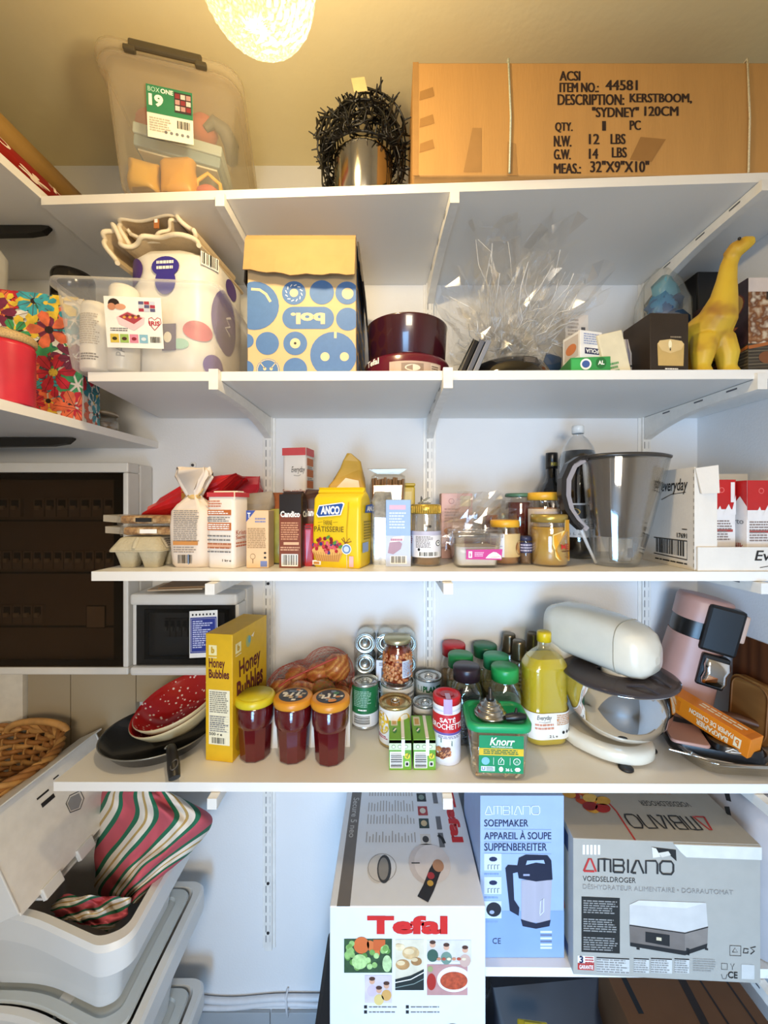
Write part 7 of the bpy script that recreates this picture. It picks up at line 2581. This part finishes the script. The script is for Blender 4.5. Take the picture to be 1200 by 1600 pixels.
# ------------------------------------------------------------- pressure cooker carton
t = thing('black_case', 'black case at the floor beneath the pressure cooker carton', 'case', (.0, 1.02, 0))
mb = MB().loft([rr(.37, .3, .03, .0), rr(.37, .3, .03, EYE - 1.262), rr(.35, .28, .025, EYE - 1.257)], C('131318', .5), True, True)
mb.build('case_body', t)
w, d, h = .333, .36, .40
t = thing('cooker_carton', 'large white pressure cooker carton with red lettering and food pictures', 'carton', (.0355, 1.014, EYE - 1.2565), 0)
WB_ = C('dfe3ea', .4, n=.015)
mb = MB().box(-w / 2, w / 2, -d / 2, d / 2, 0, h, WB_, .002)
F = faces(w, d, h)['front']
fx = lambda u: (u - 515) / 250
fy = lambda v: 1 - (v - 1415) * .834 / 610 / h
TR = C('c9231f', .4)
mb.tx(F, 'Tefal', fx(575), fy(1458), fx(704), fy(1429), TR, .05)
mb.rect(F, fx(575), fy(1432), fx(604), fy(1429), TR, .0009)


def scatter(F, x0, y0, x1, y1, bg, cols, n, r, seed, rich=1.0):
    mb.rect(F, x0, y0, x1, y1, C(bg, .45, n=.25, ns=60), .0006)
    rnd = random.Random(seed)
    for k in range(n):
        rx = rnd.uniform(.5, 1) * r * (x1 - x0)
        ry = rx * F.W / F.H * rnd.uniform(.7, 1.1)
        cx, cy = rnd.uniform(x0 + rx, x1 - rx), rnd.uniform(y0 + ry, y1 - ry)
        mb.ell(F, cx, cy, rx, ry, C(rnd.choice(cols), .45, n=.25, ns=80), .0008 + k * .00001, 12)


x0, x1, y0, y1 = fx(538), fx(615), fy(1518), fy(1465)
mb.rect(F, x0, y0, x1, y1, C('2f4a2c', .45, n=.4, ns=60), .0006)
mb.ell(F, fx(566), fy(1475), .05, .045, C('cf6a32', .45), .0008); mb.ell(F, fx(585), fy(1480), .03, .05, C('d4743a', .45), .0008, rot=.6); mb.rect(F, fx(585), fy(1483), fx(604), fy(1466), C('c9602c', .45), .0009)
rnd = random.Random(3)
for k in range(30):
    cx, cy = rnd.choice([(rnd.uniform(545, 577), rnd.uniform(1490, 1513)), (rnd.uniform(575, 600), rnd.uniform(1482, 1512)), (rnd.uniform(543, 555), rnd.uniform(1470, 1500)), (rnd.uniform(600, 609), rnd.uniform(1478, 1490))])
    mb.ell(F, fx(cx), fy(cy), .018, .016, C(rnd.choice(('6f9a4a', '8fb86a', 'a9cc86', '5a8a3c')), .45, n=.2, ns=120), .001 + k * .00001, 12)
mb.ell(F, fx(563), fy(1500), .05, .04, C('a9cc86', .45, n=.3, ns=120), .0015); mb.ell(F, fx(607), fy(1503), .03, .045, C('b5d098', .45, n=.2, ns=120), .0015)
x0, x1 = fx(620), fx(666)
mb.rect(F, x0, fy(1545), x1, fy(1466), C('d8cfb8', .45, n=.1), .0006)
mb.poly(F, [(x0, fy(1545)), (x1, fy(1545)), (x1, fy(1512)), (fx(645), fy(1522)), (x0, fy(1528))], C('1c2422', .45), .0008)
mb.line(F, [(x0, fy(1533)), (fx(645), fy(1528)), (x1, fy(1517))], .002, PAPER, .001); mb.line(F, [(x0, fy(1541)), (fx(650), fy(1535)), (x1, fy(1527))], .0014, C('8a9a94', .5), .001)
for k, (u, v, r) in enumerate(((645, 1487, .055), (632, 1505, .045), (628, 1478, .03), (654, 1500, .035))):
    mb.ell(F, fx(u), fy(v), r, r * .62, C(('c9a878', 'b58a58', 'e0cfa8', '9a7044')[k], .45, n=.2, ns=90), .0009 + k * .0001)
    mb.ell(F, fx(u - 3), fy(v - 3), r * .6, r * .3, C('dcc49a', .45, n=.1), .0014)
x0, x1 = fx(671), fx(742)
SK, HR = C('d0a084', .5), C('4a2c20', .5)
mb.rect(F, x0, fy(1501), x1, fy(1467), C('cfc9c4', .5, n=.1), .0006)
for u, v, cc in ((680, 1474, '3a5a4c'), (702, 1478, '6f8a7c'), (732, 1482, 'c9a89a')):
    mb.ell(F, fx(u), fy(v + 17), .036, .034, C(cc, .5), .0008); mb.ell(F, fx(u), fy(v), .019, .016, SK, .001, 12); mb.ell(F, fx(u), fy(v - 4), .02, .01, HR, .0012, 12)
for k in range(6):
    mb.ell(F, fx(690 + k * 8), fy(1496), .014, .008, C(('c98a6a', 'b0503c', 'e0d0b0')[k % 3], .5), .0013, 10)
x1 = fx(736)
mb.rect(F, x0, fy(1553), x1, fy(1505), C('b98a86', .5, n=.1), .0006)
mb.ell(F, fx(678), fy(1532), .03, .045, C('a82a22', .4), .0008); mb.ell(F, fx(676), fy(1512), .018, .016, C('9aa06a', .5), .0009)
mb.poly(F, [(min(x1, fx(714 + 27 * cos(R_(a)))), fy(1528 - 20 * sin(R_(a)))) for a in range(0, 360, 12)], C('e6e0dc', .4), .0009)
mb.poly(F, [(min(x1, fx(714 + 22 * cos(R_(a)))), fy(1530 - 14 * sin(R_(a)))) for a in range(0, 360, 12)], C('b04a2c', .45, n=.35, ns=110), .0011)
x0, x1 = fx(571), fx(615)
mb.rect(F, x0, fy(1565), x1, fy(1522), C('d0c4cc', .5, n=.1), .0006)
for u, v, cc in ((583, 1531, 'c9b8cf'), (594, 1545, 'd8c07a'), (606, 1538, 'cfa05a')):
    mb.ell(F, fx(u), fy(v + 15), .032, .03, C(cc, .5), .0008); mb.ell(F, fx(u), fy(v), .018, .016, SK, .001, 12); mb.ell(F, fx(u), fy(v - 4), .02, .01, HR, .0012, 12)
for u, v in ((570, 1571), (570, 1579), (637, 1571), (637, 1579)):
    mb.rect(F, fx(u), fy(v + 3), fx(u + 5), fy(v - 2), INK); mb.small(F, fx(u + 8), fy(v + 2), fx(u + 55), fy(v - 1), 1, GREYINK, rag=.1)
mb.rect(F, fx(545), fy(1640), fx(735), fy(1606), C('3a3f46', .4)); mb.ell(F, fx(712), fy(1606), .05, .03, C('8a8d92', .3), .001)
FTp = faces(w, d, h)['top']
mb.rect(FTp, .045, 0, .13, 1, C('6f6a66', .5), .0004)
mb.tx(FTp, 'Secure 5 neo', .065, .48, .115, .86, C('b9b6b2', .5), .01, rot=270)
mb.tx(FTp, 'Tefal', .86, .44, .95, .92, TR, .05, rot=270)
for k, y in enumerate((.42, .56, .68, .82, .93)):
    mb.rect(FTp, .62, y, .7, y + .09, C(('d9d5d0', '2a3a34', 'a8383a', '1f2422', 'cfcac4')[k], .5), .0006)
    mb.ell(FTp, .66, y + .045, .025, .028, C(('3a3430', 'c9b48c', 'd8cfc0', '7a8a7c', '3a3430')[k], .5), .0009, 12)
for k, y in enumerate((.4, .55, .8)):
    mb.rect(FTp, .76, y, .8, y + .12, C('6a6a6e', .5), .0006)
rnd = random.Random(6)
for i in range(16):
    x = .2 + i * .025
    for y0_, L_ in ((.44, .1), (.6, .1), (.72, .12), (.88, .1)):
        mb.rect(FTp, x, y0_, x + .008, y0_ + L_ * rnd.uniform(.5, 1), C('a9a6a4', .6), .0006)
PL = C('c9c5c0', .4)
mb.line(FTp, [(.33 + .1 * cos(R_(a)), .25 + .1 * sin(R_(a))) for a in range(0, 360, 15)], .0012, C('8a8784', .5), .0007, True)
mb.ell(FTp, .3, .24, .075, .1, C('d2cec9', .4), .0006); mb.ell(FTp, .345, .24, .05, .1, C('3a3a3c', .4), .0009); mb.ell(FTp, .34, .24, .036, .08, C('8f8c88', .3), .0011)
mb.ell(FTp, .66, .28, .14, .15, C('cfc8c8', .4), .0006); mb.ell(FTp, .69, .28, .13, .14, C('e0dada', .4), .0008)
mb.line(FTp, [(.54, .28), (.6, .28)], .003, INK, .0009)
mb.line(FTp, [(.6, .04), (.645, .11), (.7, .22), (.735, .27)], .026, C('2a2626', .4), .001)
mb.ell(FTp, .73, .26, .04, .045, C('b98a6a', .4), .0013); mb.ell(FTp, .67, .19, .026, .025, C('a8343a', .4), .0013, 10); mb.ell(FTp, .66, .14, .022, .02, C('c9a040', .4), .0013, 10)
mb.line(FTp, [(.76, .5), (.79, .47), (.8, .43)], .008, INK, .0009)
mb.build('carton_body', t)

# ------------------------------------------------------------- soup maker carton
w, d, h = .1925, .2, .372
BL = C('9db4d8', .4, n=.03)
fx = lambda u: (u - 751) / 131
fy = lambda v: (1499 - v) / 254
mb = MB().box(-w / 2, w / 2, -d / 2, d / 2, 0, h, BL, .001)
F = faces(w, d, h)['front']
NAVY = C('20264a', .5)
mb.rect(F, 0, 0, 1, .29, C('86a2cf', .4, n=.06, ns=12), .0003)


def ambiano(F, x0, y0, x1, y1, cA, cR, wd, flip=False):
    """the wide rounded capital logo drawn with strokes"""
    W = (x1 - x0)
    wt = (1, 1.02, .95, .3, 1, .95, 1.08)
    st = [sum(wt[:i]) / sum(wt) for i in range(8)]

    def L(i, pts, c):
        o = []
        for a, b in pts:
            X = x0 + W * (st[i] + (st[i + 1] - st[i]) * (.06 + .86 * a))
            Yy = y0 + (y1 - y0) * b
            if flip:
                X, Yy = x0 + x1 - X, y0 + y1 - Yy
            o.append((X, Yy))
        mb.line(F, o, wd, c, .0012)
    L(0, [(0, 0), (.42, .95), (.58, .95), (1, 0)], cA); L(0, [(0, .02), (.86, .02)], cA)
    L(1, [(.02, 0), (.02, .95), (.5, .97), (.96, .95), (.98, 0)], cR); L(1, [(.5, .9), (.5, .05)], cR)
    L(2, [(.05, .02), (.05, .97), (.85, .95), (.92, .75), (.84, .52), (.1, .5)], cR); L(2, [(.84, .52), (.95, .28), (.85, .02), (.05, .02)], cR)
    L(3, [(.5, 0), (.5, 1)], cR)
    L(4, [(0, 0), (.42, .95), (.58, .95), (1, 0)], cR); L(4, [(.1, .02), (.4, .02)], cR)
    L(5, [(.02, 0), (.02, .95), (.85, .97), (.98, .75), (.98, 0)], cR)
    L(6, [(.2, .02), (.02, .25), (.02, .75), (.2, .97), (.85, .97), (1, .75), (1, .25), (.85, .02), (.2, .02)], cR)


ambiano(F, fx(757), fy(1274), fx(845), fy(1260), C('dfe8f4', .4), C('dfe8f4', .4), .0019)
for s_, v0, v1, u1 in (('SOEPMAKER', 1293, 1282, 826), ('APPAREIL À SOUPE', 1313, 1299, 862), ('SUPPENBEREITER', 1331, 1319, 855)):
    mb.tx(F, s_, fx(757), fy(v0), fx(u1) - .003, fy(v1), NAVY, .0)
    mb.tx(F, s_, fx(757) + .004, fy(v0), fx(u1), fy(v1), NAVY, .0, h=.00085)
    mb.line(F, [(fx(757), fy(v0 + 4)), (fx(862), fy(v0 + 5))], .0008, C('7f98c4', .5))
for k, v in enumerate((1362, 1399, 1437)):
    mb.rect(F, fx(757), fy(v), fx(784), fy(v - 27), C('c9d6ea', .4), .0006)
    mb.small(F, fx(757), fy(v + 8), fx(784), fy(v + 3), 1, C('7f98c4', .5))
    if k < 2:
        for i in range(4):
            mb.line(F, [(fx(763 + i * 5), fy(v - 2)), (fx(763 + i * 5), fy(v - 9)), (fx(766 + i * 5), fy(v - 9))], .0014, NAVY, .0009)
        mb.ell(F, fx(771), fy(v - 18), .05, .015, NAVY, .0009, 10)
    else:
        mb.ell(F, fx(772), fy(v - 14), .09, .045, C('23262e', .4), .0009)
        mb.ell(F, fx(769), fy(v - 10), .03, .012, C('9aa6bc', .4), .0012, 10)
# the picture of the jug
NB, SV = C('23283c', .35), C('a9a7b4', .35, n=.08, ns=8, st=(6, 1, .2))
mb.poly(F, [(fx(815), fy(1377)), (fx(863), fy(1377)), (fx(860), fy(1440)), (fx(848), fy(1444)), (fx(826), fy(1443)), (fx(815), fy(1438))], SV, .0008)
mb.poly(F, [(fx(808), fy(1358)), (fx(811), fy(1342)), (fx(822), fy(1337)), (fx(856), fy(1338)), (fx(862), fy(1346)), (fx(864), fy(1376)), (fx(838), fy(1379)), (fx(811), fy(1374))], NB, .001)
mb.poly(F, [(fx(822), fy(1353)), (fx(824), fy(1346)), (fx(850), fy(1345)), (fx(852), fy(1351)), (fx(838), fy(1349))], BL, .0013)
mb.poly(F, [(fx(790), fy(1358)), (fx(794), fy(1353)), (fx(811), fy(1354)), (fx(811), fy(1364)), (fx(802), fy(1366)), (fx(804), fy(1408)), (fx(812), fy(1420)), (fx(811), fy(1433)), (fx(797), fy(1425))], NB, .0011)
mb.poly(F, [(fx(814), fy(1438)), (fx(838), fy(1445)), (fx(861), fy(1439)), (fx(859), fy(1449)), (fx(838), fy(1453)), (fx(817), fy(1449))], NB, .0012)
mb.line(F, [(fx(844), fy(1430)), (fx(845), fy(1410)), (fx(850), fy(1405)), (fx(850), fy(1426)), (fx(844), fy(1432))], .0016, C('e3e6f0', .3), .0014)
mb.rect(F, fx(818), fy(1370), fx(828), fy(1367), C('9aa2bc', .4), .0014)
mb.tx(F, 'CE', fx(770), fy(1477), fx(783), fy(1468), NAVY, .0)
for k in range(6):
    mb.rect(F, fx(845), fy(1460 + k * 5), fx(863), fy(1457 + k * 5), C(('d8e0f0', '6a7694')[k % 2 if k < 4 else 0], .5))
tag(mb.build('soup_maker_carton', None, (.3015, .998, EYE + S1 + .0005)), 'light blue soup maker carton on the lowest shelf with a jug picture', 'carton')

# ------------------------------------------------------------- food dryer carton
w, d, h = .40, .27, .302
GC_ = C('aaa59b', .42, n=.03)
t = thing('dryer_carton', 'grey food dryer carton with torn top edge on the lowest shelf', 'carton', (.6095, .992, EYE + S1 + .0005), -2.4)
mb = MB().box(-w / 2, w / 2, -d / 2, d / 2, 0, h, GC_, .0015)
fx = lambda u: (u - 896) / 294
fy = lambda v: 1 - (v - (1313 + (0))) / 217


def wx(u, v):
    """measured point on the front, its slant taken out"""
    f = (u - 896) / 294
    top, bot = 1312 + 7 * f, 1526 + 13 * f
    return f, (bot - v) / (bot - top)


F = faces(w, d, h)['front']
DKI, RDI = C('2a2827', .5), C('b5302c', .5)
a, b = wx(911, 1363), wx(1056, 1346)
ambiano(F, a[0], a[1], b[0], b[1], RDI, DKI, .0042)


def box_t(s_, u0, v0, u1, v1, c, bold=.0, F_=None):
    a, b = wx(u0, v0), wx(u1, v1)
    mb.tx(F, s_, a[0], a[1], b[0], b[1], c, bold)


box_t('VOEDSELDROGER', 911, 1378.6, 995, 1373, DKI, .0)
box_t('DÉSHYDRATEUR ALIMENTAIRE • DÖRRAUTOMAT', 911, 1391, 1147, 1389, C('8f8a84', .5), .0)
for v0 in (1405, 1434, 1463):
    a, b = wx(909, v0 + 27), wx(970, v0)
    mb.rect(F, a[0], a[1], b[0], b[1], C('23221f', .5)); mb.small(F, a[0] + .01, a[1] + .015, b[0] - .01, b[1] - .02, 6, C('8a8782', .6), rag=.2, h=.001)
for k in range(5):
    a, b = wx(911 + k * 6, 1337), wx(914.5 + k * 6, 1322)
    mb.rect(F, a[0], a[1], b[0], b[1], PAPER)
q = lambda pts: [wx(u, v) for u, v in pts]
mb.poly(F, q([(985, 1415), (1000, 1408), (1105, 1411), (1108, 1452), (1072, 1462), (985, 1448)]), C('c9c4be', .35), .0008)
mb.poly(F, q([(985, 1415), (1000, 1408), (1105, 1411), (1073, 1420)]), C('d6d2cc', .35), .001)
mb.poly(F, q([(985, 1447), (1072, 1459), (1072, 1488), (986, 1474)]), C('8a7f77', .3, .4, n=.1), .001); mb.poly(F, q([(1072, 1459), (1108, 1449), (1107, 1476), (1072, 1488)]), C('9a8f86', .3, .4, n=.1), .001)
mb.line(F, q([(985, 1447), (1072, 1459), (1108, 1449)]), .0022, INK, .0013); mb.poly(F, q([(986, 1474), (1072, 1487), (1107, 1475), (1106, 1482), (1072, 1494), (986, 1480)]), INK, .0012)
mb.poly(F, q([(1010, 1457), (1048, 1462), (1048, 1480), (1010, 1473)]), INK, .0014); mb.poly(F, q([(1027, 1465), (1035, 1466), (1035, 1471), (1027, 1470)]), C('d8c8a8', .4), .0017)
for u in (996, 1074, 1103):
    mb.poly(F, q([(u, 1482), (u + 5, 1483), (u + 5, 1494 if u == 1074 else 1486), (u, 1493 if u == 1074 else 1485)]), INK, .0012)
a, b = wx(903, 1508), wx(929, 1497); mb.rect(F, a[0], a[1], b[0], b[1], PAPER); mb.tx(F, '3', a[0] + .008, a[1] + .005, a[0] + .03, b[1], NAVY, .03, h=.0012); mb.small(F, a[0] + .04, a[1], b[0], b[1], 3, RDI, h=.001, rag=.1)
a, b = wx(903, 1518), wx(929, 1508); mb.rect(F, a[0], a[1], b[0], b[1], RDI); mb.tx(F, 'GARANTIE', a[0] + .008, a[1] + .01, b[0] - .005, b[1] - .012, PAPER, .02, h=.0012)
for u0, u1 in ((933, 985), (992, 1016), (1019, 1052), (1056, 1079)):
    a, b = wx(u0, 1522), wx(u1, 1502); mb.rect(F, a[0], a[1], b[0], b[1], C('c9c6c0', .5), .0005); mb.small(F, a[0], a[1], b[0], b[1], 6, C('8a8680', .6)); mb.rect(F, a[0], b[1], b[0], b[1] + .008, INK)
a, b = wx(1085, 1520), wx(1122, 1500); mb.small(F, a[0], a[1], b[0], b[1], 6, C('9a968f', .6))
box_t('CE', 1139, 1530, 1154, 1520, INK, .02)
a, b = wx(1129, 1516), wx(1138, 1507); mb.line(F, [(a[0], a[1]), (b[0], a[1]), (b[0], b[1]), (a[0], b[1])], .001, INK, .0009, True); mb.line(F, q([(1143, 1507), (1146, 1513), (1149, 1507)]), .001, INK); mb.line(F, q([(1146, 1513), (1146, 1517)]), .001, INK); mb.line(F, q([(1129, 1524), (1131, 1531), (1136, 1531), (1138, 1524)]), .001, INK)
a, b = wx(1142, 1494), wx(1159, 1479); mb.line(F, [(a[0], a[1]), (b[0], a[1]), (b[0], b[1]), (a[0], b[1])], .0012, INK, .0009, True); mb.line(F, q([(1146, 1489), (1150, 1482), (1154, 1489), (1146, 1489)]), .001, INK)
mb.line(F, q([(1171, 1484), (1164, 1483), (1163, 1490), (1170, 1490), (1170, 1487)]), .0022, INK); mb.line(F, q([(1182, 1480), (1174, 1482), (1180, 1487), (1174, 1492)]), .0022, INK)
a, b = wx(1160, 1531), wx(1180, 1509); mb.rect(F, a[0], a[1], b[0], b[1], C('c9c6c0', .5), .0005)
for k in range(4):
    mb.rect(F, a[0] + .006, a[1] + .012 + k * .026, b[0] - .006, a[1] + .022 + k * .026, DKI)
# picture and lettering on the lid, upside down to the viewer
T_ = faces(w, d, h)['top']
ambiano(T_, .36, .12, .84, .27, RDI, DKI, .004, flip=True)
mb.tx(T_, 'VOEDSELDROGER', .52, .38, .82, .44, DKI, .0, rot=180); mb.small(T_, .5, .52, .8, .7, 3, C('b5927a', .6))
mb.line(T_, [(.335, .0), (.34, .3), (.32, .46)], .004, RDI)
rnd = random.Random(9)
for k in range(30):
    x = rnd.uniform(.02, .26)
    y = .78 - 1.5 * x + rnd.uniform(-.18, .22)
    if .03 < y < .97:
        mb.ell(T_, x, y, rnd.uniform(.03, .055), rnd.uniform(.03, .06), C(rnd.choice(('b5441c', 'd87a1c', '9a2c1c', 'c9641c', 'd8a23c')), .5, n=.2, ns=60), .0007 + k * .00002, 12, rnd.uniform(0, 3))
for x, y, cc in ((.2, .35, '8a1f1c'), (.27, .33, 'a8261f'), (.23, .45, 'd8b45a'), (.3, .42, 'c99a3c')):
    mb.ell(T_, x, y, .05, .05, C(cc, .5, n=.2), .0016, 14, .4)
mb.ell(T_, .62, .84, .1, .1, C('c98a3c', .5), .0008); mb.ell(T_, .62, .84, .07, .07, C('b8702c', .5), .001)
mb.line(T_, [(.3, .6), (.42, .66), (.5, .78)], .002, C('a8a6a4', .5)); mb.line(T_, [(.1, .9), (.3, .8), (.5, .86)], .002, C('a8a6a4', .5))
Lf = faces(w, d, h)['left']
for k in range(8):
    mb.ell(Lf, rnd.uniform(.2, .8), rnd.uniform(.15, .5), .12, .05, C(rnd.choice(('b8503c', 'c97a5a', 'a83a2c')), .5), .0008 + k * .00002, 12)
mb.rect(Lf, .1, .82, .9, .95, C('3a4a6a', .5)); mb.rect(Lf, .1, .03, .9, .12, C('4a5a7a', .5))
# torn hole under the flap
a = q([(1020, 1324), (1058, 1328), (1059, 1346), (1048, 1336), (1024, 1340)])
mb.poly(F, a, C('1c1a18', .8), .0008)
mb.poly(F, q([(1020, 1324), (1027, 1326), (1034, 1339), (1022, 1341)]), C('d8d2c6', .7), .001); mb.poly(F, q([(1030, 1333), (1046, 1330), (1050, 1336), (1036, 1340)]), C('cfc8ba', .7), .0012)
mb.build('carton_body', t)
mb = MB()
P = [(.535, .995), (.995, .995), (.995, .905), (.60, .905), (.57, .94)]
lo = [F.p(x, y, .0015) for x, y in P]
hi = [F.p(x, y, .005) for x, y in P]
mb.loft([list(reversed(lo)), list(reversed(hi))], C('d9d6ce', .5), smooth=False)
mb.build('tuck_flap', t)

# ------------------------------------------------------------- things in the dark underneath and at the right
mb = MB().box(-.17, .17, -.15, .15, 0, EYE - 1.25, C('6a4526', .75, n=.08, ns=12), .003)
F = faces(.34, .3, EYE - 1.25)['top']
mb.rect(F, .1, .3, .14, .8, INK); mb.poly(F, [(.5, .2), (.56, .2), (.62, .8), (.56, .8)], C('2a1c12', .6)); mb.line(F, [(.7, .2), (.9, .2), (.9, .7), (.7, .7)], .006, C('2a1c12', .6), .0008, True)
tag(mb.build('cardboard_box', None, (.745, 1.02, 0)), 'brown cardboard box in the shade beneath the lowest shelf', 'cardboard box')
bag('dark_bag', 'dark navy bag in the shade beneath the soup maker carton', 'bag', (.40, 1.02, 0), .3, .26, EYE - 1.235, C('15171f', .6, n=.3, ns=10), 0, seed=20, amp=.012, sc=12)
tag(MB().box(-.035, .035, -.02, .02, 0, .012, C('c9b82a', .4), .004).box(-.02, .02, -.012, .012, .0122, .016, C('d8c83a', .4), .002).build('yellow_clip', None, (.33, .9, EYE - 1.222), -6), 'small yellow object at the bottom edge in front of the dark bag', 'clip')
t = thing('fabric_bag', 'pale grey bag with black marks squeezed between dryer carton and right wall', 'bag', (.905, 1.03, EYE + S1 + .001), 0)
mb = MB()
mb.loft([rr(.13, .3, .04, 0), rr(.165, .33, .05, .03), rr(.17, .33, .05, .2), rr(.16, .31, .045, .31), rr(.13, .26, .03, .345), rr(.11, .2, .02, .352)], C('b0a9a8', .75, n=.06, ns=20), True, True).jit(.009, 14, 3)
F = Fr((-.0895, .13, .0), (0, -.28, 0), (0, 0, .35))
F2 = Fr((-.07, -.17, .0), (.14, 0, 0), (0, 0, .34))
rnd = random.Random(15)
for G, n_ in ((F, 14), (F2, 9)):
    for k in range(n_):
        x, y = rnd.uniform(.08, .92), rnd.uniform(.2, .95)
        mb.poly(G, [(x, y), (x + .05, y + .02), (x + .03, y + .07), (x - .02, y + .04)], INK, .012)
mb.build('bag_body', t)
m2 = MB().tube([(-.05, -.174, .12), (-.02, -.182, .08), (.03, -.182, .07), (.06, -.172, .1)], .007, C('2c6a86', .5), 8)
m2.build('strap', t)['label'] = 'blue strap'

CB = C('d6d9de', .45, n=.04)
for k, (dz, lab) in enumerate(((0, 'upper white cable clipped along the wall above the tiles'), (-.022, 'lower white cable clipped along the wall above the tiles'))):
    pts = []
    for i in range(30):
        x = -.72 + .9 * i / 29
        pts.append((x, BACK - .012, EYE - 1.594 + dz - .006 * sin(x * 9 + k) - .003 * sin(x * 21)))
    tag(MB().tube(pts, .0088, CB, 10).build('wall_cable'), lab, 'cable', 'white wall cables')
t = tag(MB().tube([(.0, .006, .022), (-.002, -.013, .018), (0, -.0145, -.016), (.003, -.013, -.046), (.002, .006, -.05)], .0032, CB, 6).build('cable_tie', None, (-.335, BACK - .01, EYE - 1.594)), 'white tie holding the two wall cables together', 'cable tie')
